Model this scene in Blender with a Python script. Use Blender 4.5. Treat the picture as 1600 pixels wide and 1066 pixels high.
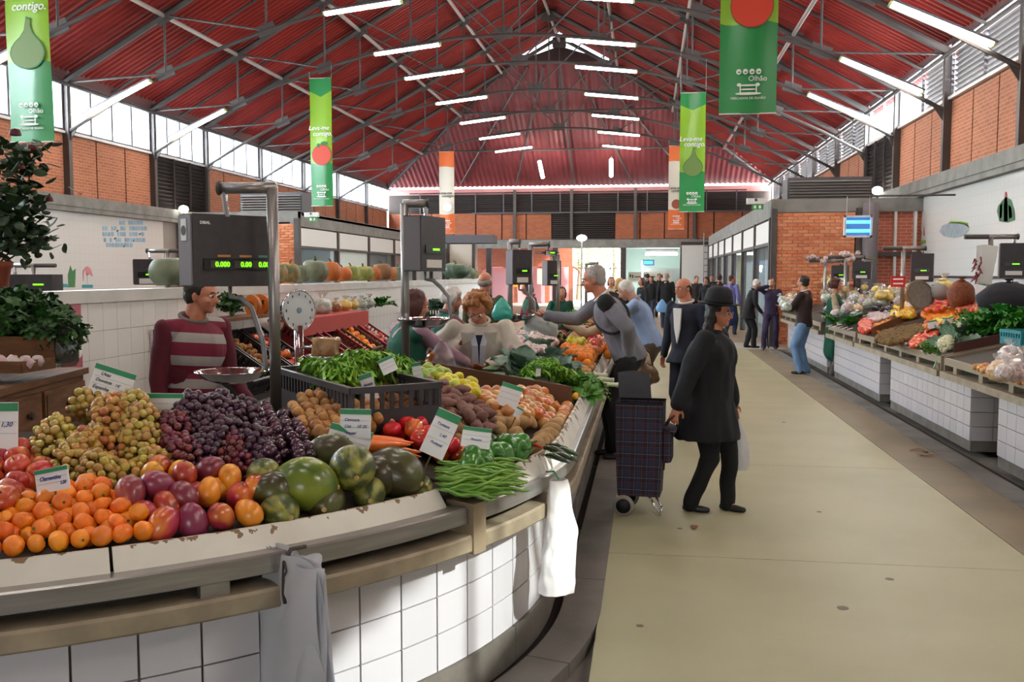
import bpy, math, random
import numpy as np
from mathutils import Vector, Matrix, Euler, noise
R = random.Random(7)
PI = math.pi
SC = bpy.context.scene
COL = SC.collection
for o in list(bpy.data.objects):
    bpy.data.objects.remove(o)

# ------------------------------------------------------------------ camera
FPX = 1440.0; EYE = 1.7
PITCH = math.atan(105/FPX); YAW = math.atan(210*math.cos(PITCH)/FPX)
cd = bpy.data.cameras.new('camera'); cam = bpy.data.objects.new('camera', cd); COL.objects.link(cam)
cd.sensor_width = 36; cd.lens = 36*FPX/1600; cd.clip_start = .05; cd.clip_end = 400
cam.location = (0, 0, EYE); cam.rotation_euler = (PI/2-PITCH, 0, YAW)
SC.camera = cam

# ------------------------------------------------------------------ world, sun, exposure
w = bpy.data.worlds.new('world'); SC.world = w; w.use_nodes = True
nt = w.node_tree; bg = nt.nodes['Background']
sky = nt.nodes.new('ShaderNodeTexSky'); sky.sky_type = 'NISHITA'
sky.sun_disc = False; sky.sun_elevation = math.radians(36); sky.sun_rotation = math.radians(115)
sky.air_density = 1.2; sky.dust_density = 3.5; sky.altitude = 0
mixw = nt.nodes.new('ShaderNodeMixRGB'); mixw.inputs[0].default_value = .6
mixw.inputs[2].default_value = (2.0, 2.1, 2.25, 1)
nt.links.new(sky.outputs[0], mixw.inputs[1]); nt.links.new(mixw.outputs[0], bg.inputs[0])
bg.inputs[1].default_value = 2.0
sl = bpy.data.lights.new('sun', 'SUN'); sun = bpy.data.objects.new('sun', sl); COL.objects.link(sun)
sl.energy = 5.5; sl.angle = math.radians(.6); sl.color = (1, .94, .84)
SUN_DIR = Vector((-6.4, 3.6, -5.0)).normalized()
sun.rotation_euler = SUN_DIR.to_track_quat('-Z', 'Y').to_euler(); sun.location = (12, -8, 12)

def area(name, loc, direction, sx, sy, power, color=(1, 1, 1)):
    l = bpy.data.lights.new(name, 'AREA'); l.shape = 'RECTANGLE'; l.size = sx; l.size_y = sy
    l.energy = power; l.color = color
    o = bpy.data.objects.new(name, l); COL.objects.link(o); o.location = loc
    o.rotation_euler = Vector(direction).to_track_quat('-Z', 'Y').to_euler()
    return o
# daylight through the two clerestories, plus an added fill at the unseen rear doorway
area('daylight', (-14.3, 27, 6.0), (1, 0, -.7), 44, 2.2, 10500, (.93, .96, 1))
area('daylight', (6.9, 27, 6.2), (-1, 0, -.62), 46, 2.2, 22000, (.95, .97, 1))
area('daylight', (-1.5, -7.4, 1.8), (-.02, 1, -.05), 5, 2.8, 30, (1, .96, .9))
SC.view_settings.view_transform = 'Standard'; SC.view_settings.look = 'None'
SC.view_settings.exposure = 0.46; SC.view_settings.gamma = 1; SC.view_settings.use_curve_mapping = False
SC.cycles.max_bounces = 6; SC.cycles.diffuse_bounces = 3; SC.cycles.glossy_bounces = 3
SC.cycles.transmission_bounces = 4; SC.cycles.transparent_max_bounces = 12
SC.cycles.sample_clamp_indirect = 6; SC.cycles.caustics_reflective = False; SC.cycles.caustics_refractive = False

# ------------------------------------------------------------------ pixel -> world helpers
_f = Vector((-math.sin(YAW)*math.cos(PITCH), math.cos(YAW)*math.cos(PITCH), -math.sin(PITCH)))
_r = Vector((math.cos(YAW), math.sin(YAW), 0)); _u = _r.cross(_f)
def ray(px, py): return _f + _r*((px-800)/FPX) + _u*((533-py)/FPX)
def atz(px, py, z):
    d = ray(px, py); t = (z-EYE)/d.z; return Vector((d.x*t, d.y*t, z))
def aty(px, py, y):
    d = ray(px, py); t = y/d.y; return Vector((d.x*t, y, EYE+d.z*t))
def atx(px, py, x):
    d = ray(px, py); t = x/d.x; return Vector((x, d.y*t, EYE+d.z*t))

# ------------------------------------------------------------------ materials
def lin(c):
    if isinstance(c, str):
        c = [int(c[i:i+2], 16)/255 for i in (0, 2, 4)]
    return tuple((x/12.92 if x <= .04045 else ((x+.055)/1.055)**2.4) for x in c[:3]) + (1,)
_M = {}
def mat(name, col, rough=.6, metal=0., col2=None, scale=8., bump=0., bscale=None, hue=0., val=0., spec=.5,
        stretch=None, detail=3, coat=0., sub=0., emit=None, estr=0., thr=None, coord='Object', alpha=None, trans=0.):
    if name in _M: return _M[name]
    m = bpy.data.materials.new(name); m.use_nodes = True; _M[name] = m
    n = m.node_tree.nodes; L = m.node_tree.links; b = n['Principled BSDF']
    b.inputs['Roughness'].default_value = rough; b.inputs['Metallic'].default_value = metal
    b.inputs['Specular IOR Level'].default_value = spec; b.inputs['Base Color'].default_value = lin(col)
    if coat: b.inputs['Coat Weight'].default_value = coat; b.inputs['Coat Roughness'].default_value = .15
    if sub: b.inputs['Subsurface Weight'].default_value = sub; b.inputs['Subsurface Scale'].default_value = .01
    if emit: b.inputs['Emission Color'].default_value = lin(emit); b.inputs['Emission Strength'].default_value = estr
    if alpha is not None: b.inputs['Alpha'].default_value = alpha
    if trans: b.inputs['Transmission Weight'].default_value = trans; b.inputs['IOR'].default_value = 1.2
    tc = n.new('ShaderNodeTexCoord'); mp = n.new('ShaderNodeMapping'); L.new(tc.outputs[coord], mp.inputs[0])
    if stretch: mp.inputs['Scale'].default_value = stretch
    out = None
    if col2 is not None:
        tx = n.new('ShaderNodeTexNoise'); tx.inputs['Scale'].default_value = scale; tx.inputs['Detail'].default_value = detail
        L.new(mp.outputs[0], tx.inputs[0]); cr = n.new('ShaderNodeValToRGB'); L.new(tx.outputs[0], cr.inputs[0])
        a, c = thr or (.35, .65)
        cr.color_ramp.elements[0].position = a; cr.color_ramp.elements[1].position = c
        cr.color_ramp.elements[0].color = lin(col); cr.color_ramp.elements[1].color = lin(col2)
        out = cr.outputs[0]
    if hue or val:
        oi = n.new('ShaderNodeObjectInfo'); hs = n.new('ShaderNodeHueSaturation')
        r1 = n.new('ShaderNodeMapRange'); L.new(oi.outputs['Random'], r1.inputs[0])
        r1.inputs[3].default_value = .5-hue; r1.inputs[4].default_value = .5+hue; L.new(r1.outputs[0], hs.inputs['Hue'])
        mu = n.new('ShaderNodeMath'); mu.operation = 'MULTIPLY'; mu.inputs[1].default_value = 7.31; L.new(oi.outputs['Random'], mu.inputs[0])
        fr = n.new('ShaderNodeMath'); fr.operation = 'FRACT'; L.new(mu.outputs[0], fr.inputs[0])
        r2 = n.new('ShaderNodeMapRange'); L.new(fr.outputs[0], r2.inputs[0])
        r2.inputs[3].default_value = 1-val; r2.inputs[4].default_value = 1+val; L.new(r2.outputs[0], hs.inputs['Value'])
        if out: L.new(out, hs.inputs['Color'])
        else: hs.inputs['Color'].default_value = lin(col)
        out = hs.outputs[0]
    if out: L.new(out, b.inputs['Base Color'])
    if bump:
        t2 = n.new('ShaderNodeTexNoise'); t2.inputs['Scale'].default_value = bscale or scale*3; t2.inputs['Detail'].default_value = 2
        L.new(mp.outputs[0], t2.inputs[0]); bp = n.new('ShaderNodeBump'); bp.inputs['Strength'].default_value = bump
        bp.inputs['Distance'].default_value = .01
        L.new(t2.outputs[0], bp.inputs['Height']); L.new(bp.outputs[0], b.inputs['Normal'])
    return m
def brick_mat(name, c1, c2, mortar, bw, bh, axis, msize=.006):
    if name in _M: return _M[name]
    m = bpy.data.materials.new(name); m.use_nodes = True; _M[name] = m
    n = m.node_tree.nodes; L = m.node_tree.links; b = n['Principled BSDF']; b.inputs['Roughness'].default_value = .85
    tc = n.new('ShaderNodeTexCoord'); sp = n.new('ShaderNodeSeparateXYZ'); cb = n.new('ShaderNodeCombineXYZ')
    L.new(tc.outputs['Object'], sp.inputs[0]); L.new(sp.outputs[axis], cb.inputs[0]); L.new(sp.outputs[2], cb.inputs[1])
    t = n.new('ShaderNodeTexBrick'); L.new(cb.outputs[0], t.inputs[0]); t.inputs['Scale'].default_value = 1
    t.inputs['Brick Width'].default_value = bw; t.inputs['Row Height'].default_value = bh; t.inputs['Mortar Size'].default_value = msize
    t.inputs['Color1'].default_value = lin(c1); t.inputs['Color2'].default_value = lin(c2); t.inputs['Mortar'].default_value = lin(mortar)
    L.new(t.outputs[0], b.inputs['Base Color'])
    return m
def clear_mat(name, tint, gloss=.12, rough=.1, white=0.):
    """thin film / pane: transparent mixed with a little gloss and some milky diffuse"""
    if name in _M: return _M[name]
    m = bpy.data.materials.new(name); m.use_nodes = True; _M[name] = m
    n = m.node_tree.nodes; L = m.node_tree.links; n.remove(n['Principled BSDF']); o = n['Material Output']
    tr = n.new('ShaderNodeBsdfTransparent'); tr.inputs[0].default_value = lin(tint)
    gl = n.new('ShaderNodeBsdfGlossy'); gl.inputs['Roughness'].default_value = rough
    df = n.new('ShaderNodeBsdfDiffuse'); df.inputs[0].default_value = lin((.93, .93, .95))
    a = n.new('ShaderNodeMixShader'); a.inputs[0].default_value = white; L.new(tr.outputs[0], a.inputs[1]); L.new(df.outputs[0], a.inputs[2])
    c = n.new('ShaderNodeMixShader'); c.inputs[0].default_value = gloss; L.new(a.outputs[0], c.inputs[1]); L.new(gl.outputs[0], c.inputs[2])
    L.new(c.outputs[0], o.inputs[0])
    return m

# ------------------------------------------------------------------ mesh builder
class MB:
    def __init__(s): s.v = []; s.f = []; s.mi = []; s.m = 0
    def add(s, vs, fs):
        k = len(s.v); s.v += [tuple(x) for x in vs]; s.f += [tuple(i+k for i in f) for f in fs]; s.mi += [s.m]*len(fs); return s
    def box(s, c, d, rot=None):
        h = [x/2 for x in d]; vs = [Vector((x*h[0], y*h[1], z*h[2])) for x in (-1, 1) for y in (-1, 1) for z in (-1, 1)]
        if rot is not None: vs = [rot @ v for v in vs]
        c = Vector(c); vs = [v+c for v in vs]
        return s.add(vs, [(0, 1, 3, 2), (4, 6, 7, 5), (0, 4, 5, 1), (2, 3, 7, 6), (0, 2, 6, 4), (1, 5, 7, 3)])
    def b2(s, a, b): return s.box([(a[i]+b[i])/2 for i in range(3)], [abs(b[i]-a[i]) for i in range(3)])
    def tube(s, pts, r, n=8, cap=True):
        pts = [Vector(p) for p in pts]; rs = r if isinstance(r, (list, tuple)) else [r]*len(pts)
        vs = []; fs = []; prev = None
        for i, p in enumerate(pts):
            t = (pts[min(i+1, len(pts)-1)]-pts[max(i-1, 0)])
            if t.length < 1e-9: t = Vector((0, 0, 1))
            t.normalize()
            if prev is None:
                a = Vector((0, 0, 1)) if abs(t.z) < .9 else Vector((1, 0, 0))
                x = t.cross(a).normalized()
            else:
                x = (prev - t*prev.dot(t)).normalized()
            prev = x; y = t.cross(x)
            for k in range(n):
                an = 2*PI*k/n; vs.append(p+(x*math.cos(an)+y*math.sin(an))*rs[i])
        for i in range(len(pts)-1):
            for k in range(n):
                a = i*n+k; b = i*n+(k+1) % n; fs.append((a, b, b+n, a+n))
        if cap: fs.append(tuple(reversed(range(n)))); fs.append(tuple(range((len(pts)-1)*n, len(pts)*n)))
        return s.add(vs, fs)
    def lathe(s, prof, n=16, c=(0, 0, 0), M=None):
        vs = []; fs = []; m = len(prof)
        for k in range(n):
            a = 2*PI*k/n
            for r, z in prof: vs.append(Vector((r*math.cos(a), r*math.sin(a), z)))
        for k in range(n):
            for i in range(m-1):
                a = k*m+i; b = ((k+1) % n)*m+i; fs.append((a, b, b+1, a+1))
        if M is not None: vs = [M @ v for v in vs]
        c = Vector(c); return s.add([v+c for v in vs], fs)
    def ball(s, c, r, n=12, m=8, sc=(1, 1, 1), M=None, fn=None):
        vs = [Vector((0, 0, 1))]; fs = []
        for i in range(1, m):
            ph = PI*i/m
            for k in range(n):
                a = 2*PI*k/n; vs.append(Vector((math.sin(ph)*math.cos(a), math.sin(ph)*math.sin(a), math.cos(ph))))
        vs.append(Vector((0, 0, -1))); last = len(vs)-1
        for k in range(n): fs.append((0, 1+k, 1+(k+1) % n))
        for i in range(m-2):
            for k in range(n):
                a = 1+i*n+k; b = 1+i*n+(k+1) % n; fs.append((a, a+n, b+n, b))
        for k in range(n):
            a = 1+(m-2)*n+k; b = 1+(m-2)*n+(k+1) % n; fs.append((a, last, b))
        if fn: vs = [fn(v) for v in vs]
        vs = [Vector((v.x*sc[0], v.y*sc[1], v.z*sc[2]))*r for v in vs]
        if M is not None: vs = [M @ v for v in vs]
        c = Vector(c); return s.add([v+c for v in vs], fs)
    def prism(s, poly, d, M=None, c=(0, 0, 0)):
        """poly in local XY extruded 0..d along Z"""
        n = len(poly); vs = [Vector((x, y, 0)) for x, y in poly]+[Vector((x, y, d)) for x, y in poly]
        if M is not None: vs = [M @ v for v in vs]
        c = Vector(c)
        return s.add([v+c for v in vs], [tuple(reversed(range(n))), tuple(range(n, 2*n))]+[(i, (i+1) % n, (i+1) % n+n, i+n) for i in range(n)])
    def grid(s, fn, nu, nv):
        vs = [Vector(fn(i/nu, j/nv)) for i in range(nu+1) for j in range(nv+1)]
        return s.add(vs, [(i*(nv+1)+j, (i+1)*(nv+1)+j, (i+1)*(nv+1)+j+1, i*(nv+1)+j+1) for i in range(nu) for j in range(nv)])
    def mesh(s, name, mats, smooth=False):
        me = bpy.data.meshes.new(name); me.from_pydata(s.v, [], s.f)
        for m in (mats if isinstance(mats, (list, tuple)) else [mats]): me.materials.append(m)
        if any(s.mi): me.polygons.foreach_set('material_index', s.mi)
        if smooth: me.polygons.foreach_set('use_smooth', [True]*len(me.polygons))
        me.update(); return me
    def build(s, name, mats, parent=None, smooth=False, loc=None):
        o = bpy.data.objects.new(name, s.mesh(name, mats, smooth)); COL.objects.link(o)
        if parent is not None: o.parent = parent
        if loc is not None: o.location = loc
        return o
def newobj(name, me, parent=None, loc=None, rot=None, sc=None):
    o = bpy.data.objects.new(name, me); COL.objects.link(o)
    if parent is not None: o.parent = parent
    if loc is not None: o.location = loc
    if rot is not None: o.rotation_euler = rot
    if sc is not None: o.scale = (sc,)*3 if isinstance(sc, (int, float)) else sc
    return o
def tag(o, label=None, cat=None, group=None, kind=None):
    if label: o['label'] = label
    if cat: o['category'] = cat
    if group: o['group'] = group
    if kind: o['kind'] = kind
    return o
def empty(name, loc=(0, 0, 0), rz=0, label=None, cat=None, group=None, kind=None):
    o = bpy.data.objects.new(name, None); COL.objects.link(o); o.location = loc; o.rotation_euler = (0, 0, rz); o.empty_display_size = .1
    return tag(o, label, cat, group, kind)
def copy_tree(o, parent=None):
    c = o.copy(); COL.objects.link(c)
    if parent is not None: c.parent = parent
    for ch in list(o.children): copy_tree(ch, c)
    return c
def text_mesh(txt, size, m, name, parent, M, depth=.001, align='CENTER', bold=0, shear=0):
    cu = bpy.data.curves.new(name, 'FONT'); cu.body = txt; cu.size = size; cu.extrude = depth; cu.align_x = align
    cu.offset = bold; cu.shear = shear; cu.resolution_u = 3
    t = bpy.data.objects.new(name, cu); COL.objects.link(t)
    me = bpy.data.meshes.new_from_object(t); bpy.data.objects.remove(t); bpy.data.curves.remove(cu)
    me.materials.clear(); me.materials.append(m)
    o = newobj(name, me, parent); o.matrix_local = M; return o

# ------------------------------------------------------------------ common colours
BR_UP = brick_mat('brick_upper_y', 'b87252', 'a66446', 'c09a84', .24, .075, 1)
BR_FAR = brick_mat('brick_upper_x', 'a8603f', '96533a', '8c6450', .24, .075, 0)
CONC = mat('concrete_beam', '8c8a86', .85, col2='7a7875', scale=3, bump=.15, bscale=60)
STEEL = mat('grey_painted_steel', '56504e', .6, metal=.2, col2='4c4644', scale=2)
PIPE = mat('pale_purlin_pipe', 'a29a94', .5, metal=.4)
DARKST = mat('dark_bronze_steel', '453c3b', .6, metal=.2)
FRAME = mat('window_frame_paint', '5a565c', .6)
WHITEP = mat('white_panel', 'dcdad6', .45)
TILE = mat('white_glazed_tile', 'ccc9cf', .22, val=.035, spec=.6, coat=.2)
GROUT = mat('tile_grout', '8d8478', .9, col2='6f675c', scale=6)
INOX = mat('brushed_steel', 'a29e9b', .3, metal=.6, col2='8e8a87', scale=3, stretch=(1, 1, 12))
CHROME = mat('chrome', 'd8d8dc', .1, metal=1.)
MARBLE = mat('ledge_stone', 'a1937d', .5, col2='8a7d69', scale=9, bump=.05)
GLASS = clear_mat('window_glass', 'f2f8fa', .06, .02, .05)
# ================================================================== SETTING
XL, XR, XC, YF = -13.8, 6.2, -3.8, 48.5
ZE, ZR = 6.45, 11.9          # eaves, ridge
TR = [-3.4, -1.25, .75, 4.6, 8.6, 12.6, 16.6, 20.6, 24.5, 27.65, 31.8, 36, 40.2, 44.5]   # truss positions; unseen first ones only size the clear bay for the sun
Y0 = -7.5
# ---- floor
fm = mat('market_floor', 'a8a484', .5, col2='9e9a7a', scale=1.1, bump=.12, bscale=90, detail=6)
fm2 = mat('darker_floor_band', '877760', .6, col2='766a57', scale=1.3, bump=.15, bscale=70, detail=6)  # darker brown band of floor along the right kerb
kerbm = mat('kerb_concrete', '7c7772', .8, col2='68645f', scale=2.2, bump=.3, bscale=60, detail=6)
drainm = mat('drain_dark', '241d1a', .7)
o = MB().b2((XL, Y0, -.3), (XR, YF, -.06)).build('floor', kerbm); tag(o, kind='structure')
# the beige walkway slabs, each cast piece between joints
xs = 2.28
ys = [Y0, -1, 5.55, 8.35, 12.4, 16.6, 21.3]
for i in range(len(ys)-1):
    a, b = ys[i], ys[i+1]
    q = MB().b2((-.22, a+.003, -.06), (xs-.003, b-.003, 0)).build('floor_slab', fm, o)
    q = MB().b2((xs+.003, a+.003, -.06), (2.72, b-.003, 0)).build('floor_slab', fm2, o)
q = MB().b2((-.22, 21.3, -.06), (6.2, 23.3, 0)).build('floor_slab', mat('cross_aisle_floor', 'b9b5a8', .55, col2='aaa698', scale=2), o)
q = MB().b2((-.22, 23.3, -.06), (6.2, YF, -.002)).build('floor_slab', mat('far_floor', 'a08a70', .5, col2='8f7a63', scale=1.2), o)
q = MB().b2((-13.8, 24.6, -.06), (-.22, YF, -.002)).build('floor_slab', _M['far_floor'], o)
stm = mat('floor_stain', '6e6550', .6)
for px, py, r in [(1317, 950, .03), (1000, 978, .02), (1062, 826, .02), (1225, 660, .03), (1280, 800, .02), (1390, 905, .025)]:
    p = atz(px, py, .0015); MB().lathe([(0, .001), (r*.8, .0012), (r, 0)], 9, p).build('stain', stm, o)

# ---- ellipse of the near stall, used by kerb and stall
EC = (-3.85, 4.63); EA, EB = 3.5, 2.9
def rim(s):
    """s metres along the rim: 0 = start of the curve, negative = straight part going back"""
    if s <= 0: return Vector((EC[0]+EA, EC[1]-s, 0)), Vector((1, 0, 0))
    t = _s2t(s); p = Vector((EC[0]+EA*math.cos(t), EC[1]-EB*math.sin(t), 0))
    n = Vector((math.cos(t)/EA, -math.sin(t)/EB, 0)).normalized(); return p, n
_tab = [0.]
_NT = 700
for k in range(_NT):
    t = (k+.5)/_NT*2.2; _tab.append(_tab[-1]+math.hypot(EA*math.sin(t), EB*math.cos(t))*2.2/_NT)
def _s2t(s): return float(np.interp(s, _tab, np.linspace(0, 2.2, _NT+1)))
def rp(s, out, z):
    p, n = rim(s); return Vector((p.x+n.x*out, p.y+n.y*out, z))
def inset(x, y):
    if y >= EC[1]: return EC[0]+EA-x
    dx, dy = (x-EC[0]), (y-EC[1]); e = math.sqrt((dx/EA)**2+(dy/EB)**2)
    if e < 1e-3: return 3
    g = math.hypot(dx/EA**2, dy/EB**2)/e
    return (1-e)/g
def sweep(mb, s0, s1, prof, ds=.12, caps=True):
    """closed profile [(out,z)] swept along the rim"""
    n = max(1, int(math.ceil(abs(s1-s0)/ds))) if s1 > 0 else max(1, int(abs(s1-s0)/2)+1)
    S = [s0+(s1-s0)*i/n for i in range(n+1)]; m = len(prof)
    vs = [rp(s, a, z) for s in S for a, z in prof]
    fs = [(i*m+k, (i+1)*m+k, (i+1)*m+(k+1) % m, i*m+(k+1) % m) for i in range(n) for k in range(m)]
    if caps: fs += [tuple(reversed(range(m))), tuple(range(n*m, n*m+m))]
    return mb.add(vs, fs)
def rect(a, b, z0, z1): return [(a, z0), (b, z0), (b, z1), (a, z1)]

# kerb slabs and drain round the near island
kerb = empty('trim_1', kind='structure')
s = 4.6
ks = [-16.5, -14.5, -12.5, -10.5, -8.5, -7, -5.5, -4.2, -2.9, -1.6, -.4, .7, 1.8, 2.9, 4.0, 5.0]
for a, b in zip(ks[:-1], ks[1:]):
    sweep(MB(), a+.004, b-.004, rect(-.06, .14, -.06, .006), .1).build('kerb_slab', kerbm, kerb)
sweep(MB(), -16.5, 0, rect(-.2, -.06, -.059, -.045)).build('drain_bed', drainm, kerb)
sweep(MB(), 0, 5.0, rect(-.2, -.06, -.059, -.045)).build('drain_bed', drainm, kerb)
# kerb at the right-hand stalls
kerb2 = empty('trim_2', kind='structure')
yk = [Y0, -3, 0, 3, 5.2, 7.2, 9.2, 11.2, 13.2, 15.2, 17.2, 19.2, 21.2]
for a, b in zip(yk[:-1], yk[1:]):
    MB().b2((2.72, a+.004, -.06), (2.93, b-.004, .012)).build('kerb_slab', kerbm, kerb2)
MB().b2((2.93, Y0, -.06), (3.06, 21.2, -.04)).build('drain_bed', drainm, kerb2)
leafm = mat('dry_leaf_brown', '7a4d30', .8)
greenbit = mat('leaf_scrap_green', '4e7a35', .6)

# ---- long walls
def brick_panel(parent, x, y0, y1, z0, z1, side):
    MB().b2((x, y0+.03, z0), (x-side*.06, y1-.03, z1)).build('brick_panel', BR_UP, parent)
def louvre(parent, x, y0, y1, z0, z1, side, sp=.11, m=DARKST, nm='louvre_slats', cols=3):
    mb = MB(); n = int((z1-z0)/sp)
    for i in range(n):
        z = z0+(i+.5)*sp
        mb.box((x, (y0+y1)/2, z), (.09, y1-y0, .012), Matrix.Rotation(side*.7, 3, 'Y'))
    q = mb.build(nm, m, parent); q['kind'] = 'stuff'
    mb = MB()
    for i in range(cols+1):
        y = y0+(y1-y0)*i/cols; mb.box((x-side*.06, y, (z0+z1)/2), (.05, .04, z1-z0))
    mb.build('louvre_frame', m, parent)
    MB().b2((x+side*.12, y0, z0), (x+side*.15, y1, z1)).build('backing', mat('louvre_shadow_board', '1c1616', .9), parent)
def long_wall(name, x, side, zb0, zb1, zs):
    """side=+1: wall at +x, inside is towards -x"""
    wl = empty(name, kind='structure')
    tw = mat('wall_tile_sheet', 'd9d8d4', .3)
    MB().b2((x, Y0, -.06), (x+side*.2, 25.0, zb0)).build('tiled_wall', tile_sheet(), wl)
    MB().b2((x, 25.0, -.06), (x+side*.2, YF, zb0)).build('rear_wall', mat('rear_plaster', '9a9590', .9), wl)
    MB().b2((x-side*.14, Y0, zb0), (x+side*.25, YF, zb1)).build('concrete_beam', CONC, wl)
    MB().b2((x-side*.15, Y0, zb0+.11), (x-side*.14, YF, zb0+.122)).build('beam_groove', mat('groove_line', '5c5a57', .9), wl)
    MB().b2((x+side*.1, Y0, zb1), (x+side*.2, YF, zs)).build('wall_core', mat('core_dark', '3c3431', .9), wl)
    MB().b2((x-side*.05, Y0, zs), (x+side*.22, YF, zs+.06)).build('window_sill', mat('sill_sun_white', 'f2f0ee', .5), wl)  # white colour stands in for sunlight on the sill
    ends = [Y0]+TR+[YF]
    for i in range(len(ends)-1):
        a, b = ends[i], ends[i+1]
        lou = abs(a-24.5) < .1
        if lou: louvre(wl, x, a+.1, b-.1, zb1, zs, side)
        else:
            k = 3
            for j in range(k):
                brick_panel(wl, x+side*.1, a+(b-a)*j/k, a+(b-a)*(j+1)/k, zb1+.02, zs-.02, side)
        if i: MB().b2((x-side*.12, a-.065, zb1), (x+side*.1, a+.065, ZE-.2)).build('steel_post', STEEL, wl)
    return wl
def tile_sheet():
    return brick_like_tiles('tiled_wall_finish', 'dcdbd8', .2)
def brick_like_tiles(name, c, sz):
    if name in _M: return _M[name]
    m = brick_mat(name, c, c, 'cfccc8', sz, sz, 1, .003); 
    for n in m.node_tree.nodes:
        if n.type == 'TEX_BRICK': n.offset = 0
    m.node_tree.nodes['Principled BSDF'].inputs['Roughness'].default_value = .18
    return m
WL = long_wall('wall_left', XL, -1, 3.2, 3.58, 5.05)
WR = long_wall('wall_right', XR, 1, 3.44, 3.82, 5.3)

# left clerestory windows: frames + panes, one window per bay
ends = [Y0]+TR+[YF]
wn = 0
for i in range(len(ends)-1):
    a, b = ends[i]+.1, ends[i+1]-.1; wn += 1
    wi = empty('window_%d' % wn, kind='structure')
    z0, z1 = 5.11, 6.32; x = XL-.02
    mb = MB(); mb.b2((x-.03, a, z0), (x+.03, b, z0+.05)); mb.b2((x-.03, a, z1-.09), (x+.03, b, z1+.03))
    n = 4
    for j in range(n+1):
        y = a+(b-a)*j/n; mb.b2((x-.04, y-.034, z0), (x+.04, y+.034, z1))
    mb.build('window_frame', FRAME, wi)
    for j in range(n):
        MB().b2((x-.006, a+(b-a)*j/n+.02, z0+.05), (x+.006, a+(b-a)*(j+1)/n-.02, z1-.05)).build('pane', GLASS, wi)
# eave boards
for nm, x, sd in (('trim_3', XL, -1), ('trim_4', XR, 1)):
    t = empty(nm, kind='structure')
    MB().b2((x-sd*.04, Y0, 6.32 if sd < 0 else 6.42), (x+sd*.2, YF, ZE+.12)).build('eave_board', mat('eave_pinkish', '6d4a48', .8), t)
    MB().tube([(x-sd*.12, Y0, ZE-.25), (x-sd*.12, YF, ZE-.25)], .05, 8).build('eave_pipe', STEEL, t)
# right clerestory: horizontal louvre blades, each its own part; one bay open glass
SLAT = mat('aluminium_slat', '5c5a5a', .5, metal=.3)
for i in range(len(ends)-1):
    a, b = ends[i]+.1, ends[i+1]-.1; wn += 1
    wi = empty('window_%d' % wn, kind='structure'); z0, z1 = 5.36, 6.42; x = XR+.02
    mb = MB(); mb.b2((x-.03, a, z0), (x+.03, b, z0+.03)); mb.b2((x-.03, a, z1-.04), (x+.03, b, z1))
    mb.b2((x-.03, a-.02, z0), (x+.03, a+.02, z1)); mb.b2((x-.03, b-.02, z0), (x+.03, b+.02, z1))
    mb.b2((x-.03, (a+b)/2-.015, z0), (x+.03, (a+b)/2+.015, z1)); mb.build('window_frame', FRAME, wi)
    if abs(ends[i]-24.5) < .1 or abs(ends[i]+1.25) < .1:  # unseen bay behind the camera is left clear to throw the sun patch
        h = (a+b)/2
        for u, v in ((a, h), (h, b)): MB().b2((x-.005, u+.02, z0+.04), (x+.005, v-.02, z1-.04)).build('pane', GLASS, wi)
        continue
    near = 4 < ends[i] < 32
    if abs(ends[i]-20.6) < .1:
        MB().b2((x-.005, (a+b)/2+.02, z0+.04), (x+.005, b-.02, z1-.04)).build('pane', GLASS, wi); b = (a+b)/2
    n = 9; sm = None; big = MB()
    for j in range(n):
        z = z0+.07+(z1-z0-.1)*j/n; rot = Matrix.Rotation(.75, 3, 'Y')
        if near:
            if sm is None: sm = MB().box((0, 0, 0), (.13, b-a-.02, .01), rot).mesh('louvre_blade', SLAT)
            newobj('louvre_blade', sm, wi, (x+.08, (a+b)/2, z))
        else: big.box((x+.08, (a+b)/2, z), (.13, b-a-.02, .01), rot)
    if not near: big.build('louvre_blades', SLAT, wi)['kind'] = 'stuff'

# ---- roof: corrugated red sheets in real profile, hipped at the far end
ROOFM = mat('red_corrugated_sheet', '94302a', .6, col2='822722', scale=.8, val=.03, spec=.2)
roof = empty('ceiling', kind='structure')
RAF = TR+[YF]
def corr(mb, p0, du, dv, nrib, depth, nrm):
    """p0 corner; du along ribs direction vector; dv across; ribs trapezoid"""
    prof = [(0, 0), (.3, 0), (.42, 1), (.88, 1)]
    vs = []; 
    for k in range(nrib):
        for f, h in prof: vs += [p0+dv*((k+f)/nrib)+nrm*(h*depth), p0+du+dv*((k+f)/nrib)+nrm*(h*depth)]
    vs += [p0+dv, p0+du+dv]
    return mb.add(vs, [(2*i, 2*i+1, 2*i+3, 2*i+2) for i in range(len(vs)//2-1)])
yends = [Y0]+TR[:-2]+[40.2]
for sd, xe in ((-1, XL-.35), (1, XR+.35)):
    ze = ZE-.15
    L = abs(xe-XC); nrm = Vector((sd*.48, 0, .88))
    for i in range(len(yends)-1):
        a, b = yends[i]-.02, yends[i+1]+.02
        if b <= a: continue
        mb = MB(); corr(mb, Vector((xe, a, ze)), Vector((XC-sd*-.0-xe, 0, ZR+.12-ze)), Vector((0, b-a, 0)), max(2, int((b-a)/.2)), .045, nrm)
        mb.build('roof_sheet', ROOFM, roof)
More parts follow.
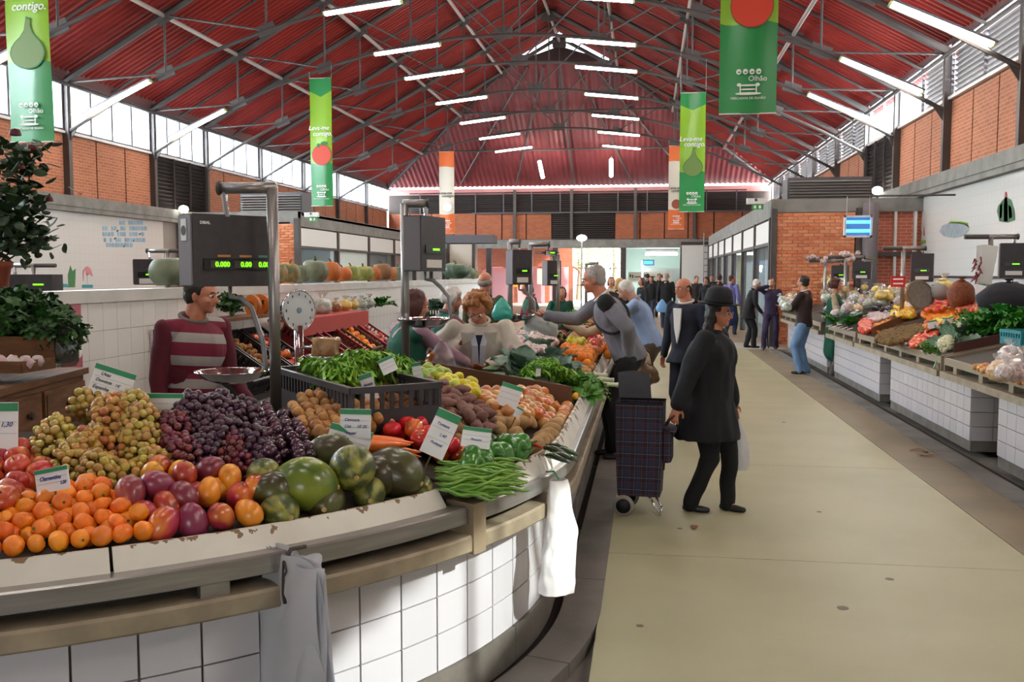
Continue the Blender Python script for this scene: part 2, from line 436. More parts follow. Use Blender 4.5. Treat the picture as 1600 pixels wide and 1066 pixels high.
# beyond 40.2 the side slopes are cut by the hip
HIPZ = 10.75; HW = 2.3
def side_end(sd):
    mb = MB(); xe = (XL-.35) if sd < 0 else (XR+.35); ze = ZE-.15
    # triangle-ish: ribs of decreasing length
    n = 40; nrm = Vector((sd*.48, 0, .88)); vs = []; fs = []
    for k in range(n*4+1):
        f = k/(n*4); y = 40.2+(YF+.3-40.2)*f
        zt = HIPZ+(ze-HIPZ)*f; u = (zt-ze)/(ZR+.12-ze); x = xe+(XC-xe)*u
        h = .045 if (k % 4) in (2, 3) else 0
        vs += [Vector((xe, y, ze))+nrm*h, Vector((x, y, zt))+nrm*h]
    mb.add(vs, [(2*i, 2*i+1, 2*i+3, 2*i+2) for i in range(n*4)]); mb.build('roof_sheet', ROOFM, roof)
side_end(-1); side_end(1)
mb = MB(); n = 80; vs = []
xl0, xr0 = XL-.35, XR+.35
for k in range(n*2+1):
    f = k/(n*2); xb = xl0+(xr0-xl0)*f
    # top limited by hips
    ztop = HIPZ; t = 1.0
    d = min(xb-xl0, xr0-xb); full = (xr0-xl0)/2-HW
    t = min(1, (d+.12)/full)
    zb, zt = ZE-.15, ZE-.15+(HIPZ-ZE+.15)*t; yb, yt = YF+.3, YF+.3-(YF+.3-40.2)*t
    h = .05 if k % 2 else 0
    vs += [Vector((xb, yb, zb+h)), Vector((xb, yt, zt+h))]
mb.add(vs, [(2*i, 2*i+1, 2*i+3, 2*i+2) for i in range(n*2)]); mb.build('hip_sheet', mat('red_hip_sheet', '7a3236', .55, col2='6c2b30', scale=1), roof)
# gablet above the hip: dark boarding leaving two bright slots under the rafters
mb = MB(); yG = 40.25
mb.prism([(-HW, HIPZ), (HW, HIPZ), (HW-.16, HIPZ+.02), (0, ZR-.45), (-HW+.16, HIPZ+.02)], .05, Matrix.Rotation(PI/2, 4, 'X').to_3x3(), (XC, yG, 0))
mb.build('gablet_board', mat('gablet_dark', '3a2725', .8), roof)
MB().box((XC, (Y0+40.2)/2, ZR+.16), (.6, 40.2-Y0, .05)).build('ridge_cap', ROOFM, roof)
# purlins: long pale pipes
for u in (7.4, 4.9, 2.5):
    for sd in (-1, 1):
        x = XC+sd*u; z = ZR-.545*u-.16; ye = 40.2+(8.6*max(0, (u-HW))/(10-HW))
        MB().tube([(x, Y0, z), (x, ye, z)], .055, 8).build('purlin', PIPE, roof)
MB().tube([(XC, Y0, ZR-.25), (XC, 40.2, ZR-.25)], .06, 8).build('purlin', PIPE, roof)
# ---- trusses
def chord(u): return 7.98-.0293*u*u
def make_truss():
    t = empty('roof_truss')
    for sd in (-1, 1):
        mb = MB(); mb.tube([(sd*10.0, 0, ZE-.18), (0, 0, ZR-.1)], .085, 6); mb.build('top_chord', STEEL, t)
        pts = [(sd*u, 0, chord(u)) for u in (0, 1.2, 2.5, 3.7, 4.9, 6.2, 7.4, 8.7, 10.0)]
        MB().tube(pts, .045, 6).build('bottom_chord', STEEL, t)
        for u in (7.4, 4.9, 2.5):
            zt, zb = ZR-.545*u-.12, chord(u)
            MB().tube([(sd*u, 0, zt), (sd*u, 0, zb)], .028, 6).build('hanger', STEEL, t)
            MB().box((sd*u, 0, zt-.06), (.42, .03, .3), Matrix.Rotation(sd*.5, 3, 'Y')).build('gusset_plate', STEEL, t)
            MB().box((sd*u, 0, zb+.02), (.44, .03, .26), Matrix.Rotation(sd*.35, 3, 'Y')).build('gusset_plate', STEEL, t)
        for (ua, ub) in ((10.0, 7.4), (7.4, 4.9), (4.9, 2.5), (2.5, 0)):
            za = ZR-.545*ua-.15 if ua < 10 else ZE-.2
            MB().tube([(sd*ua, 0, za), (sd*ub, 0, chord(ub))], .026, 6).build('brace', STEEL, t)
        # haunch bracket on the wall post
        MB().prism([(0, 0), (.75, .42), (.3, .12), (0, -.35)], .03, Matrix(((-sd, 0, 0), (0, 0, 1), (0, 1, 0))), (sd*10.0, 0, 5.05)).build('haunch_bracket', STEEL, t)
    MB().tube([(0, 0, ZR-.15), (0, 0, chord(0))], .03, 6).build('hanger', STEEL, t)
    MB().box((0, 0, ZR-.3), (.6, .03, .45)).build('gusset_plate', STEEL, t)
    MB().box((0, 0, chord(0)+.05), (.5, .03, .3)).build('gusset_plate', STEEL, t)
    return t
tr0 = make_truss()
for i, y in enumerate(TR[2:-1]):
    t = tr0 if i == 0 else copy_tree(tr0)
    t.location = (XC, y, 0)
    tag(t, 'grey steel arched roof truss, %s from the camera, spanning under the red roof' % ['first', 'second', 'third', 'fourth', 'fifth', 'sixth', 'seventh', 'eighth', 'ninth', 'tenth', 'eleventh'][i], 'roof truss', 'steel trusses under the red roof')
# thin rafters between trusses
mb = None
for i in range(3, len(TR)-1):
    if TR[i] > 40: break
    y = (TR[i]+TR[i+1])/2
    for sd in (-1, 1):
        MB().tube([(XC+sd*10.0, y, ZE-.1), (XC, y, ZR-.02)], .04, 4).build('rafter', STEEL, roof)
for sd in (-1, 1):
    MB().tube([(XC+sd*10, YF, ZE-.15), (XC+sd*HW, 40.3, HIPZ-.12)], .08, 6).build('hip_rafter', STEEL, roof)
for f in (-.6, -.3, 0, .3, .6):
    MB().tube([(XC+f*10, YF-.1, ZE-.05), (XC+f*HW, 40.4, HIPZ-.1)], .05, 6).build('rafter', STEEL, roof)
for yy, zz in ((45.6, 7.9), (43, 9.3)):
    hw = 10-(10-HW)*(YF-yy)/(YF-40.2)
    MB().tube([(XC-hw, yy, zz-.12), (XC+hw, yy, zz-.12)], .05, 6).build('purlin', STEEL, roof)

# ---- far wall
wf = empty('wall_far', kind='structure')
mb = MB().b2((XL, YF, 3.05), (XR, YF+.3, 3.5)); mb.build('concrete_beam', CONC, wf)
xx = [XL, -12.6, -11.4, -10.2, -9.0, -7.6, -6.3, -4.95, -1.65, -.35, .9, 2.1, 3.4, 4.8, XR]
for a, b in zip(xx[:-1], xx[1:]):
    if a == -4.95: continue
    MB().b2((a+.03, YF+.02, 3.52), (b-.03, YF+.12, 4.9)).build('brick_panel', BR_FAR, wf)
MB().b2((XL, YF+.12, 5.9), (XR, YF+.2, 6.2)).build('eave_strip', mat('pink_strip', 'c98a86', .6), wf)
MB().b2((XL, YF+.12, 3.5), (XR, YF+.2, 5.9)).build('wall_core', mat('core_dark', '3c3431', .9), wf)
DKL = mat('far_dark_louvre', '3a3334', .7)
mb = MB()
for z in np.arange(4.98, 6.0, .11): mb.box((XC, YF-.02, z), (XR-XL-2.4, .08, .015), Matrix.Rotation(.6, 3, 'X'))
for z in np.arange(3.55, 4.9, .11): mb.box((-3.3, YF-.02, z), (3.2, .08, .015), Matrix.Rotation(.6, 3, 'X'))
q = mb.build('louvre_slats', DKL, wf); q['kind'] = 'stuff'
for x in np.arange(-12, 5.9, 1.5): MB().b2((x-.03, YF-.1, 4.9), (x+.03, YF-.03, 6.0)).build('louvre_frame', FRAME, wf)
MB().b2((-9.2, YF-.1, 4.86), (5.9, YF, 4.93)).build('louvre_rail', FRAME, wf)
for x in (-6.9, -3.9, -.6, 2.4):
    MB().b2((x-.08, YF-.14, 3.5), (x+.08, YF-.02, 6.1)).build('steel_post', STEEL, wf)
for x in (-10.7, -8.3, -4.75, -1.2, 1.85, 3.35):
    MB().b2((x-.14, YF-.05, 0), (x+.14, YF+.25, 3.06)).build('pillar', DARKST, wf)
MB().b2((XL, YF, -.06), (-10.6, YF+.2, 3.1)).build('wall_piece', mat('far_plaster', 'cfc7bd', .8), wf)
MB().b2((3.35, YF, -.06), (XR, YF+.2, 3.1)).build('wall_piece', mat('far_plaster', 'cfc7bd', .8), wf)

# ---- shop blocks left and right
def shop(name, x, y0, y1, xw, side, ztop, yposts, brickname):
    b = empty(name, kind='structure')
    MB().b2((x, y0, ztop-.42), (x+side*.25, y1, ztop)).build('concrete_beam', CONC, b)
    MB().b2((min(x, xw)-.004, y0-.012, ztop-.3), (max(x, xw), y0+.22, ztop+.004)).build('concrete_beam', CONC, b)
    MB().b2((min(x, xw)+.02, y0+.3, ztop-.1), (max(x, xw), y1, ztop-.02)).build('flat_roof', mat('shop_roof', '6b6763', .9), b)
    for yy in yposts:
        MB().b2((x-side*.03, yy-.07, 0), (x+side*.12, yy+.07, ztop-.42)).build('post', STEEL, b)
    for a, c in zip(yposts[:-1], yposts[1:]):
        MB().b2((x+side*.02, a+.08, ztop-.98), (x+side*.06, c-.08, ztop-.46)).build('transom_panel', WHITEP, b)
        MB().b2((x-side*.01, a+.08, ztop-1.06), (x+side*.08, c-.08, ztop-.98)).build('rail', STEEL, b)
    return b
SL = shop('wall_shops_left', -10.0, 25.7, 45.5, XL, -1, 3.5, [25.75, 29.2, 32.6, 36, 39.4, 42.6, 45.4], '')
SR = shop('wall_shops_right', 2.85, 22.2, 44, XR, 1, 3.42, [22.3, 25.4, 28.6, 31.8, 35, 38, 41, 44], '')
intw = mat('shop_interior', 'd6cdc2', .7); inth = mat('shop_interior_grey', 'aeb0b0', .6)
for (b, x, sd, y0, y1) in ((SL, -10.0, -1, 25.75, 45.4), (SR, 2.85, 1, 22.3, 44)):
    MB().b2((x+sd*2.6, y0+.3, 0), (x+sd*2.7, y1, 3.2)).build('inner_wall', intw, b)
    MB().b2((x+sd*.1, y0+.3, 3.1), (x+sd*2.7, y1, 3.15)).build('inner_ceiling', intw, b)
P = [25.75, 29.2, 32.6, 36, 39.4, 42.6, 45.4]
for i, (a, c) in enumerate(zip(P[:-1], P[1:])):
    m = [inth, mat('roller_white', 'c9d2cc', .5), inth, inth, intw, intw][i]
    MB().b2((-10.05, a+.08, .9 if i != 1 else 0), (-10.07, c-.08, 2.44)).build('pane' if i != 1 else 'shutter', GLASS if i != 1 else m, SL)
    MB().b2((-10.02, a+.08, 0), (-10.1, c-.08, .9)).build('sill_panel', inth, SL)
    MB().b2((-11.3, a+.05, 0), (-11.36, c-.05, 3.05)).build('inner_partition', m, SL)
P = [22.3, 25.4, 28.6, 31.8, 35, 38, 41, 44]
for i, (a, c) in enumerate(zip(P[:-1], P[1:])):
    m = [mat('shop_cream', 'd8ccbb', .6), mat('shop_cream', 'd8ccbb', .6), mat('shop_white', 'e3dfe2', .6), inth, intw, mat('shop_yellow', 'c8b05a', .6), intw][i]
    MB().b2((3.9, a+.05, 0), (3.96, c-.05, 3.05)).build('inner_partition', m, SR)
    MB().b2((2.9, a+.08, .05), (2.91, c-.08, 2.36)).build('pane', GLASS, SR)
# brick end faces with individual bricks
def brick_face(parent, x0, x1, y, z0, z1, nbig=300):
    BW, BH, G = .235, .078, .016
    ms = [mat('brick_red_a', 'de8a5c', .85, bump=.3, bscale=40), mat('brick_red_b', 'd07850', .85, bump=.3, bscale=40), mat('brick_red_c', 'e6986e', .85, bump=.3, bscale=40)]
    MB().b2((x0, y+.02, z0), (x1, y+.2, z1)).build('mortar_bed', mat('mortar', 'ecd6c4', .9), parent)
    mesh = {}
    cnt = 0; stuff = MB(); row = 0; z = z1-BH
    while z > z0:
        x = x0+(0 if row % 2 else -BW/2)
        while x < x1:
            a, b = max(x, x0), min(x+BW, x1); wd = b-a-G
            if wd > .03:
                if cnt < nbig and z > .9:
                    k = (round(wd, 3), R.randrange(3))
                    if k not in mesh: mesh[k] = MB().box((0, 0, 0), (wd, .04, BH-G)).mesh('brick', ms[k[1]])
                    newobj('brick', mesh[k], parent, ((a+b)/2, y+.0+R.uniform(0, .006), z+BH/2)); cnt += 1
                else: stuff.m = R.randrange(3); stuff.box(((a+b)/2, y+.003, z+BH/2), (wd, .04, BH-G))
            x += BW
        z -= BH; row += 1
    q = stuff.build('bricks', ms, parent); q['kind'] = 'stuff'
brick_face(SR, 2.98, 4.72, 22.15, 0, 3.1)
MB().b2((2.85, 22.1, 0), (2.98, 22.3, 3.2)).build('post', STEEL, SR)
MB().b2((4.74, 22.0, 0), (4.84, 22.3, 3.2)).build('post', STEEL, SR)
MB().tube([(5.0, 21.9, 0), (5.0, 21.9, 3.3)], .17, 14).build('round_pillar', mat('pillar_grey', '6a6266', .5), SR, smooth=True)
brick_face(SL, -13.7, -10.1, 25.7, 0, 3.15, 0)
MB().b2((-10.1, 25.6, 0), (-9.95, 25.8, 3.3)).build('post', STEEL, SL)
# glazed return with bright doorway beside the pillar (px 1365-1395)
MB().b2((5.25, 22.3, 0), (6.2, 22.4, 3.2)).build('brick_return', brick_mat('brick_ret', 'c46a50', 'b86048', 'd0a898', .24, .078, 0), SR)
for x in (5.2, 5.62, 6.05): MB().b2((x-.03, 22.2, 0), (x+.03, 22.3, 3.3)).build('post', WHITEP if x > 5.3 else STEEL, SR)
MB().b2((5.2, 22.18, 2.1), (6.2, 22.28, 2.2)).build('rail', STEEL, SR)
# grey ventilation box on top of the shop roof and one on the left
for nm, c, d in (('ventilation_box', (4.2, 22.9, 3.75), (1.9, .9, .55)), ('ventilation_box', (-10.9, 26.3, 3.85), (1.9, .9, .6))):
    v = empty(nm, (c[0], c[1], 3.40 if c[0] > 0 else 3.48))
    tag(v, 'grey louvred ventilation box on the flat roof of the %s shop block' % ('right' if c[0] > 0 else 'left'), 'ventilation box')
    MB().b2((-d[0]/2, -d[1]/2+.06, 0), (d[0]/2, d[1]/2, d[2])).build('casing', FRAME, v)
    mb = MB()
    for k in range(7): mb.box((0, -d[1]/2+.03, .05+k*(d[2]-.08)/7), (d[0]-.08, .06, .012), Matrix.Rotation(.6, 3, 'X'))
    mb.build('slats', mat('vent_slats', '77726e', .6), v)['kind'] = 'stuff'
# ---- white enclosure with ladder at the far right, tall white cabinet at far left
e = empty('white_enclosure', (2.4, 44.3, 0), label='tall plain white enclosure panel at the far end left of the shop row', cat='panel')
MB().b2((-.75, 0, 0), (.45, .12, 3.05)).build('panel', WHITEP, e); MB().b2((-.8, -.03, 3.05), (.5, .15, 3.2)).build('top_rail', DARKST, e)
l = empty('ladder', (2.83, 44.1, 0), label='grey metal wall ladder fixed beside the white enclosure', cat='ladder')
for dx in (-.19, .19): MB().tube([(dx, 0, 0), (dx, 0, 3.6)], .025, 6).build('rail', PIPE, l)
for k in range(11): MB().tube([(-.19, 0, .3+k*.3), (.19, 0, .3+k*.3)], .015, 5).build('rung', STEEL, l)
for (pxa, pxb, z1) in ((700, 738, 3.35), (694, 701, 3.35)):
    pass
a = aty(702, 380, 40); b = aty(738, 380, 40)
e = empty('display_cabinet', (a.x, 40, 0), label='tall cream panelled kiosk with dark frame at the far left end', cat='kiosk')
wdt = b.x-a.x
MB().b2((0, 0, 0), (wdt, 1.2, 3.0)).build('panel', mat('cream_panel', 'c9bdae', .7), e)
for x in (-.05, wdt+.05): MB().b2((x-.06, -.05, 0), (x+.06, .05, 3.1)).build('post', DARKST, e)
MB().b2((-.6, -.08, 3.05), (wdt+.9, 1.3, 3.4)).build('fascia', mat('fascia_grey', '5f5c62', .7), e)
# ---- beyond the far wall: yard, foliage, brick arches, bright daylight, right-hand room
yd = MB().b2((-30, YF+.3, -.2), (25, 90, -.05)).build('ground', mat('yard_paving', 'b8b4aa', .9)); yd['kind'] = 'structure'

wb = empty('wall_back', kind='structure')  # unseen end wall, added to cut the sky light from behind
WBM = mat('rear_plaster', '9a9590', .9)
MB().b2((XL, Y0-.2, -.06), (-2.6, Y0, 6.4)).build('wall_piece', WBM, wb); MB().b2((.4, Y0-.2, -.06), (XR, Y0, 6.4)).build('wall_piece', WBM, wb)
MB().b2((-2.6, Y0-.2, 2.6), (.4, Y0, 6.4)).build('wall_piece', WBM, wb)
MB().prism([(XL-.3, 6.4), (XR+.3, 6.4), (XC, ZR+.2)], .2, Matrix(((1, 0, 0), (0, 0, -1), (0, 1, 0))), (0, Y0, 0)).build('gable', WBM, wb)
# ================================================================== spine wall in the middle of the island
SX = XC
sp_ = empty('wall_middle', kind='structure')
MB().b2((SX-.14, 3.2, 0), (SX-.012, 21.6, 1.50)).build('wall_core', GROUT, sp_)
MB().b2((SX-.17, 3.2, 1.50), (SX+.02, 21.6, 1.585)).build('wall_coping', mat('coping_white', 'd9d6d0', .35, col2='cbc8c0', scale=4), sp_)
tm = MB().box((0, 0, 0), (.014, .172, .197)).mesh('tile', mat('white_wall_tile', 'efebe6', .25, val=.03, coat=.1))
cnt = 0; mb = MB()
for j in range(7):
    for i in range(104):
        y = 3.3+i*.176; z = 1.5-.1-j*.2
        if y < 10.3 and cnt < 300: newobj('tile', tm, sp_, (SX-.007, y, z)); cnt += 1
        else: mb.box((SX-.007, y, z), (.014, .172, .197))
mb.build('tiles', _M['white_wall_tile'], sp_)['kind'] = 'stuff'
# soap dispenser-like metal plate on the wall
e = MB().b2((-.01, -.012, -.085), (.015, .012, .085)).build('door_stay', CHROME, None, loc=atx(238, 532, SX+.02)); tag(e, 'small vertical metal plate fixed to the tiled wall left of the striped jumper', 'plate')

# ================================================================== the near island stall
isl = empty('island_counter', (-1.2, 4.2, 0), label='curved island counter clad in white tiles with stone ledge and steel rim', cat='counter')
IS = Matrix.Translation((1.2, -4.2, 0))
class TB(MB):
    """builder in world coordinates for parts of the island"""
    def build(s, name, mats, parent=None, smooth=False, loc=None):
        s.v = [(x+1.2, y-4.2, z) for x, y, z in s.v]; return MB.build(s, name, mats, isl, smooth)
S0, S1 = -16.4, 4.9
sweep(TB(), S0, 0, rect(-.9, -.145, 0, .632)).build('core', GROUT)
sweep(TB(), 0, S1, rect(-.9, -.145, 0, .632), .1).build('core', GROUT)
plm = mat('plinth_grey', '77716a', .7, col2='5f5a53', scale=4, bump=.2, bscale=50)
q = [sweep(TB(), a+.003, b-.003, rect(-.3, -.115, -.03, .13), .1).build('plinth', plm) for a, b in zip(ks[:-1], ks[1:])]
# tiles, each a piece
TWd, THt = .2, .152
def tile_at(s0, s1, z0, z1, name='tile'):
    mb = TB(); a, b = s0+.004, s1-.004
    sweep(mb, a, b, rect(-.16, -.13, z0+.003, z1-.003), .11); return mb.build(name, TILE)
s = 4.5; cnt = 0; rest = TB()
while s > -16:
    for j in range(4):
        z0, z1 = .13+j*THt, min(.632, .13+(j+1)*THt)
        if z1-z0 < .02: continue
        if cnt < 220 and s > -6: tile_at(s-TWd, s, z0, z1); cnt += 1
        else: sweep(rest, s-TWd+.004, s-.004, rect(-.16, -.13, z0+.003, z1-.003), .3)
    s -= TWd
rest.build('tiles', TILE)['kind'] = 'stuff'
# stone ledge, in lengths
LED = [-16.4, -12, -8, -4.2, -1.0, 1.22, 3.4, 4.9]
for a, b in zip(LED[:-1], LED[1:]):
    if b-a < .1: continue
    sweep(TB(), a+.002, b-.002, [(-.5, .632), (.015, .632), (.022, .64), (.022, .69), (.015, .70), (-.5, .70)], .08).build('stone_ledge', MARBLE)
# steel rim channel, in lengths, with joints
RIM = [-16.4, -13, -9.5, -6.2, -3.0, .78, .86, 1.95, 3.6, 4.9]
RIM = [-16.4, -13, -9.5, -6.2, -3.0, 1.185, 1.27, 2.04, 4.9]
for a, b in zip(RIM[:-1], RIM[1:]):
    if b-a < .2: continue
    sweep(TB(), a+.003, b-.003, [(-.14, .742), (0, .742), (.004, .745), (.004, .802), (-.002, .808), (-.085, .803), (-.085, .795), (-.14, .79)], .07).build('steel_rim', INOX)
# wooden/stone upright at the break and small feet below the rim
sweep(TB(), 1.19, 1.265, rect(-.16, .03, .625, .822), .04).build('end_upright', mat('upright_tan', '9c8b74', .45, col2='8c7b64', scale=6))
for a in (-15, -12.6, -10.2, -8.2, -6.2, -4.2, -2.2, -.4, 2.24, 3.0, 3.9):
    sweep(TB(), a, a+.09, rect(-.05, -.006, .698, .743), .05).build('rim_foot', INOX)
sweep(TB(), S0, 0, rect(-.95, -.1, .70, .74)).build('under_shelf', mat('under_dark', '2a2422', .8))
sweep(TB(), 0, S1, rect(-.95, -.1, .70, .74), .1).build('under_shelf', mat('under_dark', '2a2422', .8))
# white painted display boards with chipped edge
def chipmat():
    m = mat('chipped_white_board', 'd9d5cb', .5, col2='cfcac0', scale=5)
    n = m.node_tree.nodes; L = m.node_tree.links; b = n['Principled BSDF']
    tc = n.new('ShaderNodeTexCoord'); t = n.new('ShaderNodeTexNoise'); t.inputs['Scale'].default_value = 16; t.inputs['Detail'].default_value = 6
    L.new(tc.outputs['Object'], t.inputs[0]); sp = n.new('ShaderNodeSeparateXYZ'); L.new(tc.outputs['Object'], sp.inputs[0])
    ma = n.new('ShaderNodeMath'); ma.operation = 'MULTIPLY_ADD'; ma.inputs[1].default_value = 4.2; ma.inputs[2].default_value = -3.42; L.new(sp.outputs[2], ma.inputs[0])
    ad = n.new('ShaderNodeMath'); L.new(ma.outputs[0], ad.inputs[0]); L.new(t.outputs[0], ad.inputs[1])
    gt = n.new('ShaderNodeMath'); gt.operation = 'GREATER_THAN'; gt.inputs[1].default_value = .80; L.new(ad.outputs[0], gt.inputs[0])
    mx = n.new('ShaderNodeMixRGB'); L.new(gt.outputs[0], mx.inputs[0]); src = b.inputs['Base Color'].links[0].from_socket
    L.new(src, mx.inputs[1]); mx.inputs[2].default_value = lin('7d6449'); L.new(mx.outputs[0], b.inputs['Base Color']); return m
CHIP = chipmat()
def board(a, b, h=.068, name='display_board'):
    k = .038 if b <= 1.2 else 0
    return sweep(TB(), a, b, [(-.075+k, .80), (-.062+k, .80), (-.115+k*1.2, .80+h), (-.128+k*1.2, .80+h)], .07).build(name, CHIP)
BRD = [-16.4, -13.2, -11.0, -8.8, -6.6, -4.5, -2.35, -.75, 1.17]
for a, b in zip(BRD[:-1], BRD[1:]): board(a+.006, b-.006, .085)
board(1.31, 2.57); board(2.58, 4.9)
# sloping bed
BEDW = 1.15
def bedw(s): return .9 if s < -.6 else 1.2
def bed(x, y):
    i = inset(x, y); return .835+.2*max(0, min(i, 1.2))
bm_ = mat('bed_board_dark', '3b322b', .8)
def bedsweep(a, b, w, ds):
    e_ = -.055 if b <= 1.2 else -.11
    sweep(TB(), a, b, [(e_, .80), (e_, .835), (-w, .835+.2*w), (-w, .70), (-.2, .70)], ds).build('display_bed', bm_)
bedsweep(-16.4, -.6, .9, .3); bedsweep(-.6, 1.2, 1.2, .1); bedsweep(1.2, 4.9, 1.2, .1)
sweep(TB(), -16.4, -.6, rect(-.9, -.87, 0, .7)).build('inner_panel', mat('inner_panel', '9b958c', .6))
sweep(TB(), -.6, 4.9, rect(-1.2, -1.17, 0, .7), .1).build('inner_panel', mat('inner_panel', '9b958c', .6))
def bedhit(px, py, h=0.):
    """point where the sight line meets the bed raised by h"""
    d = ray(px, py); lo, hi = 1.5, 16.
    p = None; t = lo
    while t < hi:
        x, y, z = d.x*t, d.y*t, EYE+d.z*t
        if z <= bed(x, y)+h: break
        t += .02
    a, b = t-.02, t
    for _ in range(18):
        m = (a+b)/2; z = EYE+d.z*m
        if z <= bed(d.x*m, d.y*m)+h: b = m
        else: a = m
    return Vector((d.x*b, d.y*b, EYE+d.z*b))
# divider board across the bed
brd = mat('brown_hardboard', '6b452e', .6, col2='5e3b27', scale=5)
a = bedhit(893, 637, .02); b = Vector((a.x-.95, a.y-.1, 0))
d = empty('divider_board', (a.x, a.y, bed(a.x, a.y)), label='brown hardboard divider standing across the near stall behind the onions', cat='board')
mb = MB(); dz = bed(b.x, b.y)-bed(a.x, a.y)
mb.add([(0, 0, 0), (b.x-a.x, b.y-a.y, dz-.02), (b.x-a.x, b.y-a.y, dz+.12), (0, 0, .15), (0, .015, 0), (b.x-a.x, b.y-a.y+.015, dz-.02), (b.x-a.x, b.y-a.y+.015, dz+.12), (0, .015, .15)],
       [(0, 1, 2, 3), (7, 6, 5, 4), (3, 2, 6, 7), (0, 3, 7, 4), (1, 5, 6, 2), (0, 4, 5, 1)]).build('panel', brd, d)

# ================================================================== right-hand stalls
RB = [(2.6, 8.58), (9.28, 12.2), (12.75, 15.75), (16.35, 18.8), (19.2, 20.8)]   # tiled blocks (y range)
RX = 3.08
rt = {}
for bi, (y0, y1) in enumerate(RB):
    pos = ['nearest the camera at the right edge', 'second from the camera under the cauliflower and lettuce', 'third along the aisle under the green vegetables', 'behind the man-height jeans shopper', 'farthest beside the brick wall'][bi]
    pos = ['nearest at the right edge of the picture', 'second from the right edge, below the cauliflower', 'in the middle of the right-hand row', 'behind the shopper in blue jeans', 'farthest away beside the brick wall'][bi]
    t = empty('tiled_block', (RX, (y0+y1)/2, 0), label='white tiled counter base '+pos, cat='counter base')
    L = y1-y0
    MB().b2((.02, -L/2+.02, .1), (1.0, L/2-.02, .66)).build('core', GROUT, t)
    MB().b2((.01, -L/2-.0, 0), (1.02, L/2, .1)).build('plinth', plm, t)
    n = int(round(L/.2)); w_ = L/n
    rows = [.1, .24, .38, .52, .66]
    near = bi < 3; rest = MB()
    m1 = MB().box((0, 0, 0), (.02, w_-.006, .134)).mesh('tile', TILE); m2 = MB().box((0, 0, 0), (.196, .02, .134)).mesh('tile', TILE)
    for j in range(4):
        for i in range(n):
            c = (.01, -L/2+(i+.5)*w_, .17+j*.14)
            if near and bi < 2: newobj('tile', m1, t, c)
            else: rest.box(c, (.02, w_-.006, .134))
        for i in range(5):
            c = (.11+i*.2, -L/2+.01, .17+j*.14)
            if near: newobj('tile', m2, t, c)
            else: rest.box(c, (.196, .02, .134))
    if rest.v: rest.build('tiles', TILE, t)['kind'] = 'stuff'
# counters: stone slab, steel rim, sloping bed, each unit a thing
rmat = mat('rim_tan_steel', '9d907c', .4, metal=.35)
RU = [(1.6, 9.75), (9.85, 13.6), (13.72, 15.72), (16.38, 18.75), (18.95, 20.9)]
names = ['nearest counter top unit at the right edge with onions', 'long counter top unit carrying cauliflower, lettuce and peppers',
         'counter top unit with leeks and a bunch of red tomatoes', 'counter top unit behind the shopper in blue jeans', 'far end counter top unit with green leaves and net bags']
def rbed(x): return .86+.22*max(0, min(x-3.02, 1.25))
for ui, (y0, y1) in enumerate(RU):
    t = empty('stall_table', (RX-.05, (y0+y1)/2, .66), label=names[ui], cat='counter top'); L = y1-y0
    MB().b2((-.1, -L/2, .0), (1.2, L/2, .065)).build('stone_slab', MARBLE, t)
    MB().b2((-.06, -L/2+.02, .13), (-.03, L/2-.02, .2)).build('steel_rim', rmat, t)
    for k in range(int(L/.7)+1): MB().b2((-.05, -L/2+.1+k*.7, .065), (.0, -L/2+.2+k*.7, .13)).build('rim_foot', rmat, t)
    mb = MB(); mb.add([(-.03, -L/2+.02, .12), (-.03, L/2-.02, .12), (-.03, L/2-.02, .19), (-.03, -L/2+.02, .19), (1.2, -L/2+.02, .12), (1.2, L/2-.02, .12), (1.2, L/2-.02, .47), (1.2, -L/2+.02, .47)],
        [(0, 1, 2, 3), (7, 6, 5, 4), (3, 2, 6, 7), (0, 3, 7, 4), (1, 5, 6, 2), (0, 4, 5, 1)]); mb.build('display_bed', bm_, t)
    for sy in (-1, 1):
        mb = MB(); y = sy*(L/2-.01)
        z = .2
        mb.add([(-.06, y-.012, .065), (1.25, y-.012, .065), (1.25, y-.012, .50), (-.06, y-.012, .21), (-.06, y+.012, .065), (1.25, y+.012, .065), (1.25, y+.012, .50), (-.06, y+.012, .21)],
            [(0, 1, 2, 3), (7, 6, 5, 4), (3, 2, 6, 7), (0, 3, 7, 4), (1, 5, 6, 2), (0, 4, 5, 1)]); mb.build('end_panel', mat('end_panel_tan', '8a7a66', .5, col2='7e6f5c', scale=5), t)
# wall rail and splash panel behind the right stalls
MB().b2((6.14, 5, 1.62), (6.19, 22, 1.66)).build('trim_5', DARKST)['kind'] = 'structure'
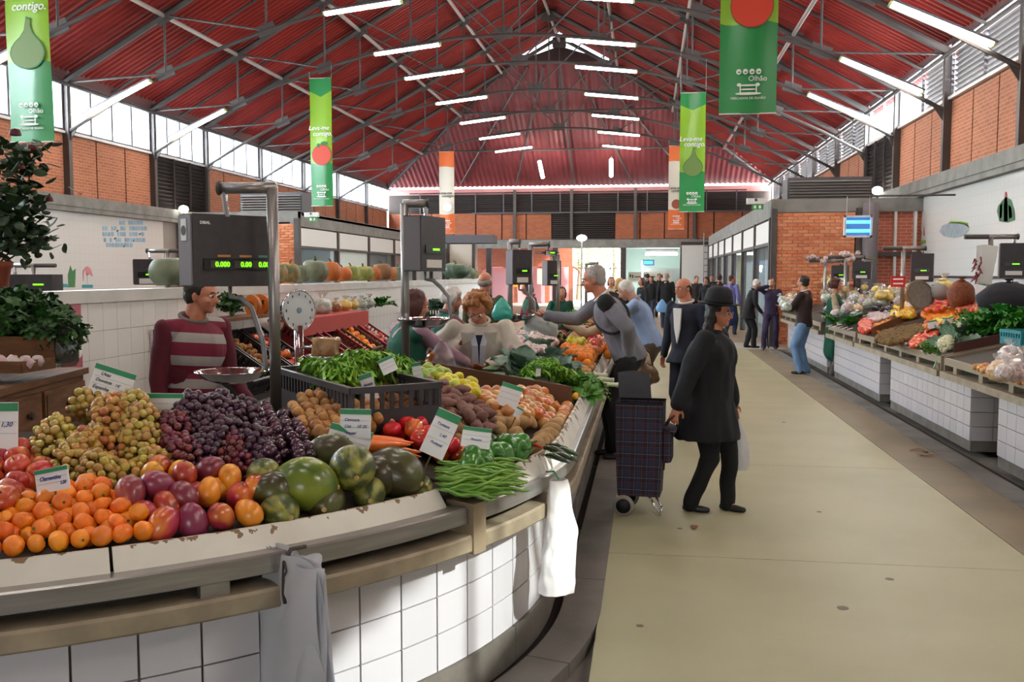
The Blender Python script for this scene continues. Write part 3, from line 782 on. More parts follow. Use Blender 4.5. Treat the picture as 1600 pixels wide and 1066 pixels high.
# ================================================================== lights
TUBE = mat('fluorescent_diffuser', 'ffffff', .4, emit=(1, .98, .93), estr=52)
LIT = mat('lamp_globe_lit', 'ffffff', .4, emit=(1, 1, .93), estr=8)
hm = MB().box((0, 0, .045), (1.86, .17, .04)).mesh('housing', FRAME)
mb = MB().box((0, 0, 0), (1.78, .13, .06)); mb.box((.9, 0, 0), (.04, .15, .07)); mb.mi = [0]*6+[1]*6; mb.box((-.9, 0, 0), (.04, .15, .07)); mb.mi[12:] = [1]*6
dm = mb.mesh('diffuser', [TUBE, mat('end_cap_yellow', 'c9cf8a', .5)])
od = ['first', 'second', 'third', 'fourth', 'fifth', 'sixth', 'seventh', 'eighth', 'ninth', 'tenth', 'eleventh', 'twelfth']
for i, y in enumerate([.75, 4.6, 8.6, 12.6, 16.6, 20.6, 24.5, 27.65, 31.8, 36, 40.2, 44.5]):
    if y > 44: rows = [('inner left', -2.57, .111, 7.66), ('inner right', 2.57, -.111, 7.66)]
    else: rows = [('inner left', -2.57, .111, 7.66), ('inner right', 2.57, -.111, 7.66), ('outer left', -8.55, .45, 5.83), ('outer right', 8.6, -.45, 5.83)]
    for nm, u, sl_, z in rows:
        if (y > 25 and 'outer' in nm): continue
        f = empty('fluorescent_light', (XC+u, y-.12, z)); f.rotation_euler = (0, -math.atan(sl_), 0)
        tag(f, 'long fluorescent light of the %s row, hung on the %s truss from the camera' % (nm, od[i]), 'light', 'fluorescent lights under the trusses')
        newobj('housing', hm, f); newobj('diffuser', dm, f)
for k, (a, b) in enumerate((((843, 253), (848, 277)), ((955, 250), (955, 275)))):
    p = aty(*a, 45.0); q = aty(*b, 46.1); f = empty('fluorescent_light', (p+q)/2)
    tag(f, 'short steep fluorescent light on the hip end, %s of the two' % ('left' if k == 0 else 'right'), 'light', 'fluorescent lights under the trusses')
    d = (q-p); MB().tube([-d/2, d/2], .09, 8).build('diffuser', TUBE, f); MB().tube([-d/2+Vector((0, 0, .12)), d/2+Vector((0, 0, .12))], .05, 6).build('housing', FRAME, f)
for (px, py, X, lab) in ((287, 327, -13.45, 'small lit globe lamp on the left wall beam above the dark scale box'), (1371, 298, 5.95, 'small lit globe lamp on the right wall beam by the dark louvre')):
    p = atx(px, py, X); e = empty('globe_lamp', p, label=lab, cat='lamp'); MB().ball((0, 0, 0), .14, 12, 8, (1, 1, .8)).build('globe', LIT, e, True)
    MB().tube([(0, 0, -.28), (0, 0, -.1)], .03, 6).build('stem', STEEL, e)
p = aty(909, 372, 30); e = empty('globe_lamp', p, label='lit round pendant lamp hanging before the far beam', cat='lamp')
MB().ball((0, 0, 0), .17, 12, 8, (1, 1, .6)).build('globe', LIT, e, True); MB().tube([(0, 0, -2.3), (0, 0, -.08)], .03, 6).build('stem', PIPE, e)

# ================================================================== banners
GRN = mat('banner_dark_green', '1d8a45', .35, coat=.3); LIME = mat('banner_lime', '8bbb2a', .35, coat=.3); MIDG = mat('banner_green', '5aa83c', .35, coat=.3)
ORG = mat('banner_orange', 'dd6a28', .4); OFFW = mat('banner_offwhite', 'd6cdbd', .45); INKW = mat('ink_white', 'f2f2ee', .5); INKD = mat('ink_dark', '3a332e', .6)
TOM = mat('print_red', 'd8452f', .4); FIGP = mat('print_fig_green', '6f8a4a', .5); LEAFP = mat('print_leaf', '2c7a3c', .5); BRN = mat('print_brown_red', '9a4a30', .5)
BW_, BH_ = .66, 3.42
def banner(x, y, ztop, w, h, kind, label, hide_top=False, bright=0):
    b = empty('hanging_banner', (x, y, ztop-h), label=label, cat='banner', group='hanging banners')
    def wave(fx, fz): return .02*math.sin(fx*5+fz*2)+.012*math.sin(fz*9)
    cols = {'fig': (GRN, LIME, GRN), 'tomato': (GRN, LIME, GRN), 'cow': (ORG, OFFW, ORG), 'hen': (ORG, OFFW, ORG)}[kind]
    lv = (.10, .66) if cols[0] is GRN else (.185, .76)
    ph = R.uniform(0, 2)
    def edge(fx, k):
        if cols[0] is GRN: return (lv[0]+.045*(1-abs(fx-.5)*2), lv[1]+.008*math.sin(fx*7))[k]
        return (lv[0]-.006*math.sin(fx*5), lv[1]+.01*math.sin(fx*4))[k]
    NX = 10
    def cloth(nm, fa, fb, m, n):
        mb = MB()
        for s_, th in ((0, -.0), (1, .004)):
            mb.grid(lambda u, v: (( u-.5)*w, th+wave(u, fa(u)+(fb(u)-fa(u))*v), h*(1-(fa(u)+(fb(u)-fa(u))*v))), NX, n)
        return mb.build(nm, m, b, True)
    cloth('top_band', lambda u: 0, lambda u: edge(u, 0), cols[0], 4)
    cloth('middle_band', lambda u: edge(u, 0), lambda u: edge(u, 1), cols[1], 10)
    cloth('bottom_band', lambda u: edge(u, 1), lambda u: 1, cols[2], 8)
    MB().tube([(-w/2, 0, 0), (w/2, 0, 0)], .01, 6).build('bottom_rod', WHITEP, b); MB().tube([(-w/2, 0, h), (w/2, 0, h)], .01, 6).build('top_rod', WHITEP, b)
    for sx in (-1, 1):
        xx_ = x+sx*w/2-XC; zc = chord(abs(xx_)); MB().tube([(sx*w/2, 0, h), (sx*w/2, .0, zc-(ztop-h))], .006, 5).build('cord', PIPE, b)
    F = -.045
    RX_ = Matrix.Rotation(PI/2, 4, 'X')
    def T(fx, fz): return Matrix.Translation(((fx-.5)*w, F, h*(1-fz))) @ RX_
    ink = INKW if cols[0] is GRN else INKD
    text_mesh('Leva-me', .17, ink, 'lettering', b, T(.42, .405 if cols[0] is GRN else .52), .002, shear=.25, bold=.002)
    text_mesh('contigo.', .17, ink, 'lettering', b, T(.58, .45 if cols[0] is GRN else .555), .002, shear=.25, bold=.002)
    def disc(fx, fz, rx, rz, m, nm, F_=F, n=24, fn=None):
        poly = []
        for k in range(n):
            a = 2*PI*k/n; u, v = math.cos(a), math.sin(a)
            if fn: u, v = fn(u, v)
            poly.append((u*rx, v*rz))
        MB().prism(poly, .004, RX_.to_3x3(), ((fx-.5)*w, F_+.002, h*(1-fz))).build(nm, m, b)
    if kind == 'tomato':
        disc(.54, .60, .275, .28, BRN, 'outline', F+.002); disc(.54, .60, .262, .268, TOM, 'fruit_picture', F)
        disc(.66, .51, .10, .055, LEAFP, 'leaf_picture', F-.003); disc(.40, .525, .045, .06, LEAFP, 'leaf_picture', F-.003)
    elif kind == 'fig':
        fp = [(math.cos(a), math.sin(a)) for a in np.linspace(PI, 2*PI, 15)]+[(.95, .3), (.78, .62), (.48, .95), (.28, 1.3), (.2, 1.75), (.26, 2.0), (-.02, 2.12), (-.08, 1.75), (-.16, 1.3), (-.38, .95), (-.72, .62), (-.93, .3)]
        for k_, m_, nm_, o_ in ((1.05, LEAFP, 'outline', .002), (.98, FIGP, 'fruit_picture', 0)): MB().prism([(px_*.25*k_*w/.66, pz_*.23*k_) for px_, pz_ in fp], .004, RX_.to_3x3(), (.02*w, F+o_+.002, h*(1-.625))).build(nm_, m_, b)
    elif kind == 'cow':
        disc(.55, .68, .2, .19, INKW, 'plain_shape'); 
    else: disc(.5, .70, .2, .2, BRN, 'plain_shape')
    # row of four round emblems, town name, market outline with name
    z0 = .845
    for k in range(4): disc(.33+.115*k, z0, .033, .036, INKW, 'emblem'); disc(.335+.115*k, z0+.002, .014, .016, cols[2], 'emblem_mark', F-.003, 10, lambda u, v: (u*1.3+v*.4, v*.6))
    text_mesh('Olhão', .095, INKW, 'lettering', b, T(.66, z0+.035), .002)
    for (fx, fz, a_, c_) in ((.5, .927, .30, .018), (.5, .911, .20, .01), (.5, .896, .22, .012)): disc(fx, fz, a_*w/1.3, c_, INKW, 'market_emblem', F, 12)
    for fx in (.36, .64): MB().box(((fx-.5)*w, F, h*(1-.912)), (.016, .004, .1)).build('market_emblem', INKW, b)
    for fx in (.34, .66): disc(fx, .894, .03, .022, INKW, 'market_emblem', F-.002, 10)
    text_mesh('MERCADOS DE OLHÃO', .042, INKW, 'lettering', b, T(.5, .948), .002)
    return b
def bpos(px, y): return aty(px, 300, y).x
def zof(px, py, y): return aty(px, py, y).z
banner(bpos(56, 12.6), 12.55, 3.63+3.42, .70, 3.42, 'fig', 'green banner with a plain fig picture at the far upper left behind the rose bush')
banner(bpos(1165, 12.6), 12.55, 3.79+3.42, .73, 3.42, 'tomato', 'large green banner with red fruit picture at the upper right, cut by the frame')
y = 24.4; banner(bpos(503, y), y, zof(503, 122, y), .62, zof(503, 122, y)-zof(503, 322, y), 'tomato', 'green and lime banner with red fruit picture hanging left above the dark scale')
banner(bpos(1081, y), y, zof(1081, 145, y), .64, zof(1081, 145, y)-zof(1081, 331, y), 'fig', 'lime and green banner with a fig picture hanging right of centre')
y = 40.1; banner(bpos(698, y), y, zof(698, 237, y), .68, zof(698, 237, y)-zof(698, 365, y), 'cow', 'orange and off-white banner at the far left')
banner(bpos(1057, y), y, zof(1057, 228, y), .68, zof(1057, 228, y)-zof(1057, 358, y), 'hen', 'orange and off-white banner at the right, half behind the lime banner')

# exit signs, insect lamp
for (px, py, y, lab) in ((1181, 320, 21.9, 'white exit sign box with green pictogram at the corner of the right shop block'), (487, 340, 25.4, 'white exit sign box with green pictogram on the left shop block corner')):
    p = aty(px, py, y); e = empty('exit_sign', p, label=lab, cat='sign')
    MB().box((0, 0, .08), (.42, .1, .13)).build('lamp_box', WHITEP, e); MB().box((.04, -.01, -.05), (.26, .02, .12)).build('sign_plate', mat('exit_green', '3f9a52', .5), e)
    for dx in (-.02, .09): MB().box((dx, -.025, -.05), (.05, .006, .07)).build('pictogram', INKW, e)
    MB().box((0, .2, .1), (.06, .5, .05)).build('bracket', STEEL, e)
a = aty(1319, 337, 20); b = aty(1362, 371, 20); wz, hz = b.x-a.x, a.z-b.z
e = empty('insect_lamp', (a.x+wz/2, 20, b.z), label='white framed insect lamp with two blue tubes hanging by the round pillar', cat='lamp')
mb = MB()
for c, d in (((-wz/2+.02, 0, hz/2), (.04, .09, hz)), ((wz/2-.02, 0, hz/2), (.04, .09, hz)), ((0, 0, .02), (wz, .09, .04)), ((0, 0, hz-.02), (wz, .09, .04))): mb.box(c, d)
mb.build('frame', mat('lamp_frame_white', 'e8e6f2', .4), e)
MB().box((0, .02, hz/2), (wz-.08, .02, hz-.08)).build('grid_backing', mat('zapper_grey', '6d6a92', .6), e)
for f in (.3, .7): MB().tube([(-wz/2+.05, -.02, hz*f), (wz/2-.05, -.02, hz*f)], .03, 8).build('blue_tube', mat('blue_tube', '60d8ff', .4, emit=(.25, .85, 1), estr=4), e)
for sx in (-1, 1): MB().tube([(sx*wz*.4, 0, hz), (sx*wz*.4, 0, 3.3-b.z)], .012, 5).build('hanging_rod', PIPE, e)
MB().tube([(-wz*.4, 0, 3.3-b.z), (6.2-a.x-wz/2, 0, 3.3-b.z)], .02, 5).build('bracket_arm', STEEL, e)

# ================================================================== far end: behind the openings
bgx = empty('brick_arcade', (-7.5, 54, 0), label='low red brick arcade with hanging orange posters seen through the far left opening', cat='building')
BRA = brick_mat('arcade_brick', 'a4553c', '93492f', 'b08c78', .24, .075, 0)
MB().b2((-4.5, 0, 2.1), (3.2, .3, 3.9)).build('wall', BRA, bgx)
for x in (-4.5, -2.4, -.3, 1.6, 3.0): MB().b2((x, 0, 0), (x+.25, .3, 2.1)).build('pillar', BRA, bgx)
for x in (-2.4, -.3, 1.6):
    mb = MB(); pts = [(x+.25+1.0*(1-math.cos(PI*k/8)), 2.1+.0+.0*k) for k in range(9)]
    mb.tube([(x+1.1+.95*math.cos(PI*k/8), .1, 1.75+.45*math.sin(PI*k/8)) for k in range(9)], .08, 6); mb.build('arch', BRA, bgx)
MB().b2((-4.8, -4.6, 3.95), (3.4, 1.2, 4.05)).build('shade_canopy', mat('shade_canopy_red', '8c4a3c', .8), bgx)  # roof added to keep direct sun off the arcade
MB().b2((-4.2, .6, -.05), (3.2, .7, 2.1)).build('pink_wall', mat('pink_render', 'd7a5ad', .8), bgx)
for k, (px, c) in enumerate(((808, 'e8921e'), (822, 'd8d0c0'), (815, 'd04a2c'), (860, 'e07a3c'), (845, 'c8b8a8'))):
    p = aty(px, 432, 53.2); e = MB().box((0, 0, 0), (.42, .03, [1.1, .9, .7, 1.0, .8][k]+.1)).build('poster', mat('poster_%d' % k, c, .6), None, loc=(p.x, 53.2, p.z))
    tag(e, ['amber', 'off-white', 'red', 'orange', 'beige'][k]+' poster hanging in the brick arcade beyond the far opening', 'poster')
# white canopy kiosk and small trees in the yard (seen 870-975)
fol = mat('far_foliage', '7fa066', .8, col2='a9bf86', scale=6)
def tree(x, y, h, r, label):
    e = empty('tree', (x, y, 0), label=label, cat='tree')
    MB().tube([(0, 0, 0), (.1, 0, h*.45), (0, .1, h*.7)], [.16, .11, .05], 8).build('trunk', mat('bark', '6a5a4a', .9), e)
    mb = MB(); rr = random.Random(int(x*10))
    for k in range(900):
        v = Vector((rr.gauss(0, 1), rr.gauss(0, 1), rr.gauss(0, .8))).normalized()*r*rr.uniform(.5, 1); c = v+Vector((0, 0, h*.72)); s = .11
        m = Euler((rr.uniform(0, 6), rr.uniform(0, 6), 0)).to_matrix()
        mb.add([c+m @ Vector(q) for q in ((-s, 0, 0), (0, -s*.5, 0), (s, 0, 0), (0, s*.5, 0))], [(0, 1, 2, 3)])
    mb.build('foliage', fol, e)['kind'] = 'stuff'
tree(-4.4, 60, 4.4, 1.5, 'pale leafy tree in the yard beyond the left part of the glazed opening')
tree(-2.2, 62, 5.0, 1.7, 'pale leafy tree in the yard behind the far pendant lamp')
g = empty('yard_fence', (-3.1, 57, 0), label='dark thin railing across the bright yard beyond the far opening', cat='railing')
for z in (1.0, 2.05): MB().box((0, 0, z), (3.6, .04, .05)).build('rail', DARKST, g)
for x in (-1.7, -.9, 0, .9, 1.7): MB().box((x, 0, 1.05), (.04, .04, 2.1)).build('post', DARKST, g)
# teal room on the right of the far end
rm = empty('wall_far_room', kind='structure')
TEAL = mat('teal_room_wall', '9fb5b4', .6); 
MB().b2((-1.2, 53.5, 0), (3.4, 53.7, 3.2)).build('back_wall', TEAL, rm); MB().b2((3.3, YF+.3, 0), (3.4, 53.5, 3.2)).build('side_wall', TEAL, rm)
MB().b2((-1.3, YF+.3, 0), (-1.2, 53.5, 3.2)).build('side_wall', TEAL, rm); MB().b2((-1.3, YF+.3, 3.1), (3.4, 53.6, 3.2)).build('room_ceiling', TEAL, rm)
f = empty('fluorescent_light', (.8, 51, 2.78), label='bright fluorescent light inside the pale green room at the far end', cat='light'); MB().box((0, 0, 0), (1.7, .2, .12)).build('diffuser', TUBE, f); MB().box((0, 0, .15), (1.7, .1, .2)).build('housing', FRAME, f)
f = empty('blue_sign', (aty(1013, 408, 50).x, 50, 2.3), label='small lit blue sign in the far pale green room', cat='sign'); MB().box((0, 0, 0), (.62, .06, .3)).build('casing', FRAME, f); MB().box((0, -.04, 0), (.5, .02, .2)).build('screen', mat('blue_sign_lit', '5aa6f0', .4, emit=(.2, .5, 1), estr=3), f)
a = aty(981, 425, 49.5); b = aty(1050, 440, 49.5); f = empty('menu_board', ((a.x+b.x)/2, 49.5, b.z), label='long white board in three panels with dark marks above the far counter', cat='sign')
W3 = (b.x-a.x)/3
for k in range(3):
    pz = MB().box(((k-1)*W3, 0, .25), (W3-.04, .05, .5)).build('panel', mat('menu_white', 'd8d4ca', .6), f)
    for dx, dz, ww in ((-.25, .05, .08), (-.13, .02, .07), (.12, 0, .3)): MB().box(((k-1)*W3+dx, -.035, .25+dz), (ww, .02, .16 if dx < 0 else .05)).build('print', INKD, f)
f = empty('serving_kiosk', (.9, 50.6, 0), label='white serving kiosk with a grey counter inside the far room', cat='kiosk')
MB().b2((-.95, 0, 0), (1.1, 1.0, 2.0)).build('body', mat('kiosk_white', 'c6ccd0', .5), f); MB().b2((-.95, -.3, .95), (1.1, 0, 1.02)).build('counter', INOX, f)
MB().b2((-.7, -.02, 1.1), (.2, .0, 1.7)).build('hatch', mat('kiosk_grey', '8d979a', .4), f)
MB().b2((-1.15, -.05, 0), (-1.05, .05, 2.4)).build('lit_tube', TUBE, f)

# ================================================================== hanging scales
CASE = mat('scale_casing_charcoal', '3b3739', .5, col2='353134', scale=30, bump=.04); SIDE = mat('scale_side_grey', '7f7a80', .4, metal=.2)
POLE = mat('satin_pole', '9a9694', .38, metal=.85); LED_ = mat('green_led', '9dff30', .4, emit=(.45, 1, .08), estr=1.6)
def hanging_scale(x, y, zb, ztop, yaw, label, bw=.40, bh=.32, bd=.13, reach=-.24, detail=True, pan=True, boxyaw=None, rpole=.026):
    t = empty('hanging_scale', (x, y, zb), label=label, cat='scale', group='hanging scales')
    H_ = ztop-zb; Z = Matrix.Rotation(yaw, 3, 'Z')
    MB().tube([(0, 0, 0), (0, 0, H_)], rpole, 14).build('pole', POLE, t, True)
    ax = Z @ Vector((reach, 0, 0))
    mb = MB(); mb.tube([Vector((0, 0, H_))-ax*.08, ax+Vector((0, 0, H_))], rpole*1.0, 12); mb.build('top_arm', POLE, t, True)
    MB().tube([ax+Vector((0, 0, H_)), ax*1.06+Vector((0, 0, H_))], rpole*1.25, 12).build('end_cap', STEEL, t, True)
    hz = .10 if detail else .06
    MB().tube([ax*.95+Vector((0, 0, H_-.01)), ax*.93+Vector((0, 0, H_-.06)), ax*.9+Vector((0, 0, H_-hz-.03))], [.018, .014, .014], 8).build('hook', CHROME, t)
    B = Z if boxyaw is None else Matrix.Rotation(boxyaw, 3, 'Z'); top = H_-hz-.02
    c = ax*1.0 if detail else ax*.9
    c = c+Vector((0, 0, top-bh/2)) + Vector((0, .07 if detail else 0, 0))
    def L3(v): return c+B @ Vector(v)
    MB().box(c, (bw, bd, bh), B).build('casing', CASE, t)
    MB().box(L3((-bw/2-.004, 0, 0)), (.01, bd-.01, bh-.012), B).build('side_panel', SIDE, t)
    MB().box(L3((bw/2+.004, 0, 0)), (.01, bd-.01, bh-.012), B).build('side_panel', SIDE, t)
    M4 = lambda v, s=1: Matrix.Translation(L3(v)) @ B.to_4x4() @ Matrix.Rotation(PI/2, 4, 'X')
    fy = -bd/2-.004
    if detail:
        MB().box(L3((.01, fy, -bh*.19)), (bw*.82, .006, .052), B).build('display_window', mat('display_dark', '0d0c0c', .25), t)
        for k, (dx, s_) in enumerate(((-.085, '0.000'), (.03, '0.00'), (.12, '0.00'))):
            MB().box(L3((dx, fy-.004, -bh*.19)), (.085, .003, .034), B).build('digit_field', mat('digit_field', '4a4038' if k < 2 else '3a4a58', .5), t)
            text_mesh(s_, .032, LED_, 'digits', t, M4((dx+.014, fy-.007, -bh*.19-.011)), .0006, bold=.0006)
        for k, (dx, m) in enumerate(((-.06, 'c08a4a'), (.045, 'c08a5a'), (.14, '5f8a86'))):
            MB().box(L3((dx, fy, -bh*.075)), (.06, .004, .010), B).build('caption_strip', mat('caption_%d' % k, m, .5), t)
        text_mesh('DIBAL', .018, INKW, 'lettering', t, M4((-bw*.36, fy-.001, bh*.36)), .0005, bold=.0005)
        MB().box(L3((-bw/2-.0105, 0, bh*.28)), (.003, bd*.42, bh*.3), B).build('approval_sticker', WHITEP, t)
        MB().lathe([(.0, 0), (.022, 0), (.022, .002), (.014, .002), (.014, .0)], 16, L3((-bw/2-.014, 0, bh*.27)), B @ Matrix.Rotation(PI/2, 3, 'Y')).build('sticker_ring', INKD, t)
    else:
        MB().box(L3((0, fy, -bh*.1)), (bw*.7, .006, .05), B).build('display_window', mat('display_dark', '0d0c0c', .25), t)
        MB().box(L3((.02, fy-.005, -bh*.1)), (bw*.26, .003, .012), B).build('digits', LED_, t)
        MB().box(L3((0, fy, -bh*.36)), (bw*.6, .006, .05), B).build('sticker', WHITEP, t)
    if pan:
        b0 = c-Vector((0, 0, bh/2)); P_ = b0+B @ Vector((-.0, 0, 0))
        pr = .165
        pc = Vector((P_.x, P_.y, .02+max(.06, H_-bh-.62)))
        if detail: pc = Vector((P_.x+.0, P_.y, P_.z-.40))
        else: pc = Vector((P_.x, P_.y, P_.z-.30))
        rt_ = Vector((1, .1, 0)).normalized() if detail else Vector((1, 0, 0))
        pts = [P_, P_-Vector((0, 0, .05)), P_-Vector((0, 0, .055))+rt_*.05, P_-Vector((0, 0, .10))+rt_*.10, pc+Vector((0, 0, .14))+rt_*.15, pc+Vector((0, 0, .03))+rt_*(pr-.005), pc+rt_*pr]
        MB().tube(pts, [.010, .010, .013, .013, .013, .012, .008], 8).build('pan_arm', mat('pan_arm_grey', '8b8a8c', .4, metal=.5), t, True)
        MB().lathe([(0, -.052), (.07, -.05), (.125, -.03), (.16, .0), (.17, .004), (.17, .008), (.158, .004), (.122, -.025), (.068, -.044), (0, -.046)], 36, pc).build('pan', CHROME, t, True)
    return t
p = aty(425, 290, 4.0)
hanging_scale(p.x, p.y, bed(p.x, p.y), p.z-.01, math.radians(5), 'large charcoal hanging scale reading zeros on a steel pole beside the striped jumper', reach=-.235, boxyaw=math.radians(52), bw=.41, bh=.325, bd=.13)
p = aty(632, 318, 5.6)
hanging_scale(p.x, p.y, bed(p.x, p.y), p.z, math.radians(200), 'grey hanging scale seen sideways on the second pole before the green apron', reach=-.14, detail=False, boxyaw=math.radians(75), bw=.32, bh=.34, bd=.12)
for (px, py, y, yw_, lab, rc, bh_) in ((797, 378, 9.0, 175, 'hanging scale on a tall pole right of the curly haired woman', -.05, .34), (829, 382, 9.9, 0, 'hanging scale pole with a leaning strut left of the reaching man', .1, .02),
      (872, 398, 12.5, 170, 'small hanging scale above the maroon sleeved vendor', .05, .34), (916, 412, 16, 0, 'far hanging scale behind the head of the reaching man', .1, .3)):
    p = aty(px, py, y)
    hanging_scale(p.x, y, bed(p.x, y)+.0, p.z, math.radians(yw_), lab, reach=rc*2, detail=False, bw=.2, bh=bh_, bd=.15, boxyaw=math.radians(35), pan=(px < 800))
for (px, py, y, lab, sheet) in ((1548, 370, 12.0, 'hanging scale with white bags on its pole among the right-hand peppers', 1), (1412, 388, 14.5, 'hanging scale with red sign below, by the right wall doorway', 0), (1290, 408, 18.0, 'hanging scale topped with a bag of herbs near the frizzy haired vendor', 0), (1322, 402, 16.8, 'hanging scale with garlic string by the round pillar', 0)):
    p = aty(px, py, y)
    t = hanging_scale(p.x, y, rbed(p.x)+.0, p.z, math.radians(180), lab, reach=-.3, detail=False, bw=.3, bh=.42 if y < 15 else .3, bd=.16, boxyaw=math.radians(-15), pan=y < 13, rpole=.03)
    MB().tube([(-.3, 0, p.z-rbed(p.x)), (.3, 0, p.z-rbed(p.x))], .03, 8).build('cross_arm', STEEL, t)
for (px, py, y, lab) in ((52, 415, 7.6, 'pair of grey scale boxes on a short stand behind the tiled middle wall'), (262, 392, 8.2, 'grey scale box with arm behind the tiled middle wall beside the big pumpkin')):
    p = aty(px, py, y)
    t = hanging_scale(p.x, y, .9, p.z, 0, lab, reach=-.2, detail=False, bw=.26, bh=.24, bd=.16, pan=False, boxyaw=.2, rpole=.02)
    e = MB().box((.1, 0, p.z-.9-.2), (.26, .16, .24)).build('casing', CASE, t)
    MB().box((.1, -.083, p.z-.9-.17), (.1, .006, .012)).build('digits', LED_, t); MB().tube([(-.2, 0, p.z-.9), (.22, 0, p.z-.9)], .018, 8).build('cross_arm', STEEL, t)
# ================================================================== produce
def proj(p):
    v = Vector(p)-Vector((0, 0, EYE)); z = v.dot(_f); return (800+FPX*v.dot(_r)/z, 533-FPX*v.dot(_u)/z)
def inpoly(x, y, poly):
    c = False; j = len(poly)-1
    for i in range(len(poly)):
        xi, yi = poly[i]; xj, yj = poly[j]
        if (yi > y) != (yj > y) and x < (xj-xi)*(y-yi)/(yj-yi)+xi: c = not c
        j = i
    return c
def edge(x, y): return .128 if y < 3.50 else .080
def pushin(p, r):
    p = Vector(p); c = Vector((EC[0], max(EC[1], p.y), 0))
    for _ in range(60):
        if inset(p.x, p.y) >= edge(p.x, p.y)+r: break
        d = Vector((c.x-p.x, c.y-p.y, 0)).normalized(); p = p+d*.01
    return p
def rr3(): return (R.uniform(0, 6.28), R.uniform(0, 6.28), R.uniform(0, 6.28))
def hitsurf(fn, px, py, h, lo=1.5, hi=24.):
    d = ray(px, py); t = lo
    while t < hi:
        if EYE+d.z*t <= fn(d.x*t, d.y*t)+h: break
        t += .03
    a, b = t-.03, t
    for _ in range(14):
        m = (a+b)/2
        if EYE+d.z*m <= fn(d.x*m, d.y*m)+h: b = m
        else: a = m
    return Vector((d.x*b, d.y*b, EYE+d.z*b))
def rb_(x, y): return rbed(x)
def ramp(h0, h1):
    return lambda x, y: h0+h1*max(0, min(1, (inset(x, y)-.1)/.25))
def pile(protos, poly, r, hf, fn=bed, gap=1.0, jz=.3, under=True, flat=None, cap=300, label=None, cat=None, group=None, sc=(.9, 1.1)):
    """fill the mound whose visible skin covers the outline with single fruits, touching"""
    if not callable(hf): hh = hf; hf = lambda x, y: hh
    g = lambda x, y: fn(x, y)+hf(x, y)
    W = [hitsurf(g, px, py, 0) for px, py in poly]
    x0, x1 = min(p.x for p in W)-r, max(p.x for p in W)+r; y0, y1 = min(p.y for p in W)-r, max(p.y for p in W)+r
    d = 2*r*gap; pts = []; row = 0; y = y0
    while y <= y1:
        x = x0+(row % 2)*d/2
        while x <= x1:
            X, Y = x+R.uniform(-.12, .12)*d, y+R.uniform(-.12, .12)*d
            z = g(X, Y)-r+R.uniform(-jz, jz)*r
            if fn is bed and inset(X, Y) < edge(X, Y)+r*.95: x += d; continue
            if inpoly(*proj((X, Y, z)), poly): pts.append((X, Y, z))
            x += d
        y += d*.87; row += 1
    if fn is bed:
        row_ = []; s = -1.6
        while s < 3.7:
            q_ = rp(s, -((.130 if s > 1.2 else .082)+r), 0); z = g(q_.x, q_.y)-r
            if inpoly(*proj((q_.x, q_.y, z)), poly): row_.append((q_.x, q_.y, z))
            s += 2.02*r*gap
        pts = row_+[p for p in pts if all((p[0]-q[0])**2+(p[1]-q[1])**2 > (1.75*r)**2 for q in row_)]
    low = []
    if under:
        for (X, Y, z) in pts:
            z2 = z-1.25*r; X2, Y2 = X+d*.5, Y-d*.29
            if fn is bed and inset(X2, Y2) < edge(X2, Y2)+r*.95: continue
            if z2-r > fn(X2, Y2)-r*.6 and inpoly(*proj((X2, Y2, z2+r)), poly): low.append((X2, Y2, z2))
    allp = pts+low
    for (X, Y, z) in allp[:cap]:
        o = copy_tree(R.choice(protos)) ; o.location = (X, Y, max(z, fn(X, Y)+r*.55))
        o.rotation_euler = rr3() if flat is None else (R.uniform(-flat, flat), R.uniform(-flat, flat), R.uniform(0, 6.28))
        s = R.uniform(*sc); o.scale = (s, s, s)
        tag(o, label, cat, group)
    return len(allp)
PROTO = []
def proto(o, name=None): PROTO.append(o); return o
def noisy(amp, f, seed): return lambda v: v*(1+amp*noise.noise(v*f+Vector((seed, seed*2, 0))))
def fruit(name, m, r, n=14, k=9, sc=(1, 1, 1), fn=None, parts=()):
    o = MB().ball((0, 0, 0), r, n, k, sc, None, fn).build(name, m, None, True)
    for (pn, mb, pm) in parts: mb.build(pn, pm, o, True)
    return proto(o)
STEM = mat('stem_brown_green', '5d5a30', .8); CALYX = mat('calyx_green', '3f6a2c', .7)
def stemb(r, z, h=.008, rad=.003): return MB().tube([(0, 0, z), (0, 0, z+h)], [rad*1.5, rad], 6)
def dimple(d=.12, w=.5): return lambda v: v*(1-d*max(0, (v.z-(1-w*.4))/(w*.4))**2) if v.z > 0 else v*(1-d*.5*max(0, (-v.z-(1-w*.3))/(w*.3))**2)
M_CLEM = mat('clementine_peel', 'f08a1c', .42, col2='e87812', scale=14, bump=.25, bscale=260, hue=.012, val=.12, coat=.15)
clem = [fruit('clementine', M_CLEM, .031, 14, 9, (1, 1, .87), dimple(.1), [('calyx', MB().lathe([(0, .004), (.004, .003), (.005, 0)], 6, (0, 0, .0245)), CALYX)])]
M_ORG = mat('orange_peel', 'f5961e', .4, col2='f08412', scale=12, bump=.25, bscale=240, hue=.01, val=.08)
orng = [fruit('orange', M_ORG, .04, 14, 9, (1, 1, .96), None, [('calyx', MB().lathe([(0, .004), (.004, .003), (.005, 0)], 6, (0, 0, .036)), CALYX)])]
M_APP = mat('apple_skin_red', 'b5332a', .3, col2='d98b3a', scale=14, thr=(.5, .75), hue=.015, val=.12, coat=.3, stretch=(1, 1, .3))
appl = [fruit('apple', M_APP, .043, 16, 10, (1, 1, .9), dimple(.28, .9), [('stem', stemb(0, .025, .018, .0016), STEM)])]
M_MAN = mat('mango_skin', 'b03034', .3, col2='e0952e', scale=9, thr=(.45, .72), hue=.02, val=.15, coat=.35, detail=2)
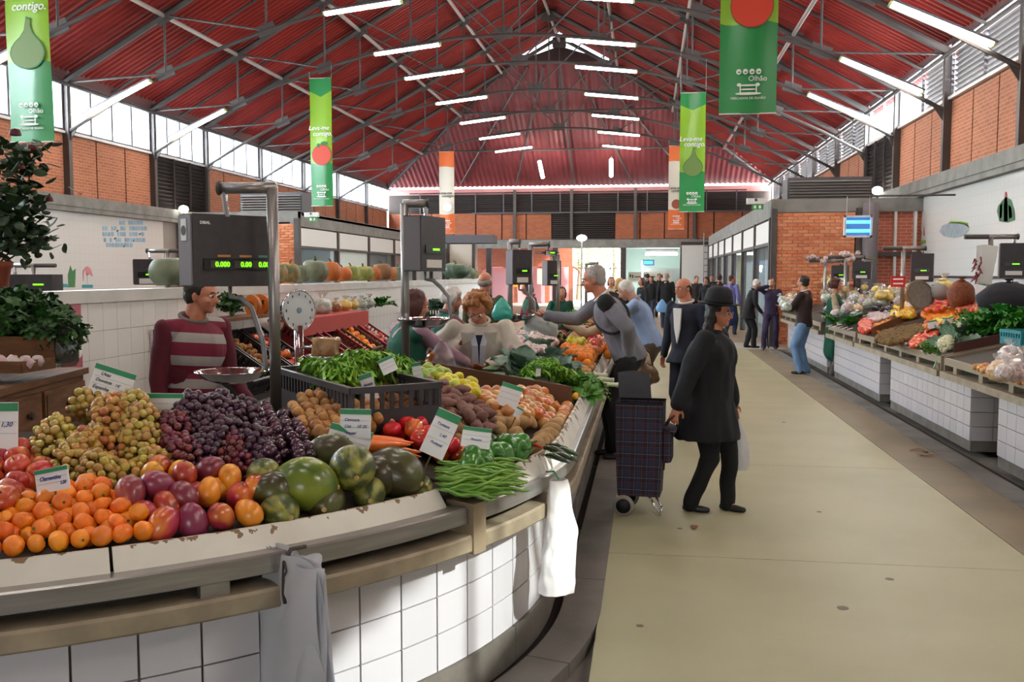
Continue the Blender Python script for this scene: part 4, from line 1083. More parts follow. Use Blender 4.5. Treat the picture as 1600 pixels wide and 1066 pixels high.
def mfn(v): return Vector((v.x*1.28, v.y*(1-.12*v.x), v.z*(.94-.08*v.x)))
mang = [fruit('mango', M_MAN, .046, 16, 11, (1, 1, 1), mfn, [('stem_scar', MB().lathe([(0, .003), (.004, .002), (.006, 0)], 7, (-.0585, 0, 0), Matrix.Rotation(-PI/2, 3, 'Y')), STEM)])]
M_MAN2 = mat('mango_skin_dark', '7d2b3f', .35, col2='b0503c', scale=8, thr=(.5, .8), hue=.02, val=.2, coat=.3)
mang.append(fruit('mango', M_MAN2, .046, 16, 11, (1, 1, 1), mfn, [('stem_scar', MB().lathe([(0, .003), (.004, .002), (.006, 0)], 7, (-.0585, 0, 0), Matrix.Rotation(-PI/2, 3, 'Y')), STEM)]))
M_MAN3 = mat('mango_skin_yellow', 'e59a28', .35, col2='c8502e', scale=7, thr=(.55, .8), hue=.012, val=.1, coat=.3)
mang.append(fruit('mango', M_MAN3, .043, 16, 11, (1, 1, 1), mfn))
M_PLUM = mat('plum_skin', '2b1426', .22, col2='4a1f38', scale=10, hue=.02, val=.3, coat=.4)
plum = [fruit('plum', M_PLUM, .027, 14, 9, (1, 1, .95), dimple(.12))]
M_POT = mat('potato_skin', 'b8864e', .7, col2='9c6c3a', scale=22, bump=.35, bscale=90, hue=.01, val=.12)
spot = [fruit('small_potato', M_POT, .0255, 12, 8, (1.1, 1, .95), noisy(.22, 1.3, s)) for s in (1, 5, 9)]
M_POTB = mat('brown_potato_skin', '8f6340', .75, col2='77502f', scale=22, bump=.35, bscale=90, hue=.01, val=.14)
bpot = [fruit('brown_potato', M_POTB, .034, 12, 8, (1.1, 1, .92), noisy(.25, 1.3, s)) for s in (2, 6)]
bigp = [fruit('large_potato', mat('pale_potato_skin', 'b08c5c', .7, col2='9a7748', scale=18, bump=.3, bscale=80, val=.08), .043, 16, 10, (1.45, 1, .85), noisy(.22, 1.1, s)) for s in (3, 7)]
M_SWP = mat('sweet_potato_skin', '74504a', .75, col2='8a6258', scale=18, bump=.3, bscale=70, hue=.01, val=.14)
def swf(s): return lambda v: Vector((v.x*(1), v.y*(1-.3*abs(v.x)**2), v.z*(1-.3*abs(v.x)**2)))*(1+.2*noise.noise(v*1.4+Vector((s, 0, 0))))
swpt = [fruit('sweet_potato', M_SWP, .029, 14, 9, (1.75, .9, .85), swf(s)) for s in (1, 4)]
M_TOM = mat('tomato_skin', 'd93a20', .2, col2='d8572a', scale=5, hue=.018, val=.1, coat=.5)
def tomf(v):
    a = math.atan2(v.y, v.x); return v*(1+.035*math.cos(5*a)*(1-abs(v.z))+(-.14*max(0, v.z-.75)/.25))
def star(r, z, n=5, w=.25):
    mb = MB()
    for k in range(n):
        a = 2*PI*k/n; mb.add([(0, 0, z+.002), (r*.5*math.cos(a-w), r*.5*math.sin(a-w), z+.001), (r*math.cos(a), r*math.sin(a), z-.002), (r*.5*math.cos(a+w), r*.5*math.sin(a+w), z+.001)], [(0, 1, 2, 3)])
    return mb
toma = [fruit('tomato', M_TOM, .045, 18, 11, (1, 1, .82), tomf, [('calyx', star(.02, .0335), CALYX)])]
M_ONI = mat('onion_skin', 'bf6220', .28, col2='cf8436', scale=12, stretch=(1, 1, .15), hue=.02, val=.15, coat=.5)
def onif(v): return Vector((v.x, v.y, v.z*.86+(.32*max(0, (v.z-.86)/.14)**1.5 if v.z > .86 else 0)))*(1) if v.z < .86 else Vector((v.x*.7, v.y*.7, v.z*.86+.3*((v.z-.86)/.14)))
onio = [fruit('onion', M_ONI, .038, 16, 11, (1, 1, 1), onif), fruit('onion', mat('onion_skin_pale', 'd0a468', .35, col2='c08244', scale=10, stretch=(1, 1, .15), hue=.01, val=.1, coat=.3), .036, 16, 11, (1, 1, 1), onif)]
M_LEM = mat('lemon_peel', 'e8cf2a', .4, col2='c9c832', scale=6, bump=.2, bscale=220, hue=.025, val=.08)
def lemf(v): return Vector((v.x, v.y, v.z*1.06+(.14*(abs(v.z)-.85)/.15*(1 if v.z > 0 else -1) if abs(v.z) > .85 else 0)))
lemo = [fruit('lemon', M_LEM, .029, 14, 11, (1, 1, 1), lemf)]
M_LIM = mat('lime_peel', '8fa83a', .4, col2='a8b43e', scale=6, bump=.2, bscale=220, hue=.02, val=.12)
lime = [fruit('lime', M_LIM, .028, 14, 10, (1, 1, 1.05), lemf)]
M_PEP = mat('green_pepper_skin', '2f6f1c', .25, col2='4a8a28', scale=6, hue=.012, val=.15, coat=.25)
def pepf(v):
    a = math.atan2(v.y, v.x); s = 1+.15*abs(math.cos(1.5*a+.4))**.6-.08
    return Vector((v.x*s*(1+.12*v.z), v.y*s*(1+.12*v.z), v.z*1.35-(.35*max(0, (v.z-.8)/.2)**2)))
pepp = [fruit('green_pepper', M_PEP, .046, 20, 12, (1, 1, 1), pepf, [('stem', MB().tube([(0, 0, .04), (.003, 0, .06), (.012, 0, .075)], [.008, .005, .006], 7), CALYX)])]
M_YPEP = mat('yellow_pepper_skin', 'e8b417', .2, coat=.5, hue=.015, val=.1)
ypep = [fruit('yellow_pepper', M_YPEP, .046, 16, 10, (1, 1, 1), pepf, [('stem', MB().tube([(0, 0, .04), (.003, 0, .06), (.012, 0, .075)], [.008, .005, .006], 7), CALYX)])]
M_ZUC = mat('zucchini_skin', '5f7456', .4, col2='48603f', scale=20, val=.12)
zucc = [fruit('zucchini', M_ZUC, .021, 12, 10, (1, 1, 3.2), None, [('stem', stemb(0, .064, .014, .005), CALYX)])]
M_MEL = mat('melon_rind', '3a4520', .4, col2='8a8a3c', scale=9, thr=(.42, .62), stretch=(.35, 3.2, 3.2), bump=.12, bscale=30, hue=.01, val=.15, coat=.15)
def melf(v): return Vector((v.x*(1), v.y*(1-.1*v.x*v.x), v.z*(1-.1*v.x*v.x)))
M_MEL2 = mat('melon_rind_dark', '3a3119', .36, col2='555a28', scale=6, thr=(.4, .7), stretch=(.4, 2.5, 2.5), bump=.1, bscale=30, hue=.01, val=.1, coat=.2)
M_MEL3 = mat('melon_rind_lime', '47601c', .32, col2='8a942e', scale=4, thr=(.35, .7), stretch=(.8, 2.2, 2.2), bump=.12, bscale=34, val=.05, coat=.25)
def melon(px, py, r, k, yaw, pitch, h, m, label):
    p = pushin(hitsurf(bed, px, py, h), r*.95); o = MB().ball((0, 0, 0), r, 26, 16, (k, 1, 1), None, melf).build('melon', m, None, True)
    MB().lathe([(0, .004), (.008, .003), (.011, -.003)], 9, (r*k*.995, 0, 0), Matrix.Rotation(PI/2, 3, 'Y')).build('blossom_scar', mat('melon_scar', 'b39a5c', .7), o)
    o.location = p; o.rotation_euler = (R.uniform(0, 6), pitch, yaw); tag(o, label, 'melon', 'melons at the front of the stall'); return o
M_CAR = mat('carrot_skin', 'ec6a22', .4, col2='f08438', scale=30, stretch=(.6, 1, 1), hue=.008, val=.08, coat=.15)
def carrot_mesh():
    mb = MB(); pts = [(x*.2, .004*math.sin(x*5), 0) for x in np.linspace(0, 1, 11)]
    mb.tube(pts, [.010, .019, .0205, .02, .019, .0175, .0155, .013, .010, .006, .0015], 12); return mb
carr = [proto(carrot_mesh().build('carrot', M_CAR, None, True))]
MB().tube([(-.012, 0, 0), (.002, 0, 0)], [.006, .009], 7).build('crown', CALYX, carr[0])
M_BEAN = mat('green_bean_skin', '5f8f2e', .4, col2='79a83e', scale=20, hue=.012, val=.15, coat=.15)
def bean_mesh(s):
    rr = random.Random(s); b = rr.uniform(-.03, .03); pts = [(x*.2, b*math.sin(x*PI), .006*math.sin(x*9+s)) for x in np.linspace(0, 1, 11)]
    return MB().tube(pts, [.001, .0035, .005, .0046, .0052, .0046, .0052, .0046, .005, .0035, .0008], 6)
bean = [proto(bean_mesh(s).build('green_bean', M_BEAN, None, True)) for s in (1, 2, 3)]
M_GAR = mat('garlic_skin', 'd9cfc4', .5, col2='b996a0', scale=9, stretch=(1, 1, .3), val=.1)
def garf(v):
    a = math.atan2(v.y, v.x); s = 1+.08*math.cos(6*a); return Vector((v.x*s, v.y*s, v.z*.8)) if v.z < .8 else Vector((v.x*.35, v.y*.35, .64+(v.z-.8)*3.2))
garl = [fruit('garlic', M_GAR, .026, 14, 9, (1, 1, 1), garf)]
M_KIW = mat('kiwi_skin', '7c6238', .85, col2='6a5230', scale=30, val=.12)
kiwi = [fruit('kiwi', M_KIW, .027, 12, 8, (1.2, 1, 1))]
# leaves
def leafmat(name, a, b, sc=14): return mat(name, a, .5, col2=b, scale=sc, hue=.012, val=.18, sub=0)
M_LET = leafmat('lettuce_leaf', '8fc23a', '5f9c28'); M_DKL = leafmat('dark_leaf', '2f5a24', '1f441c'); M_CAB = leafmat('cabbage_leaf', '4f6f5c', '7f9a8a', 7)
M_CEL = leafmat('celery_leaf', '5f9a30', '3f7a24')
def ruffled(L, W, ruf, seed, nu=10, nv=8, curl=.6, cup=.25, freq=13):
    def f(u, v):
        s = v*2-1; w = W*math.sin(PI*min(1, .12+u*.88))**.6; e = abs(s)**2
        x = s*w/2; y = u*L*math.cos(curl*u*.6); z = L*curl*u*u*.5*-1+cup*abs(s)*W*.4
        q = noise.noise(Vector((s*2.5+seed, u*freq*.5, seed)))*ruf*1.2+ruf*math.sin(freq*u*2+s*3+seed)*e
        return (x+q*.4*s, y, z+q*(.3+e))
    return f
def leaf_head(name, m, n, L, W, ruf, seed, upr=.9, leafname='leaf', cap=0, nu=9, nv=6, rib=None):
    """rosette: every leaf its own part, sharing three leaf meshes"""
    e = empty(name); ms = [MB().grid(ruffled(L, W, ruf, seed+k*3.3), nu, nv).mesh(leafname, m, True) for k in range(3)]; rr = random.Random(seed)
    for k in range(n):
        f = k/n; a = k*2.4+rr.uniform(-.3, .3); t = upr*(1-f*.85)+rr.uniform(-.15, .15)
        o = newobj(leafname, ms[k % 3], e); s = 1-.35*(1-f)*.6+rr.uniform(-.1, .1)
        o.matrix_local = Matrix.Rotation(a, 4, 'Z') @ Matrix.Translation((0, .01+.015*f, 0)) @ Matrix.Rotation(t*1.25, 4, 'X') @ Matrix.Scale(s, 4)
    return proto(e)
lett = leaf_head('lettuce', M_LET, 24, .17, .15, .03, 3, 1.0, nu=16, nv=12)
cele = leaf_head('celery', M_CEL, 16, .2, .09, .02, 9, .7, nu=8)
cabb = leaf_head('cabbage', M_CAB, 14, .22, .2, .014, 5, .9)
dark = leaf_head('leafy_greens', leafmat('bright_green_leaf', '3f8a28', '2a6a1c'), 18, .2, .14, .02, 7, .9)
def put(pr, p, label, cat, group=None, rot=(0, 0, 0), sc=1.0):
    o = copy_tree(pr); o.location = p; o.rotation_euler = rot; o.scale = (sc, sc, sc) if isinstance(sc, (int, float)) else sc; return tag(o, label, cat, group)

# ---- clementines, apples, mangoes
pile(clem, [(-30, 790), (0, 778), (45, 770), (80, 758), (120, 752), (150, 748), (185, 758), (205, 785), (238, 822), (282, 836), (290, 880), (170, 900), (-30, 930)], .031, ramp(.045, .06),
     label='clementine in the orange pile at the front left corner of the stall', cat='clementine', group='clementines at the front left of the stall')
pile(appl, [(-40, 700), (30, 690), (60, 688), (72, 722), (60, 745), (30, 775), (0, 785), (-40, 790)], .043, ramp(.05, .07), flat=.7,
     label='red apple in the pile at the left edge behind the clementines', cat='apple', group='red apples at the left edge')
MP = [(212, 745), (250, 728), (300, 722), (350, 735), (375, 742), (400, 762), (418, 800), (418, 870), (370, 880), (285, 880), (262, 835), (238, 812), (222, 800), (205, 780), (200, 760)]
pile([mang[0], mang[0], mang[1], mang[2]], MP, .052, ramp(.05, .08), gap=.93, label='red and yellow mango in the pile left of the melons', cat='mango', group='mangoes at the front of the stall')
# ---- plums, potatoes, tomatoes ...
pile(plum, [(395, 640), (420, 630), (455, 645), (470, 672), (490, 690), (492, 712), (470, 722), (440, 700), (420, 715), (402, 690)], .0275, ramp(.07, .07), jz=.5, label='dark purple plum in the pile right of the red grapes', cat='plum', group='dark plums beside the red grapes')
pile(spot, [(452, 640), (470, 622), (505, 608), (525, 612), (545, 622), (575, 622), (600, 632), (590, 655), (560, 668), (520, 690), (480, 672), (462, 655)], .0265, ramp(.07, .08), jz=.5, gap=1.0, label='small golden potato in the pile below the black crate', cat='potato', group='small golden potatoes')
pile(bpot, [(585, 622), (600, 603), (640, 606), (665, 622), (700, 645), (735, 668), (722, 688), (700, 680), (690, 655), (650, 640), (620, 632)], .037, ramp(.08, .08), jz=.4, label='brown potato in the pile behind the tomatoes', cat='potato', group='brown potatoes behind the tomatoes')
pile(swpt, [(625, 600), (640, 588), (680, 590), (720, 605), (745, 628), (770, 648), (768, 662), (735, 655), (700, 640), (660, 618)], .036, ramp(.09, .10), jz=.4, flat=.5, label='purplish sweet potato in the heap below the lemons', cat='sweet potato', group='purplish sweet potatoes')
pile(toma, [(582, 655), (590, 640), (620, 634), (670, 640), (690, 655), (712, 672), (722, 690), (700, 705), (670, 690), (610, 672)], .046, ramp(.07, .08), jz=.3, flat=1.2, gap=.95, label='large ripe tomato in the pile between carrots and potatoes', cat='tomato', group='large tomatoes in the middle of the stall')
pile(lemo, [(690, 580), (745, 590), (746, 612), (734, 626), (710, 606), (688, 594)], .031, ramp(.09, .09), jz=.4, label='yellow lemon at the foot of the brown divider board', cat='lemon', group='lemons along the divider')
pile(lime, [(632, 588), (645, 578), (665, 572), (695, 574), (700, 586), (665, 590), (640, 598)], .027, ramp(.09, .08), jz=.4, label='pale green lime among the lemons', cat='lime', group='limes beside the lemons')
pile(onio, [(745, 625), (752, 608), (790, 612), (850, 608), (895, 640), (915, 660), (905, 680), (850, 652), (800, 648), (770, 640)], .038, ramp(.06, .09), jz=.3, flat=1.3, gap=.97, label='golden onion in the pile along the brown divider board', cat='onion', group='golden onions in the near bed')
pile(bigp, [(760, 655), (800, 645), (845, 648), (885, 662), (905, 690), (890, 720), (850, 715), (800, 688), (765, 672)], .052, ramp(.06, .07), jz=.3, flat=.5, gap=1.05, label='large pale potato in the pile below the onions', cat='potato', group='large pale potatoes')
for (px, py, s) in ((716, 664, 1.45), (738, 660, 1.2)):
    put(bigp[0], hitsurf(bed, px, py+4, .08), 'very large pale potato leaning beside the white price card, %s one' % ('left' if px < 720 else 'right'), 'potato', None, (0, .1, .3), s)
for k, (px, py, rz) in enumerate(((752, 700, 2.9), (772, 712, .5), (805, 716, 2.2), (830, 706, .9), (815, 698, 1.8), (758, 715, 3.6), (790, 698, .2), (842, 704, 2.6), (792, 730, .4), (818, 732, 1.4), (846, 722, 2.4), (770, 732, 1.0), (738, 716, .2))):
    put(pepp[0], pushin(hitsurf(bed, px, py, .075), .05), 'glossy green bell pepper in the heap by the chipped board', 'pepper', 'green bell peppers', (1.35, R.uniform(-.3, .3), rz), R.uniform(1.1, 1.3))
for k, (px, py, rz) in enumerate(((768, 684, .4), (787, 686, 1.1), (800, 684, .9))):
    put(zucc[0], hitsurf(bed, px, py, .07), 'pale green zucchini lying between the peppers and potatoes', 'zucchini', 'zucchini behind the peppers', (PI/2, 0, rz), .95)
dch = mat('dark_chilli', '1f3a1c', .25, coat=.4, val=.2); rch = mat('red_chilli', 'c03a20', .3, coat=.3)
for k, (px, py, rz) in enumerate(((820, 690, .5), (858, 700, .5), (868, 704, .6), (876, 702, .5), (862, 712, .6), (872, 710, .5), (866, 696, .5))):
    o = MB().tube([(0, 0, 0), (.04, .004, .006), (.09, .0, .004), (.14, -.01, 0)], [.009, .015, .012, .002], 8).build('chilli', rch if k == 0 else dch, None, True)
    MB().tube([(-.02, 0, 0), (.002, 0, 0)], [.003, .006], 6).build('stem', CALYX, o)
    o.location = hitsurf(bed, px-8, py, .06); o.rotation_euler = (0, .1, -rz); tag(o, 'long red chilli lying on the potatoes' if k == 0 else 'long dark green chilli by the board right of the bell peppers', 'chilli', None if k == 0 else 'dark green chillies')
# green beans, one by one
p0 = hitsurf(bed, 690, 745, .05); p1_ = hitsurf(bed, 795, 735, .05)
for k in range(190):
    f = R.random(); g_ = R.random(); px = 678+70*g_; py = 722+45*f+R.uniform(-3, 3)+(0 if g_ > .2 else 0)
    lift = .03+.04*R.random()*math.sin(PI*min(1, f+.1))
    p = hitsurf(bed, px, py, lift)
    o = copy_tree(R.choice(bean)); o.location = p; o.rotation_euler = (R.uniform(-.15, .15), R.uniform(-.12, .2), R.uniform(.15, .6)); s = R.uniform(.85, 1.15); o.scale = (s, s*1.2, s*1.2)
    tag(o, 'long green bean in the heap right of the dark melon', 'green bean', 'green beans')
# carrots
for k, (px, py, rz, s) in enumerate(((492, 668, -.5, 1.0), (538, 687, .22, 1.1), (545, 692, .12, 1.15), (560, 695, .05, 1.15), (552, 700, -.02, 1.2), (576, 703, .02, 1.1), (515, 680, 1.0, .8), (525, 684, 1.3, .8), (590, 706, .1, .9), (530, 690, .3, 1.1), (505, 684, .3, .9))):
    put(carr[0], hitsurf(bed, px, py, .06), 'orange carrot in the bundle between plums and tomatoes', 'carrot', 'carrots in front of the tomatoes', (R.uniform(0, 3), R.uniform(-.1, .1), rz), (s, s*1.15, s*1.15))
# melons
for a in ((477, 757, .098, 1.22, .15, .1, .07, M_MEL3, 'largest bright green melon lying at the front of the heap'), (640, 742, .098, 1.3, -.35, .25, .07, M_MEL2, 'long dark brown-green melon at the right of the heap'),
          (560, 733, .085, 1.1, -1.1, .2, .12, M_MEL, 'upright ribbed melon with yellow crown in the middle of the heap'), (608, 776, .062, 1.15, -1.2, .2, .04, M_MEL, 'small striped melon with yellow top by the display board'),
          (548, 792, .07, 1.25, -1.3, .1, .04, M_MEL2, 'dark melon low at the front below the ribbed one'), (470, 808, .064, 1.3, -.7, .1, .035, M_MEL, 'half hidden striped melon beside the mangoes'),
          (412, 742, .06, 1.2, -.8, -.3, .08, M_MEL, 'small yellowish striped melon behind the mangoes'), (428, 768, .07, 1.15, .3, 0, .055, M_MEL2, 'dark melon in shade left of the largest one'),
          (518, 712, .085, 1.2, .2, .1, .09, M_MEL2, 'dark melon behind the heap below the carrots'), (690, 764, .045, 1.2, -.6, 0, .03, M_MEL, 'smallest ribbed melon at the right end by the beans'),
          (590, 745, .08, 1.1, .5, 0, .05, M_MEL2, 'dark melon deep in the middle of the heap')): melon(*a)
# grapes
def bunch(m, n, L, rg, seed):
    e = empty('grape_bunch'); rr = random.Random(seed); me = MB().ball((0, 0, 0), rg, 10, 7, (1, 1, 1.08)).mesh('grape', m, True); pts = []
    tries = 0
    while len(pts) < n and tries < 9000:
        tries += 1; t = rr.random(); w_ = (.30*L)*(math.sin(PI*min(1, .22+t*.78))**.6)+.006
        a = rr.uniform(0, 6.28); q = Vector((L*t, w_*math.cos(a)*rr.uniform(.75, 1), w_*math.sin(a)*rr.uniform(.75, 1)))
        if all((q-o).length > rg*1.42 for o in pts): pts.append(q)
    for q in pts: newobj('grape', me, e, q, (rr.uniform(0, 3), rr.uniform(0, 3), 0), rr.uniform(.85, 1.08))
    MB().tube([(-.04, 0, .01), (0, 0, 0), (L*.9, 0, 0)], [.0025, .003, .0015], 6).build('stem', STEM, e)
    return proto(e)
M_GW = mat('white_grape_skin', 'a9a04a', .25, col2='b98f45', scale=30, hue=.03, val=.15, coat=.3, sub=.15)
M_GW2 = mat('amber_grape_skin', 'b98840', .28, col2='a87038', scale=30, hue=.03, val=.15, coat=.3, sub=.15)
M_GR = mat('red_grape_skin', '5a1f2e', .25, col2='7a2c38', scale=30, hue=.025, val=.3, coat=.3, sub=.1)
M_GR2 = mat('dark_grape_skin', '47233a', .3, col2='3a1d30', scale=30, hue=.02, val=.25, coat=.25)
gw = [bunch(M_GW, 60, .185, .0165, 1), bunch(M_GW2, 58, .18, .0165, 2)]; gr = [bunch(M_GR, 58, .18, .0165, 3), bunch(M_GR2, 60, .185, .0165, 4)]
WG = [(118, 638, .14, 0, .2), (170, 645, .17, 1, -1.0), (225, 660, .15, 0, -1.3), (95, 680, .10, 0, -1.4), (135, 700, .09, 1, -1.2), (165, 690, .1, 1, -1.7), (205, 640, .17, 0, -1.0), (235, 690, .10, 0, -1.4), (215, 730, .06, 0, .4), (150, 735, .06, 0, -.9), (120, 715, .07, 0, -1.2), (190, 700, .07, 1, -1.2), (175, 755, .03, 0, .3)]
labs = ['pale', 'amber']
for k, (px, py, h, i, rz) in enumerate(WG):
    p = hitsurf(bed, px, py-14, h+.02); put(gw[i], p, labs[i]+' bunch of muscat grapes in the heap above the clementines', 'grapes', 'pale and amber grape bunches', (R.uniform(0, 6), .45, rz), 1.0)
RG = [(300, 640, .16, 1, -1.2), (345, 640, .16, 1, -1.4), (385, 650, .14, 1, -1.5), (275, 670, .13, 0, -1.2), (320, 665, .13, 1, -1.1), (360, 680, .12, 1, -1.6), (395, 690, .10, 1, -1.2), (280, 705, .09, 0, -.8), (325, 700, .09, 1, -1.3), (370, 705, .08, 0, -1.4), (405, 715, .06, 1, -1.0), (300, 722, .05, 1, -.4), (350, 722, .05, 0, -.3), (425, 705, .05, 1, -1.2)]
for k, (px, py, h, i, rz) in enumerate(RG):
    p = hitsurf(bed, px, py-14, h+.02); put(gr[i], p, ['red', 'dark purple'][i]+' bunch of grapes in the heap left of the plums', 'grapes', 'red and dark grape bunches', (R.uniform(0, 6), .45, rz), 1.0)
# lettuce in a black crate
BLK = mat('black_plastic', '1c1b1e', .4, val=.0); GRY = mat('dark_grey_plastic', '38373b', .42)
def crate(name, loc, rz, L, W, Hh, m, label, tilt=0, open_slots=True, col='black', group=None):
    e = empty(name, loc, label=label, cat='crate', group=group); e.rotation_euler = (tilt, 0, rz); t = .012
    MB().box((0, 0, t/2), (L, W, t)).build('base', m, e)
    for (c, d, ax) in (((0, -W/2, 0), (L, t), 0), ((0, W/2, 0), (L, t), 0), ((-L/2, 0, 0), (t, W), 1), ((L/2, 0, 0), (t, W), 1)):
        mb = MB(); c = Vector(c); n = int((L if ax == 0 else W)/.045)
        mb.box(c+Vector((0, 0, Hh*.25)), (d[0], d[1], Hh*.5)); mb.box(c+Vector((0, 0, Hh-.014)), (d[0]+.012, d[1]+.012, .028))
        for i in range(n+1):
            s_ = -.5+i/n; mb.box(c+Vector((s_*L*.98 if ax == 0 else 0, s_*W*.98 if ax else 0, Hh*.72)), (.018 if ax == 0 else t, t if ax == 0 else .018, Hh*.5))
        mb.build('side', m, e)
    return e
a = atz(433, 573, 1.22); b_ = atz(552, 606, 1.22); dd = (b_-a).normalized(); ang = math.atan2(dd.y, dd.x); nn = Vector((-dd.y, dd.x, 0)); cc = (a+b_)/2+nn*.2
cc.z = 1.02
crate('plastic_crate', cc, ang, (b_-a).length, .42, .2, GRY, 'dark grey plastic crate full of frilly lettuce beside the first scale pole')
for k, (px, py, z) in enumerate(((520, 590, 1.2), (545, 580, 1.24), (570, 575, 1.25), (595, 575, 1.24), (500, 585, 1.2), (560, 600, 1.17), (590, 600, 1.15), (612, 598, 1.16), (615, 582, 1.2), (585, 622, 1.08), (570, 616, 1.1), (540, 595, 1.2), (625, 600, 1.12))):
    p = atz(px, py, z); p.z -= .01
    put(lett, p, 'frilly green lettuce heaped in the dark grey crate', 'lettuce', 'lettuces in the dark crate', (R.uniform(-.3, .3), R.uniform(-.3, .3), R.uniform(0, 6)), R.uniform(.72, .9))
# beyond the divider
def bedput(pr, px, py, h, *a, **k): return put(pr, hitsurf(bed, px, py, h), *a, **k)
for k, (px, py, s) in enumerate(((850, 585, .85), (870, 590, .8), (838, 588, .7))):
    bedput(lett, px, py, .12, 'bright curly lettuce behind the divider board', 'lettuce', 'curly lettuces behind the divider', rot=(.3, 0, k*2.), sc=s)
for k, (px, py, s) in enumerate(((905, 602, .9), (925, 605, .8), (890, 606, .7), (915, 615, .7))):
    bedput(cele, px, py, .05, 'green celery bunch at the rim behind the divider board', 'celery', 'celery bunches at the rim', rot=(.5, 0, k*2.), sc=s)
for k, (px, py, s) in enumerate(((815, 578, 1.0), (835, 558, 1.1), (862, 570, .9), (880, 582, .8), (800, 560, .8))):
    bedput(cabb, px, py, .1, 'blue-green cabbage with loose outer leaves behind the lettuce', 'cabbage', 'blue-green cabbages', rot=(.2, .2, k*1.7), sc=s)
lkw = mat('leek_white', 'dfe3cf', .4, col2='c3d09a', scale=3); lkg = mat('leek_green', '4f7a45', .5)
for k, (px, py) in enumerate(((935, 592), (940, 600), (925, 586), (800, 575), (812, 585), (822, 590), (806, 592))):
    p = hitsurf(bed, px, py, .07); e = empty('leek', p, label='white leek stalk poking over the rim beyond the divider' if px > 900 else 'green leek lying behind the brown divider board', cat='leek', group='leeks at the rim' if px > 900 else 'leeks behind the divider')
    e.rotation_euler = (0, .05, R.uniform(-.3, .4) if px > 900 else R.uniform(1.2, 2.0))
    MB().tube([(-.12, 0, 0), (.1, 0, 0), (.12, 0, 0)], [.018, .016, .02], 10).build('stalk', lkw, e, True)
    for q in (-.4, 0, .4): MB().grid(lambda u, v: (-.12-.22*u, (v-.5)*.04+q*u*.1, .02*math.sin(u*3)+.01*abs(v-.5)), 6, 3).build('leaf', lkg, e, True)
pile(garl, [(795, 525), (820, 510), (850, 515), (872, 535), (850, 550), (815, 552), (798, 545)], .031, .22, jz=.5, cap=150, sc=(1.0, 1.3), label='garlic bulb in the heap in front of the curly haired woman', cat='garlic', group='garlic bulbs in the heap')
pile([spot[0], onio[1]], [(858, 560), (880, 552), (935, 575), (938, 588), (915, 592), (880, 580)], .03, .07, label='small pale onion or potato in the tray before the oranges', cat='vegetable', group='pale vegetables in the tray')
pile(orng, [(880, 540), (895, 530), (925, 538), (945, 555), (942, 568), (915, 560), (885, 552)], .04, .16, label='orange in the pile in front of the reaching man', cat='orange', group='oranges before the reaching man')
pile(lemo, [(885, 532), (905, 525), (920, 530), (905, 538)], .032, .2, label='lemon at the top of the orange pile', cat='lemon', group='lemons above the oranges')
pile(toma, [(920, 530), (930, 523), (945, 545), (935, 548)], .035, .18, label='red tomato right of the lemons by the reaching man', cat='tomato', group='tomatoes near the reaching man')
pile([fruit('yellow_tomato', mat('yellow_tomato_skin', 'efae22', .25, coat=.4, val=.08), .022, 12, 8)], [(897, 620), (908, 612), (922, 625), (918, 642), (902, 640)], .023, .06, label='small yellow tomato at the rim right of the divider board', cat='tomato', group='small yellow tomatoes')
white_tray = mat('white_tray', 'd8d6d2', .4)
a = atz(938, 592, .95); e = empty('white_tray', (a.x, a.y, bed(a.x, a.y)-.0), label='white tray with raised rim holding the pale onions', cat='tray')
MB().b2((-.62, 0, 0), (-.02, .9, .012)).build('base', white_tray, e)
for c, d in (((-.32, 0, .035), (.62, .015, .07)), ((-.01, .45, .035), (.015, .9, .07))): MB().box(c, d).build('rim', white_tray, e)
# the rest of the long bed: crates of mixed produce receding
far_kinds = [(orng, .04, 'orange', 'oranges'), (appl, .043, 'red apple', 'red apples'), (onio, .038, 'onion', 'onions'), (bigp, .05, 'large potato', 'potatoes'), (lime, .036, 'lime', 'limes'), (mang, .05, 'mango', 'mangoes'), (appl, .043, 'apple', 'apples'), (lemo, .032, 'lemon', 'lemons')]
for k, y in enumerate(np.arange(9.6, 16.0, .75)):
    for j, xi in enumerate((.18, .58)):
        pr, r, c, gname = far_kinds[(k*2+j*3) % 8]
        cells = 0
        for yy in np.arange(y-.33, y+.33, 3.1*r):
            for xx_ in np.arange(xi-.16, xi+.17, 2.9*r):
                X = EC[0]+EA-xx_; o = copy_tree(R.choice(pr)); o.location = (X, yy, bed(X, yy)+r*1.0+R.uniform(0, .04)); o.rotation_euler = rr3(); o.scale = (1.3, 1.3, 1.3)
                tag(o, '%s in the receding bed, %s patch beyond the reaching man, %s the aisle' % (c, od[k], 'along' if j == 0 else 'away from'), c, '%s in the receding bed, row %d' % (gname, k)); cells += 1
for k, (y, xi) in enumerate(((9.3, .7), (10.4, .5), (11.2, .75), (12.2, .6), (13.4, .5), (14.5, .7), (15.8, .4), (17, .6), (18.5, .5))):
    X = EC[0]+EA-xi; put([dark, cabb, cele][k % 3], (X, y, bed(X, y)+.06), 'leafy greens standing in the receding bed behind the reaching man', 'greens', 'leafy greens in the receding bed', (0, 0, k), 1.25)

